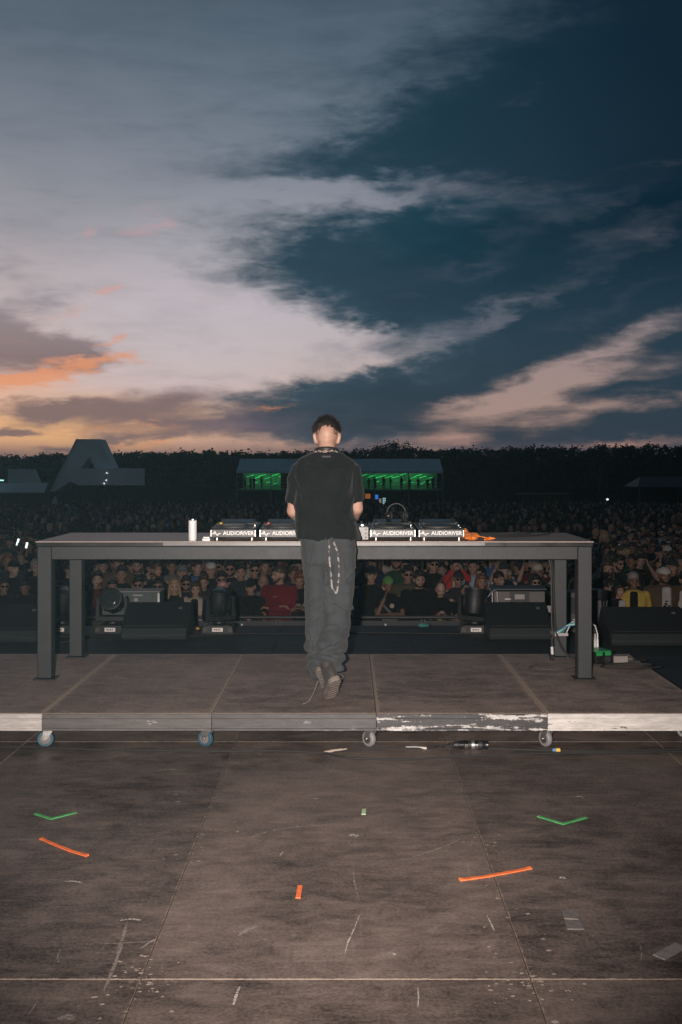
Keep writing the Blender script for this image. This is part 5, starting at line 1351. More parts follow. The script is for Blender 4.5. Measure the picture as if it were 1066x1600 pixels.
def pose_parts(pose, bow=6, turn=0):
    Mh = Matrix.Translation((0, -0.015, HEAD_Z)) @ Matrix.Rotation(R(turn), 4, 'Z') @ Matrix.Rotation(R(bow), 4, 'X')
    b = MB(); head_shapes(b, Mh)
    b.path([(0, 0.02, 1.40), (0, 0.01, 1.48), (0, -0.005, 1.54)], [0.068, 0.056, 0.054], 14, round_ends=True)
    torso_rings(b, [(0.86, 0, 0, 0.155, 0.11), (0.96, 0, 0, 0.165, 0.115), (1.08, 0, 0, 0.145, 0.10), (1.25, 0, 0, 0.165, 0.115), (1.37, 0, 0.01, 0.175, 0.105), (1.43, 0, 0.015, 0.14, 0.08), (1.46, 0, 0.015, 0.08, 0.065)])
    for (el_, wr_, hd), sx in zip(ARMS[pose], (-1, 1)):
        sh = Vector((sx * 0.185, 0.01, 1.40)); el_ = Vector(el_); wr_ = Vector(wr_)
        b.path([sh, sh.lerp(el_, 0.5) + Vector((sx * 0.008, 0, 0)), el_], [0.052, 0.046, 0.038], 10, round_ends=True)
        b.path([el_, el_.lerp(wr_, 0.4), wr_], [0.040, 0.037, 0.026], 10, round_ends=True)
        hand_shapes(b, wr_, hd, -sx if pose in ('rail', 'folded') else sx, 1.0, 0.6, (0, 0, -1) if abs(Vector(hd).normalized().z) < 0.7 else (-sx, -0.3, 0))
    for sx in (-1, 1):
        b.path([(sx * 0.085, 0, 0.90), (sx * 0.092, -0.01, 0.50), (sx * 0.095, 0.02, 0.08)], [0.085, 0.056, 0.042], 12, round_ends=True)
        b.path([(sx * 0.098, 0.03, 0.045), (sx * 0.102, -0.05, 0.04), (sx * 0.106, -0.13, 0.036)], [(0.040, 0.045), (0.044, 0.042), (0.040, 0.034)], 10, round_ends=True)
    me = remesh(b, 0.0105, 3); face_materials(me, Mh.inverted())
    BODY[pose] = me; HEADM[pose] = Mh
    for store, sleeve in ((TEE, 0.62), (COAT, 1.0)):
        s = MB(); g = 0.022 if sleeve < 1 else 0.034
        torso_rings(s, [(0.87, 0, 0, 0.172 + g, 0.115 + g), (0.98, 0, 0, 0.166 + g, 0.112 + g), (1.10, 0, 0, 0.156 + g, 0.106 + g), (1.25, 0, 0, 0.168 + g, 0.112 + g), (1.36, 0, 0.01, 0.176 + g, 0.100 + g), (1.415, 0, 0.015, 0.160 + g, 0.082 + g), (1.45, 0, 0.015, 0.105 + g, 0.066 + g), (1.478, 0, 0.012, 0.058 + g * 0.6, 0.054 + g * 0.6)], 24)
        for (el_, wr_, hd), sx in zip(ARMS[pose], (-1, 1)):
            sh = Vector((sx * 0.182, 0.01, 1.400)); el_ = Vector(el_); wr_ = Vector(wr_)
            if sleeve < 1: s.path([sh, sh.lerp(el_, 0.35), sh.lerp(el_, 0.72)], [0.070, 0.068, 0.070], 12, round_ends=False)
            else:
                s.path([sh, sh.lerp(el_, 0.5), el_], [0.074, 0.068, 0.060], 12, round_ends=True)
                s.path([el_, el_.lerp(wr_, 0.5), el_.lerp(wr_, 0.96)], [0.060, 0.056, 0.044], 12, round_ends=True)
        store[pose] = remesh(s, 0.013, 3, lambda c: 0.010 * mnoise.noise(c * 9) + 0.007 * mnoise.noise(Vector((c.x * 20, c.y * 8, c.z * 15 + c.x * 10))))
for ps, bow, trn in (('down', 4, 8), ('rail', 10, -6), ('folded', 2, -38), ('raised', -4, 10), ('chin', 12, 14), ('phone', 20, 4), ('film', 0, -8)):
    pose_parts(ps, bow, trn)
def make_trousers():
    t = MB()
    torso_rings(t, [(0.80, 0, 0, 0.17, 0.12), (0.88, 0, 0, 0.178, 0.128), (0.97, 0, 0, 0.172, 0.12)])
    for sx in (-1, 1):
        t.path([(sx * 0.085, 0, 0.88), (sx * 0.092, -0.01, 0.50), (sx * 0.096, 0.02, 0.10)], [0.098, 0.078, 0.068], 12)
    return remesh(t, 0.016, 3, lambda c: 0.008 * mnoise.noise(c * 8))
TROUS = make_trousers()

HAIR = {}
def shell(mb, c, r, zcut=None, M=None):
    mb.ell(c, r, None, 20, 14)
def make_hair():
    def done(name, mb, vox=0.009, amp=0.007, fr=38, cut=None):
        me = remesh(mb, vox, 2, lambda c: amp * mnoise.noise(Vector((c.x * fr, c.y * fr, c.z * fr * 0.5))))
        HAIR[name] = me
    m = MB(); m.ell((0, 0.028, 0.170), (0.087, 0.102, 0.095)); m.ell((0, 0.07, 0.115), (0.066, 0.050, 0.075)); m.ell((0.012, -0.035, 0.222), (0.062, 0.052, 0.040)); done('short', m, 0.009, 0.011, 34)
    m = MB(); m.ell((0, 0.026, 0.166), (0.084, 0.101, 0.093)); m.ell((0, 0.072, 0.115), (0.064, 0.046, 0.07)); done('crop', m, 0.009, 0.004, 50)
    m = MB(); m.ell((0, 0.036, 0.160), (0.090, 0.098, 0.096)); m.ell((0, -0.028, 0.208), (0.066, 0.055, 0.040))
    for sx in (-1, 1): m.path([(sx * 0.070, 0.02, 0.16), (sx * 0.084, 0.015, 0.08), (sx * 0.092, 0.0, -0.02), (sx * 0.096, -0.035, -0.12)], [(0.024, 0.045), (0.024, 0.05), (0.024, 0.045), (0.016, 0.03)], 10, round_ends=True)
    m.path([(0, 0.09, 0.15), (0, 0.10, 0.02), (0, 0.095, -0.14)], [(0.085, 0.035), (0.095, 0.035), (0.085, 0.025)], 12, round_ends=True); done('long', m, 0.010, 0.008, 26)
    m = MB(); m.ell((0, 0.034, 0.162), (0.094, 0.100, 0.096)); m.ell((0, -0.035, 0.205), (0.072, 0.056, 0.042))
    for sx in (-1, 1): m.path([(sx * 0.074, 0.01, 0.16), (sx * 0.090, 0.0, 0.09), (sx * 0.086, -0.012, 0.02)], [(0.022, 0.05), (0.026, 0.055), (0.018, 0.04)], 10, round_ends=True)
    m.path([(0, 0.09, 0.15), (0, 0.10, 0.03)], [(0.088, 0.035), (0.085, 0.025)], 12, round_ends=True); done('bob', m, 0.010, 0.007, 30)
    m = MB(); m.ell((0, 0.034, 0.160), (0.080, 0.090, 0.085)); m.ell((0, 0.02, 0.262), (0.034, 0.036, 0.032)); m.ell((0, 0.072, 0.12), (0.062, 0.044, 0.07)); done('bun', m)
    m = MB(); m.ell((0, 0.030, 0.172), (0.100, 0.108, 0.100)); m.ell((0, 0.07, 0.11), (0.075, 0.055, 0.08)); m.ell((0, -0.035, 0.215), (0.075, 0.058, 0.046)); done('curly', m, 0.009, 0.016, 48)
    # headwear
    m = MB(); m.ell((0, 0.022, 0.176), (0.086, 0.106, 0.086)); m.box((0, 0.02, 0.120), (0.30, 0.30, 0.0001)); 
    cap = MB(); rings = []
    for i in range(9):
        a = R(-4 + i * 11.5)
        rings.append([Vector((0.086 * math.cos(a) * math.cos(6.2832*j/24), 0.020 + 0.107 * math.cos(a) * math.sin(6.2832*j/24), 0.160 + 0.092 * math.sin(a))) for j in range(24)])
    cap.loft(rings); cap.ell((0, 0.02, 0.252), (0.008, 0.008, 0.005))
    HAIR['cap'] = cap.mesh('cap', 0, True)
    br = MB(); poly = [(-0.068, -0.062), (-0.062, -0.105), (-0.040, -0.140), (0, -0.152), (0.040, -0.140), (0.062, -0.105), (0.068, -0.062)]
    br.loft([[Vector((x, y, 0.160 + z - 0.10 * (abs(x) ** 1.5) - 0.1 * max(0, -0.062 - y))) for x, y in poly] for z in (0.0, 0.006)])
    HAIR['brim'] = br.mesh('brim', 0, True)
    bk = MB(); bk.loft([[Vector((rx * math.cos(6.2832*j/24), 0.015 + ry * math.sin(6.2832*j/24), z)) for j in range(24)] for rx, ry, z in ((0.118, 0.132, 0.142), (0.121, 0.135, 0.147), (0.090, 0.110, 0.178), (0.084, 0.104, 0.235), (0.074, 0.092, 0.246), (0.01, 0.01, 0.248))])
    HAIR['bucket'] = bk.mesh('bucket', 0, True)
    bn = MB(); bn.ell((0, 0.022, 0.186), (0.086, 0.104, 0.086)); bn.path([(0.083 * math.cos(6.2832*j/20), 0.020 + 0.102 * math.sin(6.2832*j/20), 0.162 - 0.02 * math.sin(6.2832*j/20)) for j in range(21)], 0.013, 8)
    HAIR['beanie'] = remesh(bn, 0.009, 2)
    # beard and glasses
    bd = MB(); bd.path([(-0.060, -0.020, 0.075), (-0.050, -0.050, 0.040), (-0.022, -0.078, 0.024), (0, -0.084, 0.020), (0.022, -0.078, 0.024), (0.050, -0.050, 0.040), (0.060, -0.020, 0.075)], [0.014, 0.018, 0.018, 0.018, 0.018, 0.018, 0.014], 10, round_ends=True)
    bd.path([(-0.024, -0.080, 0.066), (0, -0.089, 0.070), (0.024, -0.080, 0.066)], 0.006, 8, round_ends=True)
    HAIR['beard'] = remesh(bd, 0.007, 1, lambda c: 0.004 * mnoise.noise(c * 70))
    gl = MB()
    for sx in (-1, 1):
        gl.loft([[Vector((sx * 0.033 + 0.0265 * math.cos(6.2832*j/14), y_, 0.121 + 0.020 * math.sin(6.2832*j/14))) for j in range(14)] for y_ in (-0.094, -0.089)])
        gl.path([(sx * 0.058, -0.089, 0.126), (sx * 0.078, -0.04, 0.126), (sx * 0.084, 0.02, 0.122)], 0.003, 6)
    gl.path([(-0.010, -0.095, 0.124), (0, -0.098, 0.126), (0.010, -0.095, 0.124)], 0.0025, 6)
    HAIR['glasses'] = gl.mesh('glasses', 0, True)
make_hair()

SK = [skin('skin_a', (0.40, 0.262, 0.205)), skin('skin_b', (0.33, 0.21, 0.162)), skin('skin_c', (0.46, 0.32, 0.26)), skin('skin_d', (0.21, 0.125, 0.092))]
EYE, LIP_SHADE = MATS['eye_dark'], MATS['lip']
GARM = {'black': (0.014, 0.014, 0.016), 'charcoal': (0.032, 0.033, 0.036), 'navy': (0.018, 0.024, 0.045), 'dark red': (0.15, 0.018, 0.024), 'cream': (0.40, 0.335, 0.285), 'white': (0.45, 0.42, 0.40), 'olive': (0.075, 0.07, 0.045), 'brown': (0.10, 0.068, 0.048),
        'yellow': (0.50, 0.35, 0.08), 'pale blue': (0.22, 0.32, 0.42), 'grey': (0.14, 0.14, 0.145), 'red': (0.36, 0.045, 0.04), 'pink': (0.50, 0.22, 0.22), 'dark green': (0.025, 0.055, 0.035), 'bright green': (0.10, 0.26, 0.07), 'blue': (0.06, 0.11, 0.24), 'maroon': (0.09, 0.02, 0.024)}
def gcol(c): return cloth('fabric_' + c.replace(' ', '_'), GARM[c], 0.9, 300)
HC = {'dark': (0.016, 0.012, 0.010), 'brown': (0.055, 0.033, 0.021), 'blonde': (0.34, 0.23, 0.12), 'pink': (0.55, 0.27, 0.24), 'grey': (0.26, 0.235, 0.215), 'red': (0.16, 0.06, 0.03)}
def hcol(c): return pbr('hair_' + c, HC[c], 0.55, var=0.4, vscale=60)
SUN = pbr('sunglass_lens', (0.012, 0.012, 0.013), 0.08, var=0)
def put(o, mats):
    for i, m_ in enumerate(mats):
        if i < len(o.material_slots):
            o.material_slots[i].link = 'OBJECT'; o.material_slots[i].material = m_
for d_ in (BODY, TEE, COAT, HAIR):
    for k_, me_ in d_.items():
        n_ = 3 if d_ is BODY else 1
        while len(me_.materials) < n_: me_.materials.append(SK[0])
TROUS.materials.append(SK[0])

def person(x, D, label, pose='down', top='black', coat=False, legs='black', hair='short', hc='dark', sk=0, hat=None, hatc='black', back=False, glasses=False, clear=False, beard=False, turn=0.0, h=1.75, wide=1.0, group='audience at the barrier', extra=None, parts=True, gz=None):
    z = ground_z(D) if gz is None else gz
    root = thing('person', label, 'person', (x, D, z), R(turn), group)
    s = h / 1.74
    root.scale = (s * wide, s * wide, s)
    b = link('body', BODY[pose], None, root); put(b, [SK[sk], EYE, LIP_SHADE])
    c = link('jacket' if coat else 'shirt', (COAT if coat else TEE)[pose], None, root); put(c, [gcol(top)])
    if parts:
        t = link('trousers', TROUS, None, root); put(t, [gcol(legs)])
    Mh = HEADM[pose]
    def onhead(name, key, m_, M2=None):
        o = link(name, HAIR[key], None, root); o.matrix_local = Mh @ M2 if M2 is not None else Mh
        put(o, [m_]); return o
    if hair and hat not in ('beanie',): onhead('hair', 'crop' if (hat and hair == 'short') else hair, hcol(hc))
    if hat:
        if hat == 'cap':
            M2 = Matrix.Rotation(R(180 if back else 0), 4, 'Z') if back else None
            if back: M2 = Matrix.Translation((0, 0.03, 0)) @ M2
            cp = onhead('cap', 'cap', gcol(hatc), M2); br = link('brim', HAIR['brim'], None, cp); put(br, [gcol(hatc)])
        else: onhead('bucket_hat' if hat == 'bucket' else 'beanie', hat, gcol(hatc))
    if beard: onhead('beard', 'beard', hcol(hc))
    if glasses: onhead('sunglasses', 'glasses', SUN)
    if extra: extra(root)
    return root

# extras sewn, printed or worn
def stripes(cols, arm=True):
    def f(root):
        for k, c in enumerate(cols):
            for (el_, wr_, hd), sx in zip(ARMS['rail'], (-1, 1)):
                a = Vector(el_).lerp(Vector(wr_), 0.18 + 0.13 * k); b_ = Vector(el_).lerp(Vector(wr_), 0.24 + 0.13 * k)
                o = MB().cyl(a, b_, 0.0635, 0.0615, 16).build('sleeve_stripe', gcol(c), root, smooth=True)
    return f
def print_patch(cols, w=0.12, h=0.10, z=1.22, y=-0.146):
    def f(root):
        rnd = random.Random(int(w * 1000 + z * 100))
        for k, c in enumerate(cols):
            for q in range(3):
                cx = rnd.uniform(-w/2, w/2); cz = z + rnd.uniform(-h/2, h/2)
                MB().box((cx, y - 0.002 * (k * 3 + q), cz), (rnd.uniform(0.2, 0.5) * w, 0.004, rnd.uniform(0.2, 0.45) * h), (0, rnd.uniform(-0.5, 0.5), 0)).build('shirt_print', gcol(c), root, 0.001)
    return f
def inner_shirt(c, pr=None):
    def f(root):
        MB().prism([(-0.055, 1.46), (0.055, 1.46), (0.060, 1.30), (0.062, 0.98), (-0.062, 0.98), (-0.060, 1.30)], -0.162, -0.10).build('inner_shirt', gcol(c), root, 0.02)
        if pr: print_patch(pr, 0.09, 0.08, 1.22, -0.165)(root)
    return f
def held_phone(lit=False):
    def f(root):
        o = MB().box((0, 0, 0), (0.075, 0.010, 0.15)).xf(Matrix.Translation((0.0, -0.315, 1.275)) @ Matrix.Rotation(R(-50), 4, 'X')).build('phone', BLACK_GLOSS, root, 0.003)
    return f
def waist_bag(root):
    o = MB().path([(-0.16, -0.10, 1.40), (0.0, -0.16, 1.22), (0.15, -0.16, 1.08)], [(0.004, 0.018)] * 3, 8, up=(0, 1, 0)).build('bag_strap', gcol('grey'), root)
    me = remesh(MB().ell((0.02, -0.185, 1.10), (0.13, 0.045, 0.065)), 0.01, 2, lambda c: 0.006 * mnoise.noise(c * 20)); link('waist_bag', me, gcol('grey'), root)
    MB().cyl((0.06, -0.152, 1.29), (0.06, -0.158, 1.29), 0.036, n=20).build('badge', gcol('cream'), root)

FR = BAR_D + 0.36            # where the front row stands
def fx(px, D=FR): return (px - X0) * D / FPX
def hh(py, D=FR):            # standing height from where the crown shows
    return ZC - (py - H0) * D / FPX - ground_z(D)
NAMED = []
def P(px, py, label, D=FR, **kw):
    x = fx(px, D); NAMED.append((x, D))
    h_ = max(1.52, min(1.95, hh(py, D)))
    return person(x, D, label, h=h_, **kw)

P(6, 903, 'person in sunglasses and black top at the left edge of the barrier', pose='down', glasses=True, sk=1, turn=20)
P(40, 904, 'person in black track jacket with red print, head bowed, left of the table', pose='phone', coat=True, sk=3, extra=print_patch(['red', 'white', 'red'], 0.13, 0.09, 1.27, -0.172))
P(176, 906, 'person with burgundy sleeve at the barrier behind the left case', pose='raised', top='maroon', coat=True, hair='long', sk=1)
P(216, 901, 'person in tinted glasses and black shirt behind the left case', glasses=True, beard=True, sk=1)
P(247, 903, 'person in glasses and black top behind the left case, nearest its right end', hair='bob', sk=1, glasses=True)
P(273, 904, 'person in black printed T-shirt right of the left case', hair='long', hc='blonde', sk=2, extra=print_patch(['brown'], 0.06, 0.05, 1.2))
P(306, 908, 'person in cream jacket over dark top, right behind the left wedge corner', pose='down', top='cream', coat=True, hair='bob', hc='brown', sk=2, extra=inner_shirt('black'))
P(348, 908, 'person in black top and cream padded jacket behind the moving light', pose='down', top='cream', coat=True, hair='long', hc='pink', sk=2, extra=inner_shirt('black'))
P(392, 904, 'person in black cap and track jacket with red and yellow sleeve stripes on the barrier', pose='rail', coat=True, hat='cap', sk=0, extra=stripes(['red', 'yellow', 'dark green']))
P(437, 884, 'person in dark red sweater with arms folded, looking aside', pose='folded', top='dark red', coat=True, hair='crop', hc='brown', beard=True, sk=0, turn=-18, wide=1.08, extra=print_patch(['white'], 0.05, 0.02, 1.32, -0.166))
P(468, 892, 'person in black holding a black phone up, just left of the performer', pose='phone', sk=1, hc='red', extra=held_phone())
P(580, 884, 'person in black T-shirt and black cap beside the performer on the right', hat='cap', sk=0)
P(606, 900, 'person in green cap with hand on face, grey waist bag and round badge', pose='chin', hat='cap', hatc='bright green', back=True, hair=None, sk=3, extra=waist_bag)
P(637, 884, 'person in olive shirt and glasses, second row right of the performer', D=FR + 0.55, top='olive', sk=1, coat=True, glasses=True)
P(655, 892, 'person in plain black sweater with arms at the barrier, right of the performer', pose='down', coat=True, beard=True, sk=0, wide=1.1)
P(688, 908, 'person in black T-shirt with colourful print looking at a phone on the barrier', pose='phone', hair='bun', hc='brown', sk=2, extra=lambda r_: (print_patch(['bright green', 'red', 'blue', 'pink'], 0.16, 0.12, 1.16)(r_), held_phone()(r_)))
P(728, 912, 'person in black with hand on chin left of the right moving light', pose='chin', hair='bun', hc='dark', sk=1)
P(677, 868, 'person in dark T-shirt, sunglasses pushed up, behind the black sweater', D=FR + 1.5, glasses=True, sk=0)
P(712, 872, 'person in red and white jacket with both hands raised to the face', D=FR + 1.5, pose='film', top='red', coat=True, sk=0, extra=inner_shirt('white'))
P(740, 872, 'person in pale blue shirt beside the red and white jacket', D=FR + 1.3, top='pale blue', turn=-25, sk=1)
P(716, 892, 'person in dark cap and sunglasses behind the hand on chin', D=FR + 0.75, hat='cap', hatc='charcoal', glasses=True, sk=1, top='charcoal')
P(752, 897, 'person in maroon top left of the right case', D=FR + 0.4, top='maroon', hair='long', hc='red', sk=1)
P(779, 893, 'person in maroon top behind the right case, turned aside', D=FR + 0.3, top='maroon', hat=None, hair='crop', turn=25, sk=1)
P(836, 897, 'person in dark sunglasses above the right case', D=FR + 0.4, glasses=True, hair='bob', sk=0)
P(899, 903, 'person in black T-shirt with white leaf print between the right table legs', hair='long', hc='blonde', sk=1, extra=print_patch(['white', 'white'], 0.11, 0.07, 1.22))
P(951, 907, 'person in black behind the dark bob, right of the table', D=FR + 0.4, sk=1, turn=20)
P(966, 910, 'person in black coat over white top beside the yellow jacket', coat=True, hair='bob', sk=0, turn=15, extra=inner_shirt('white'))
P(990, 894, 'person in bright yellow jacket over black T-shirt at the right barrier', top='yellow', coat=True, hair='crop', hc='grey', sk=3, turn=-12, extra=inner_shirt('black'))
P(1037, 885, 'person in brown jacket and white printed T-shirt with white cap turned back', top='brown', coat=True, hat='cap', hatc='white', back=True, beard=True, sk=3, wide=1.12, extra=inner_shirt('white', ['black', 'charcoal']))
P(1070, 893, 'person in white T-shirt cut by the right picture edge', top='white', sk=0)
P(955, 862, 'person in pale blue T-shirt behind the front rows on the right', D=20.2, top='pale blue', sk=1)
P(1000, 866, 'person with both bare arms raised filming, right of the pale blue T-shirt', D=19.6, pose='film', sk=0)
P(1050, 872, 'person in charcoal cap second row above the brown jacket', D=FR + 0.9, hat='cap', hatc='charcoal', sk=1)
P(285, 881, 'person in grey cap and dark jacket in the third row, left window', D=FR + 1.2, hat='cap', hatc='grey', sk=0, top='charcoal', coat=True)
P(330, 877, 'person in white cap turned back in the third row above the cream jackets', D=FR + 1.2, hat='cap', hatc='white', back=True, sk=0)
P(346, 893, 'person in black round sunglasses right behind the cream padded jacket', D=FR + 0.7, glasses=True, sk=1)
P(359, 876, 'person in dark shirt and sunglasses in the third row, left of the black cap', D=FR + 1.35, glasses=True, beard=True, sk=1)
P(376, 881, 'person in charcoal T-shirt third row behind the track jacket', D=FR + 1.2, top='charcoal', sk=0)
P(412, 898, 'person in grey top right behind the dark red sweater shoulder', D=FR + 0.5, hair=None, top='grey', sk=1)
P(398, 878, 'person in black, third row between track jacket and red sweater', D=FR + 1.45, glasses=True, sk=0)
P(291, 900, 'person in glasses and navy top between the printed T-shirt and the cream jacket', D=FR + 0.55, top='navy', glasses=True, beard=True, sk=1)
P(190, 884, 'person in black with short sleeves behind the left case, taller second row', D=FR + 0.6, sk=1)
P(152, 893, 'person raising a hand beside the left rear table leg', D=FR + 0.2, pose='raised', sk=2)
P(318, 898, 'person in charcoal hoodie between the two cream jackets', D=FR + 0.55, coat=True, top='charcoal', hair='short', hc='brown', sk=0)

# people holding up lit phones
for px_, py_, d_, lab_, pc_ in ((28, 847, 24.0, 'person holding up a white lit phone at the left, the farther left of two', 'charcoal'), (42, 852, 24.0, 'person holding up a white lit phone at the left, nearer the table', 'black'), (1044, 857, 24.5, 'person holding up the orange lit phone on the right', 'navy'), (968, 852, 25.0, 'person holding up a small white lit phone right of the table', 'charcoal')):
    q_ = at(px_, py_, d_); s_ = (q_.z - ground_z(d_)) / 1.725
    NAMED.append((q_.x + 0.19 * s_, d_ + 0.23)); person(q_.x + 0.19 * s_, d_ + 0.23, lab_, pose='raised', top=pc_, sk=1, h=1.74 * s_, group='people holding up lit phones')

# a guard in the pit, side on, between the left table legs
g = person((94 - X0) * 13.9 / FPX, 13.9, 'person in dark vest over white T-shirt standing in the pit between the left table legs', pose='down', top='white', legs='black', hat='cap', sk=3, turn=70, h=1.80, group=None, gz=CROWD_Z)
MB().box((0, 0.0, 1.20), (0.30, 0.305, 0.52)).build('vest', gcol('maroon'), g, 0.06)

# ---------------------------------------------------------------- rest of the visible crowd
rnd = random.Random(21)
tops = ['black'] * 9 + ['charcoal'] * 5 + ['navy'] * 3 + ['grey', 'brown', 'olive', 'maroon', 'dark green', 'white', 'pale blue', 'blue', 'black', 'black', 'cream']
FRONT = {(px): nm for px, nm in ((40, 'track jacket with red print'), (176, 'burgundy sleeve'), (216, 'tinted glasses'), (273, 'brown printed T-shirt'), (306, 'cream jacket'), (348, 'cream padded jacket'), (392, 'striped track jacket'), (437, 'dark red sweater'), (468, 'raised black phone'),
         (580, 'black cap by the performer'), (606, 'green cap'), (655, 'black sweater'), (688, 'colourful print'), (728, 'hand on chin'), (779, 'right case'), (836, 'sunglasses above the right case'), (899, 'white leaf print'), (966, 'dark bob'), (990, 'yellow jacket'), (1037, 'white cap and brown jacket'), (1070, 'right picture edge'), (6, 'left picture edge'))}
ROWS = ['second', 'third', 'fourth', 'fifth', 'sixth', 'seventh', 'eighth', 'ninth', 'tenth', 'eleventh', 'twelfth', 'thirteenth', 'fourteenth', 'fifteenth', 'sixteenth', 'seventeenth', 'eighteenth']
used_labels = {}
def visible(px, py):
    """is the head at this spot of the picture clear of table, legs and performer"""
    if px < -25 or px > 1092: return False
    if 470 < px < 548: return False
    if 58 < px < 928:
        if py < 826: return True
        if py < 868: return False
        if px < 92 or px > 900 or 115 < px < 138: return False
    return True
count = 0
pts = list(NAMED)
D = FR + 0.55; row = 0
while D < 37 and count < 245:
    xs = -0.36 * D - 0.5 + rnd.uniform(0, 0.5)
    while xs < 0.36 * D + 0.5:
        x = xs + rnd.uniform(-0.12, 0.12); d = D + rnd.uniform(-0.22, 0.22)
        xs += rnd.uniform(0.50, 0.66)
        h_ = rnd.gauss(1.75, 0.075); h_ = max(1.58, min(1.93, h_))
        px = X0 + x * FPX / d; py = H0 + (ZC - (ground_z(d) + h_ - 0.13)) * FPX / d
        if not visible(px, py) or any((x - a) ** 2 + (d - b) ** 2 < 0.20 for a, b in pts): continue
        if D > 29.5 and 58 < px < 928 and rnd.random() < 0.35: continue
        pts.append((x, d)); count += 1
        top = rnd.choice(tops); coat = rnd.random() < 0.35
        pose = rnd.choices(['down', 'folded', 'raised', 'chin', 'phone', 'film'], [6, 1.5, 1.2, 0.4, 0.8, 0.8])[0]
        hat = rnd.choices([None, 'cap', 'bucket', 'beanie'], [8, 2, 0.6, 0.5])[0]
        hatc = rnd.choice(['black', 'charcoal', 'white', 'navy', 'olive', 'cream'])
        gl_ = rnd.random() < 0.13
        garment = ('%s jacket' if coat else '%s T-shirt') % top
        ri = int((d - FR) / 0.8)
        wear = ' and %s %s' % (hatc, {'cap': 'cap', 'bucket': 'bucket hat', 'beanie': 'beanie'}[hat]) if hat else (' and sunglasses' if gl_ else '')
        act = {'down': '', 'folded': ' with arms folded', 'raised': ' with one arm up', 'chin': ' with hand at chin', 'phone': ' looking down', 'film': ' filming with both arms up'}[pose]
        if d > 29.5:
            lab = 'person in the dark crowd beyond the table'
            grp = 'dark crowd beyond the table'; 
        elif px > 928 or px < 58:
            side = 'right' if px > 928 else 'left'
            lab = 'person in %s%s%s, %s of the table' % (garment, wear, act, side)
            if len(lab.split()) > 16: lab = 'person in %s%s, %s of the table' % (garment, wear, side)
            grp = 'crowd beside the table on the ' + side
        else:
            near = FRONT[min(FRONT, key=lambda q: abs(q - px))]
            lab = 'person in %s%s%s behind the %s' % (garment, wear, act, near)
            if len(lab.split()) > 16: lab = 'person in %s%s behind the %s' % (garment, wear, near)
            grp = 'crowd seen under the table'
        if d <= 29.5 and used_labels.get(lab):
            lab2 = lab + ', ' + ROWS[min(ri, 16)] + ' row'
            if len(lab2.split()) <= 16: lab = lab2
        if d <= 29.5 and used_labels.get(lab):
            k_ = used_labels[lab]
        used_labels[lab] = used_labels.get(lab, 0) + 1
        person(x, d, lab, pose=pose, top=top, coat=coat, legs=rnd.choice(['black', 'navy', 'charcoal']), hair=rnd.choices(['short', 'crop', 'long', 'bob', 'bun', 'curly', None], [6, 2.5, 2.6, 1.2, 0.8, 1.2, 0.25])[0], hc=rnd.choices(['dark', 'brown', 'blonde', 'grey', 'red'], [5, 4, 1.5, 0.4, 0.5])[0],
               sk=rnd.choices([0, 1, 2, 3], [4, 4, 2, 2])[0], hat=hat, hatc=hatc, back=rnd.random() < 0.25, glasses=gl_, beard=rnd.random() < 0.22, turn=rnd.gauss(0, 16) - math.degrees(math.atan2(x, d)) , h=h_, wide=rnd.uniform(0.94, 1.08), group=grp, parts=(d < 24))
    D += 0.78 if D < 24 else 0.95; row += 1
print('individual crowd', count + len(NAMED))

def phone_light(px, py, D, label, colr, strength, sz=(0.07, 0.01, 0.15), rot=12):
    p = at(px, py, D)
    r_ = thing('lit_phone', label, 'phone', p, 0, 'lights held up in the crowd')
    MB().box((0, 0, 0), sz, (R(-10), R(rot), 0)).build('body', BLACK_GLOSS, r_, 0.002)
    MB().box((0, -0.0075, 0), (sz[0] * 0.9, 0.003, sz[2] * 0.92), (R(-10), R(rot), 0)).build('screen', pbr('lit_' + label.split()[0] + '_%d' % px, colr, 0.4, var=0, emit=colr, estr=strength), r_)
phone_light(28, 847, 24.0, 'white lit phone held up above the crowd, left one of two', (0.85, 1.0, 0.98), 1.6, (0.045, 0.01, 0.17), 14)
phone_light(42, 852, 24.0, 'white lit phone held up above the crowd, right one of two', (0.85, 1.0, 0.98), 1.6, (0.05, 0.01, 0.14), 10)
phone_light(1044, 857, 24.5, 'orange lit phone held up on the right of the crowd', (1.0, 0.22, 0.05), 1.6, (0.07, 0.01, 0.06), 0)
phone_light(968, 852, 25.0, 'white lit phone in the crowd right of the table', (0.8, 1.0, 1.0), 1.2, (0.035, 0.01, 0.04), 0)

def field_lamp(px, py, D):
    p = at(px, py, D); gz = ground_z(D); h_ = p.z - gz
    r_ = thing('lamp_post', 'small white lamp on a thin pole far back in the crowd on the right', 'lamp', (p.x, D, gz))
    MB().cyl((0, 0, 0), (0, 0, h_), 0.03, 0.022, 8).build('pole', DKGREY, r_)
    MB().ell((0, -0.05, h_ + 0.03), (0.075, 0.05, 0.06)).build('lamp', pbr('field_lamp_white', (0.8, 1.0, 1.0), 0.4, var=0, emit=(0.8, 1.0, 1.0), estr=1.6), r_, smooth=True)
field_lamp(949, 781, 70.0)

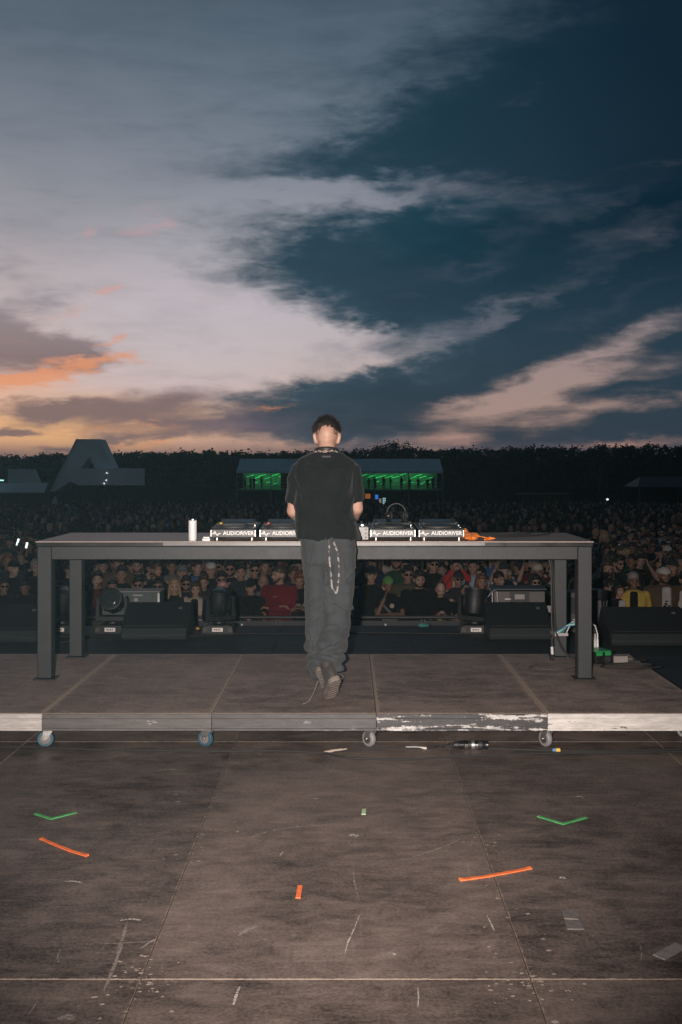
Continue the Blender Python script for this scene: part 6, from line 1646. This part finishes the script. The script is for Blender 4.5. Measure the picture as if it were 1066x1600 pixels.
# far crowd: nobody could count it
def far_crowd():
    rnd = random.Random(4)
    import numpy as np
    tm = MB(); tm.path([(0, 0, 1.49), (0, 0, 1.62), (0, 0, 1.74)], [0.075, 0.092, 0.05], 6)
    nh = len(tm.f)
    torso_rings(tm, [(0.0, 0, 0, 0.14, 0.10), (0.9, 0, 0, 0.19, 0.13), (1.36, 0, 0, 0.22, 0.12), (1.47, 0, 0, 0.10, 0.08)], 6)
    tv = np.array([tuple(p) for p in tm.v]); tf = tm.f
    mats = [SK[0], SK[1], SK[3], hcol('dark')] + [gcol(c) for c in ('black', 'charcoal', 'navy', 'grey', 'pale blue', 'white', 'brown', 'maroon', 'blue')]
    wts = [14, 6, 4, 0.6, 0.4, 0.2, 0.5, 0.5, 0.5]
    vs, fs, mi = [], [], []; o = 0; D = 36.5
    while D < 145:
        w = 0.40 * D + 4; x = -w + rnd.uniform(0, 1)
        while x < w:
            xx = x + rnd.uniform(-0.25, 0.25); dd = D + rnd.uniform(-0.4, 0.4)
            x += rnd.uniform(0.62, 1.0) * (1 + (D - 36) / 70)
            if rnd.random() < 0.12: continue
            s = rnd.gauss(1.0, 0.045); a = rnd.uniform(-0.6, 0.6); ca, sa = math.cos(a), math.sin(a)
            q = tv.copy() * s; q2 = q.copy(); q2[:, 0] = q[:, 0] * ca - q[:, 1] * sa + xx; q2[:, 1] = q[:, 0] * sa + q[:, 1] * ca + dd; q2[:, 2] = q[:, 2] + ground_z(dd)
            vs.append(q2)
            hm_ = rnd.choices([0, 1, 2, 3], [0.6, 1.2, 2.5, 6])[0]; cm_ = 4 + rnd.choices(range(9), wts)[0]  # mostly dark heads: the dim light far back is put into their colour
            for k, f in enumerate(tf):
                fs.append([i + o for i in f]); mi.append(hm_ if k < nh else cm_)
            o += len(tv)
        D += 0.9 + (D - 36) / 45
    me = bpy.data.meshes.new('far_crowd')
    me.from_pydata([tuple(p) for p in np.concatenate(vs)], [], fs); me.polygons.foreach_set('material_index', mi); me.polygons.foreach_set('use_smooth', [True] * len(fs))
    tag(link('far_crowd', me, mats), 'dense dark far-off festival crowd filling the field', None, None, 'stuff')
far_crowd()

# ================================================================== far side of the field
def build_tent():
    D = 150.0; s = D / FPX
    def X(px): return (px - X0) * s
    def Z(py): return ZC - (py - H0) * s
    gz = ground_z(D); x0, x1 = X(370), X(692); w = x1 - x0; cx = (x0 + x1) / 2
    zr, ze, zf = Z(716.5) - gz, Z(737) - gz, Z(765) - gz
    root = thing('pavilion_tent', 'long two-storey pavilion tent with pale roof and green lit upper floor', 'tent', (cx, D, gz))
    pvc = pbr('tent_pvc', (0.58, 0.70, 0.76), 0.55, var=0.12, vscale=0.5); alu = pbr('tent_frame', (0.20, 0.22, 0.23), 0.5, 0.3, var=0.15)
    bays = 6; bw = w / bays; dep = 10.0
    for k in range(bays):
        a = -w/2 + k * bw; b = a + bw
        # roof slope of each bay, slightly slack
        mb = MB(); n = 5; vs = []
        for j in range(n + 1):
            u = j / n
            for i in range(5):
                v = i / 4
                sag = 0.10 * math.sin(math.pi * v) * math.sin(math.pi * u)
                vs.append((a - 0.004 + (bw + 0.008) * v - (0.5 if k == 0 else -0.5 if k == bays - 1 else 0) * (0 if (k == 0 and v > 0) or (k == bays - 1 and v < 1) else u) * -1 * 0, -0.5 + 5.5 * u, ze + (zr - ze) * u - sag))
        fs = [(j*5+i, j*5+i+1, (j+1)*5+i+1, (j+1)*5+i) for j in range(n) for i in range(4)]
        mb.add(vs, fs); mb.build('roof_panel', pvc, root, smooth=True)
        mb = MB(); vs = [(a + 0.03, 5.0, zr), (b - 0.03, 5.0, zr), (b - 0.03, 10.5, ze), (a + 0.03, 10.5, ze)]; mb.add(vs, [(0, 1, 2, 3)]); mb.build('roof_panel', pvc, root)
        MB().box(((a + b) / 2, -0.52, ze - 0.08), (bw - 0.06, 0.05, 0.30)).build('valance', pvc, root)
    for k in range(bays + 1):
        x = -w/2 + k * bw
        MB().box((x, 0, ze / 2), (0.14, 0.14, ze)).build('post', alu, root, 0.01)
        MB().box((x, 10, ze / 2), (0.14, 0.14, ze)).build('post', alu, root, 0.01)
        MB().prism([(x - 0.07, ze - 0.1), (x + 0.07, ze - 0.1), (x + 0.07, ze), (x - 0.07, ze)], -0.5, 0.5).build('rafter', alu, root)
    MB().box((0, 5, zf - 0.12), (w + 0.4, 10.6, 0.24)).build('upper_floor', pbr('tent_floor', (0.10, 0.12, 0.13), 0.7, var=0.2), root, 0.02)
    for k in range(bays):
        x = -w/2 + (k + 0.5) * bw
        for z in (0.45, 0.95):
            MB().box((x, -0.15, zf + z), (bw - 0.16, 0.05, 0.05)).build('railing', alu, root)
        for j in range(7):
            MB().box((x - bw/2 + bw * (j + 0.5) / 7, -0.15, zf + 0.48), (0.03, 0.03, 0.94)).build('baluster', alu, root)
        MB().box((x, 9.6, (zf + ze) / 2), (bw - 0.1, 0.08, ze - zf)).build('rear_wall', pbr('tent_wall', (0.30, 0.34, 0.32), 0.7, var=0.15, vscale=0.6), root)
    # green tube lamps hung at a slant over the upper floor
    gm = pbr('green_tube', (0.10, 0.9, 0.25), 0.4, var=0, emit=(0.10, 1.0, 0.28), estr=0.30)
    rr = random.Random(9)
    for px in [382, 392, 402, 412, 424, 436, 569, 583, 592, 602, 612, 622, 636, 650, 660, 668, 680]:
        x = X(px) - cx; z = rr.uniform(zf + 1.5, ze - 0.35)
        MB().cyl((x - 0.55, 8.9, z - 0.14), (x + 0.55, 8.9, z + 0.18), 0.05, n=8).build('tube_lamp', gm, root)
        if rr.random() < 0.6: MB().cyl((x - 0.35, 8.9, zf + 0.55 + rr.uniform(0, 0.4)), (x + 0.3, 8.9, zf + 0.8 + rr.uniform(0, 0.3)), 0.05, n=8).build('tube_lamp', gm, root)
    for px in (395, 428, 590, 625, 662):
        ld = bpy.data.lights.new('tube_glow', 'POINT'); ld.energy = 32; ld.color = (0.12, 1.0, 0.30); ld.shadow_soft_size = 0.5
        lo = bpy.data.objects.new('tube_glow', ld); col.objects.link(lo); lo.parent = root; lo.location = (X(px) - cx, 7.6, ze - 0.6)
    # dark curtained bay
    MB().box((X(455) - cx, 4.0, (zf + ze) / 2), (X(478) - X(440), 0.08, ze - zf - 0.1)).build('curtain', pbr('curtain', (0.10, 0.06, 0.045), 0.9, var=0.2), root)
    # lower storey
    for k in range(bays):
        x = -w/2 + (k + 0.5) * bw
        if k % 3 != 1: MB().box((x, 9.4, zf / 2 - 0.1), (bw - 0.1, 0.06, zf - 0.3)).build('rear_wall', pbr('tent_wall_dark', (0.05, 0.055, 0.06), 0.8, var=0.2), root)
    # guests on the balcony
    for i, px in enumerate((374, 381, 389, 396, 407, 447, 462, 577, 587, 600, 611, 629, 641, 655, 671, 678, 686)):
        x = X(px); d_ = D + 1.0 + (i % 3) * 0.9
        q = person(x, d_, 'person silhouetted against the green light on the pavilion balcony', pose=rr.choice(['down', 'raised', 'folded', 'phone']), top=rr.choice(['black', 'charcoal', 'navy']), coat=rr.random() < 0.5, turn=rr.uniform(-180, 180), h=rr.uniform(1.62, 1.88), group='people on the pavilion balcony', gz=gz + zf + 0.002)
build_tent()

def lit_sign(px0, py0, px1, py1, D, c, e, name, label):
    a, b = at(px0, py0, D), at(px1, py1, D)
    gz = ground_z(D)
    root = thing(name, label, 'sign', ((a.x + b.x) / 2, D, gz))
    w = b.x - a.x; z0, z1 = b.z - gz, a.z - gz
    MB().box((0, 0.06, (z0 + z1) / 2), (w + 0.12, 0.10, z1 - z0 + 0.12)).build('frame', BLACK, root, 0.01)
    MB().box((0, 0.0, (z0 + z1) / 2), (w, 0.03, z1 - z0)).build('lit_panel', pbr('sign_' + name + str(px0), c, 0.4, var=0, emit=c, estr=e), root)
    for sx in (-1, 1): MB().box((sx * w * 0.4, 0.06, z0 / 2), (0.06, 0.06, z0)).build('leg', BLACK, root)
lit_sign(571, 771.5, 579, 779, 140, (0.75, 0.22, 0.05), 0.30, 'lit_sign', 'orange lit sign under the pavilion right of the performer')
lit_sign(586.5, 773, 591, 780, 140, (0.05, 0.22, 0.9), 0.65, 'lit_sign', 'blue lit sign under the pavilion beside the orange one')
lit_sign(592.5, 779, 596, 787, 138, (0.75, 0.62, 0.58), 0.22, 'lit_sign', 'narrow pale lit sign next to the white lattice screen')
def lattice():
    D = 138; a, b = at(598, 777.5, D), at(603, 791, D); gz = ground_z(D)
    root = thing('lattice_screen', 'white lit lattice screen under the pavilion right of the performer', 'screen', ((a.x + b.x) / 2, D, gz))
    w = b.x - a.x; z0, z1 = b.z - gz, a.z - gz
    MB().box((0, 0.06, (z0 + z1) / 2), (w + 0.1, 0.06, z1 - z0 + 0.1)).build('frame', BLACK, root)
    lm = pbr('lattice_lit', (0.5, 0.8, 0.85), 0.4, var=0, emit=(0.5, 0.8, 0.85), estr=0.55)
    for i in range(2):
        for j in range(4):
            MB().box((-w/4 + i * w/2, 0, z0 + (j + 0.5) * (z1 - z0) / 4), (w/2 * 0.8, 0.03, (z1 - z0) / 4 * 0.75)).build('pane', lm, root)
    for sx in (-1, 1): MB().box((sx * w * 0.4, 0.06, z0 / 2), (0.06, 0.06, z0)).build('leg', BLACK, root)
lattice()

# big grey letter sculpture at the left
def build_letter():
    D = 110.0; gz = ground_z(D); s = D / FPX
    def q(px, py): return ((px - X0) * s, ZC - (py - H0) * s - gz)
    ox = (140 - X0) * s
    root = thing('letter_sculpture', 'huge grey letter A shaped structure with a long crossbar, rising above the trees', 'sculpture', (ox, D, gz))
    m = pbr('sculpture_sheet', (0.72, 0.79, 0.82), 0.6, var=0.16, vscale=0.5)
    def pr(name, pts, y0, y1, mat=m, bev=0.03):
        pp = [(q(*p)[0] - ox, q(*p)[1]) for p in pts]
        return MB().prism(pp, y0, y1).build(name, mat, root, bev)
    g_y = H0 + (ZC - gz) / s
    pr('left_leg', [(121, 686), (138, 686), (138, 716), (113, 751), (86, 768), (81, 768)], 0.0, 3.0)
    pr('right_leg', [(138.02, 686), (155, 686), (176.5, 732), (188, 757), (161, 757), (150.5, 734), (140, 714.5), (138.02, 716)], 0.0, 3.0)
    for px_ in (79, 84, 122, 165, 186, 222):
        X_, Z_ = q(px_, 760); MB().box((X_ - ox, 1.6, Z_ / 2), (0.22, 0.22, Z_)).build('support_post', BLACK, root)
    X_, Z_ = q(79, 776); MB().prism([(X_ - ox - 0.25, 0.6), (X_ - ox + 0.25, 0.6), (X_ - ox + 0.3, Z_ * 0.8), (X_ - ox + 0.15, Z_), (X_ - ox - 0.1, Z_ * 0.8)], 1.0, 1.45).build('foot_fin', m, root, 0.02)
    pr('crossbar', [(118, 732), (226.5, 732), (226.5, 758), (128, 758), (113.5, 751.5)], -1.4, -0.05)
    edge = pbr('sculpture_edge', (0.58, 0.62, 0.66), 0.5, var=0.1)
    for a, b in (((120.6, 686), (80.6, 768)),):
        A, B = q(*a), q(*b)
        MB().path([(A[0] - ox, -0.06, A[1]), (B[0] - ox, -0.06, B[1])], 0.09, 8).build('edge_tube', edge, root)
    A, B = q(140.5, 714), q(150, 732); MB().path([(A[0] - ox, -0.06, A[1]), (B[0] - ox, -0.06, B[1])], 0.07, 8).build('edge_tube', edge, root)
    lit = pbr('spot_white', (0.9, 0.9, 1.0), 0.4, var=0, emit=(0.85, 0.85, 1.0), estr=1.2)
    for px, py in ((172, 739), (171, 750), (168, 755)):
        A = q(px, py); MB().ell((A[0] - ox, -1.47, A[1]), (0.065, 0.05, 0.065)).build('spot_lamp', lit, root, smooth=True)
    A = q(172, 745); 
    MB().path([(A[0] - ox - 0.2, -1.46, q(0, 755)[1]), (A[0] - ox, -1.46, q(0, 738)[1])], 0.03, 6).build('lamp_bar', BLACK, root)
build_letter()
def build_awning():
    D = 104.0; gz = ground_z(D); s = D / FPX
    def q(px, py): return ((px - X0) * s, ZC - (py - H0) * s - gz)
    ox = (30 - X0) * s
    root = thing('bar_canopy', 'pale canopy roof with a raised middle at the left edge, below the letter', 'canopy', (ox, D, gz))
    m = pbr('canopy_sheet', (0.55, 0.60, 0.62), 0.6, var=0.14, vscale=0.6)
    def pr(name, pts, y0, y1, mat=m): 
        return MB().prism([(q(*p)[0] - ox, q(*p)[1]) for p in pts], y0, y1).build(name, mat, root, 0.03)
    pr('raised_sign', [(12, 733), (54, 733), (63, 754.5), (12, 754.5)], 0.0, 0.5)
    # sloping roof
    a, b, c, d_ = q(-40, 755), q(64, 755), q(76, 768), q(-60, 768)
    MB().add([(a[0]-ox, 2.5, a[1]), (b[0]-ox, 2.5, b[1]), (c[0]-ox, -1.5, c[1]), (d_[0]-ox, -1.5, d_[1]), (a[0]-ox, 2.5, a[1]-0.1), (b[0]-ox, 2.5, b[1]-0.1), (c[0]-ox, -1.5, c[1]-0.1), (d_[0]-ox, -1.5, d_[1]-0.1)], [(0,1,2,3),(7,6,5,4),(0,3,7,4),(1,5,6,2),(3,2,6,7),(0,4,5,1)]).build('roof', m, root)
    for px in (-30, 8, 40, 72):
        x, z = q(px, 769); MB().box((x - ox, -1.3, z / 2), (0.12, 0.12, z)).build('post', DKGREY, root)
    MB().box((q(10, 0)[0] - ox, 2.4, 1.5), (7.0, 0.1, 3.0)).build('rear_wall', pbr('bar_wall', (0.03, 0.032, 0.035), 0.8), root)
    A = q(2, 750.5); MB().box((A[0] - ox, -0.06, A[1]), (0.55, 0.05, 0.13)).build('strip_light', pbr('strip_light', (0.5, 1.0, 0.85), 0.4, var=0, emit=(0.5, 1.0, 0.85), estr=1.0), root)
build_awning()
def build_far_tent():
    D = 120.0; gz = ground_z(D); s = D / FPX
    def q(px, py): return ((px - X0) * s, ZC - (py - H0) * s - gz)
    ox = (1060 - X0) * s
    root = thing('ridge_tent', 'dark blue ridge tent roof at the right edge below the trees', 'tent', (ox, D, gz))
    a, b = q(1012, 745), q(1120, 745); c, d_ = q(997, 761), q(1130, 761)
    m = pbr('blue_pvc', (0.04, 0.055, 0.075), 0.6, var=0.12)
    MB().add([(a[0]-ox, 3, a[1]), (b[0]-ox, 3, b[1]), (d_[0]-ox, 0, d_[1]), (c[0]-ox, 0, c[1]), (d_[0]-ox, 6, d_[1]), (c[0]-ox, 6, c[1])], [(0,3,2,1), (0,1,4,5), (0,5,3), (1,2,4)]).build('roof', m, root)
    for x in (c[0]-ox+0.2, 0, d_[0]-ox-0.2):
        for y in (0.1, 5.9): MB().box((x, y, c[1]/2), (0.12, 0.12, c[1])).build('post', DKGREY, root)
    MB().box((0, 5.8, c[1]/2), (d_[0]-c[0]-0.3, 0.06, c[1]-0.2)).build('rear_wall', pbr('bar_wall', (0.03, 0.032, 0.035), 0.8), root)
build_far_tent()
def build_scaffold():
    D = 125.0; gz = ground_z(D); s = D / FPX
    ox = (852 - X0) * s; w = 75 * s; ztop = ZC - (773 - H0) * s - gz
    root = thing('slatted_bar', 'low dark slatted timber hut behind the crowd on the right', 'hut', (ox, D, gz))
    wood = pbr('dark_timber', (0.085, 0.06, 0.045), 0.8, var=0.3)
    n = 17
    for k in range(n): MB().box((-w/2 + w * (k + 0.5) / n, 0, ztop * 0.62), (w / n * 0.62, 0.05, ztop * 0.74)).build('slat', wood, root)
    MB().box((0, 1.2, ztop + 0.05), (w + 0.5, 2.8, 0.10)).build('roof', pbr('hut_roof', (0.05, 0.052, 0.055), 0.7), root)
    for sx in (-1, 1):
        for y in (0.12, 2.4): MB().box((sx * (w/2 - 0.1), y, ztop/2), (0.12, 0.12, ztop)).build('post', wood, root)
    MB().box((0, 2.5, ztop/2), (w, 0.06, ztop - 0.05)).build('rear_wall', pbr('bar_wall', (0.03, 0.032, 0.035), 0.8), root)
build_scaffold()

# ------------------------------------------------------------------ woods
leafm = bpy.data.materials.new('foliage'); leafm.use_nodes = True
_t = N(leafm.node_tree); _b = leafm.node_tree.nodes['Principled BSDF']
_g = _t.new('ShaderNodeNewGeometry'); 
_t.put(_b.inputs['Base Color'], _t.ramp(_t.noise(_g.outputs['Position'], 0.6, 3), [(0.3, (0.020, 0.032, 0.016, 1)), (0.7, (0.045, 0.065, 0.03, 1))])); _b.inputs['Roughness'].default_value = 0.8
bark = pbr('bark', (0.06, 0.05, 0.042), 0.9, var=0.3)
def crown(vs, fs, cx, cy, z0, z1, r, n, leaf, rr, pine=False):
    """leaf-sized faces in clumps through the crown's volume"""
    h = z1 - z0; clumps = []
    for k in range(max(8, n // 16)):
        u = rr.random(); a = rr.uniform(0, 6.283)
        prof = math.sin(math.pi * min(1, 0.12 + 0.86 * u)) ** 0.6 if not pine else (1 - u) * 0.9 + 0.12
        d = r * prof * math.sqrt(rr.random())
        clumps.append((cx + d * math.cos(a), cy + d * math.sin(a), z0 + h * u, r * rr.uniform(0.18, 0.34)))
    for k in range(n):
        c = rr.choice(clumps); q = c[3]
        p = Vector((c[0] + rr.gauss(0, q * 0.6), c[1] + rr.gauss(0, q * 0.6), c[2] + rr.gauss(0, q * 0.5)))
        u = Vector((rr.gauss(0, 1), rr.gauss(0, 1), rr.gauss(0, 0.6))).normalized() * leaf * rr.uniform(0.6, 1.2); v = u.orthogonal().normalized() * leaf * rr.uniform(0.35, 0.7)
        o = len(vs); vs += [p - u, p + v, p + u, p - v]; fs.append((o, o+1, o+2, o+3))
def woods():
    rr = random.Random(17); vs, fs = [], []; gz = ground_z(300)
    prof = [(-200, 716), (0, 713), (60, 712), (200, 709), (300, 706), (420, 707), (520, 703), (700, 702), (860, 699), (960, 698), (1066, 696), (1300, 694)]
    def top_py(px):
        for (a, b), (c, d) in zip(prof[:-1], prof[1:]):
            if a <= px <= c: return b + (d - b) * (px - a) / (c - a)
        return 708
    tr = MB()
    for layer, D in enumerate((292, 300, 309, 320)):
        x = -175 + rr.uniform(0, 3)
        while x < 175:
            d = D + rr.uniform(-3, 3); px = X0 + x * FPX / d
            zt_ = ZC - (top_py(px) - H0 + rr.gauss(1.5, 1.5) + (3.0, 2.0, 0.6, 0.0)[layer]) * d / FPX
            h = zt_ - gz; r = rr.uniform(2.6, 4.2)
            crown(vs, fs, x, d, gz + h * 0.02, zt_, r, 330, 0.55, rr, rr.random() < 0.12)
            tr.cyl((x, d, gz), (x, d, gz + h * 0.7), 0.22, 0.08, 6)
            x += rr.uniform(1.9, 3.2)
    me = bpy.data.meshes.new('woods'); me.from_pydata([tuple(p) for p in vs], [], fs)
    o = tag(link('woods', me, leafm), 'dark band of woodland closing the field', None, None, 'stuff')
    t_ = tag(tr.build('tree_trunks', bark, o), None, None, None, 'stuff')
woods()
def ridge():
    """low wooded rise behind the first trees"""
    mb = MB(); vs = []; xs = [-420 + 12 * k for k in range(71)]
    for y, f in ((312, 0.0), (326, 0.55), (345, 0.74), (420, 0.70), (520, 0.0)):
        for x in xs:
            px = X0 + x * FPX / 320
            vs.append((x, y, ground_z(300) - 0.3 + f * (11.0 + 0.9 * (px / 1066.0) * 1.6 + 0.5 * mnoise.noise(Vector((x * 0.06, y * 0.02, 0))))))
    n = len(xs); mb.add(vs, [(i*n+j, i*n+j+1, (i+1)*n+j+1, (i+1)*n+j) for i in range(4) for j in range(n-1)])
    tag(mb.build('hill', leafm, smooth=True), kind='structure')
ridge()
def big_tree(px, py, D, r, label, n=900, leaf=0.30):
    rr = random.Random(int(px)); gz = ground_z(D); x = (px - X0) * D / FPX; H = ZC - (py - H0) * D / FPX - gz
    root = thing('tree', label, 'tree', (x, D, gz), 0, 'tall trees rising over the woods')
    t = MB(); t.path([(0, 0, 0), (0.1, 0, H * 0.3), (-0.1, 0, H * 0.6), (0, 0, H * 0.9)], [0.32, 0.26, 0.18, 0.05], 8)
    for k in range(9):
        a = rr.uniform(0, 6.28); z = H * rr.uniform(0.35, 0.8); t.path([(0, 0, z), (r * 0.5 * math.cos(a), r * 0.5 * math.sin(a), z + r * 0.35), (r * 0.85 * math.cos(a), r * 0.85 * math.sin(a), z + r * 0.5)], [0.10, 0.06, 0.02], 6)
    t.build('trunk', bark, root)
    vs, fs = [], []; crown(vs, fs, 0, 0, H * 0.28, H * 0.97, r, n, leaf, rr)
    me = bpy.data.meshes.new('crown'); me.from_pydata([tuple(p) for p in vs], [], fs); link('crown', me, leafm, root)
big_tree(592, 694, 250, 3.0, 'taller leafy tree above the pavilion roof, left one of three')
big_tree(612, 691, 252, 3.2, 'taller leafy tree above the pavilion roof, middle one of three')
big_tree(634, 692, 250, 3.0, 'taller leafy tree above the pavilion roof, right one of three')
big_tree(791, 696, 262, 2.2, 'small tree tip standing out of the woods right of the pavilion', 500)
big_tree(937, 694, 262, 2.6, 'rounded tree standing out of the woods at the right', 600)
big_tree(335, 704, 265, 2.8, 'rounded tree standing out of the woods left of the pavilion', 600)

# ------------------------------------------------------------------ thin haze added to lift the dark tones
def build_haze():
    z0, z1 = ground_z(300) - 1.0, 10.4
    o = tag(MB().box((0, 1050, (z0 + z1) / 2), (6100, 4000, z1 - z0)).build('haze', []), 'thin blue haze added over the whole field to lift dark tones', None, None, 'stuff')
    o.data.materials.clear()
    m = bpy.data.materials.new('haze_air'); m.use_nodes = True
    nt = m.node_tree
    for n in list(nt.nodes):
        if n.type == 'BSDF_PRINCIPLED': nt.nodes.remove(n)
    pv = nt.nodes.new('ShaderNodeVolumePrincipled')
    pv.inputs['Color'].default_value = (0.46, 0.80, 0.92, 1)
    pv.inputs['Density'].default_value = 0.00022
    nt.links.new(pv.outputs[0], [n for n in nt.nodes if n.type == 'OUTPUT_MATERIAL'][0].inputs['Volume'])
    o.data.materials.append(m)
build_haze()
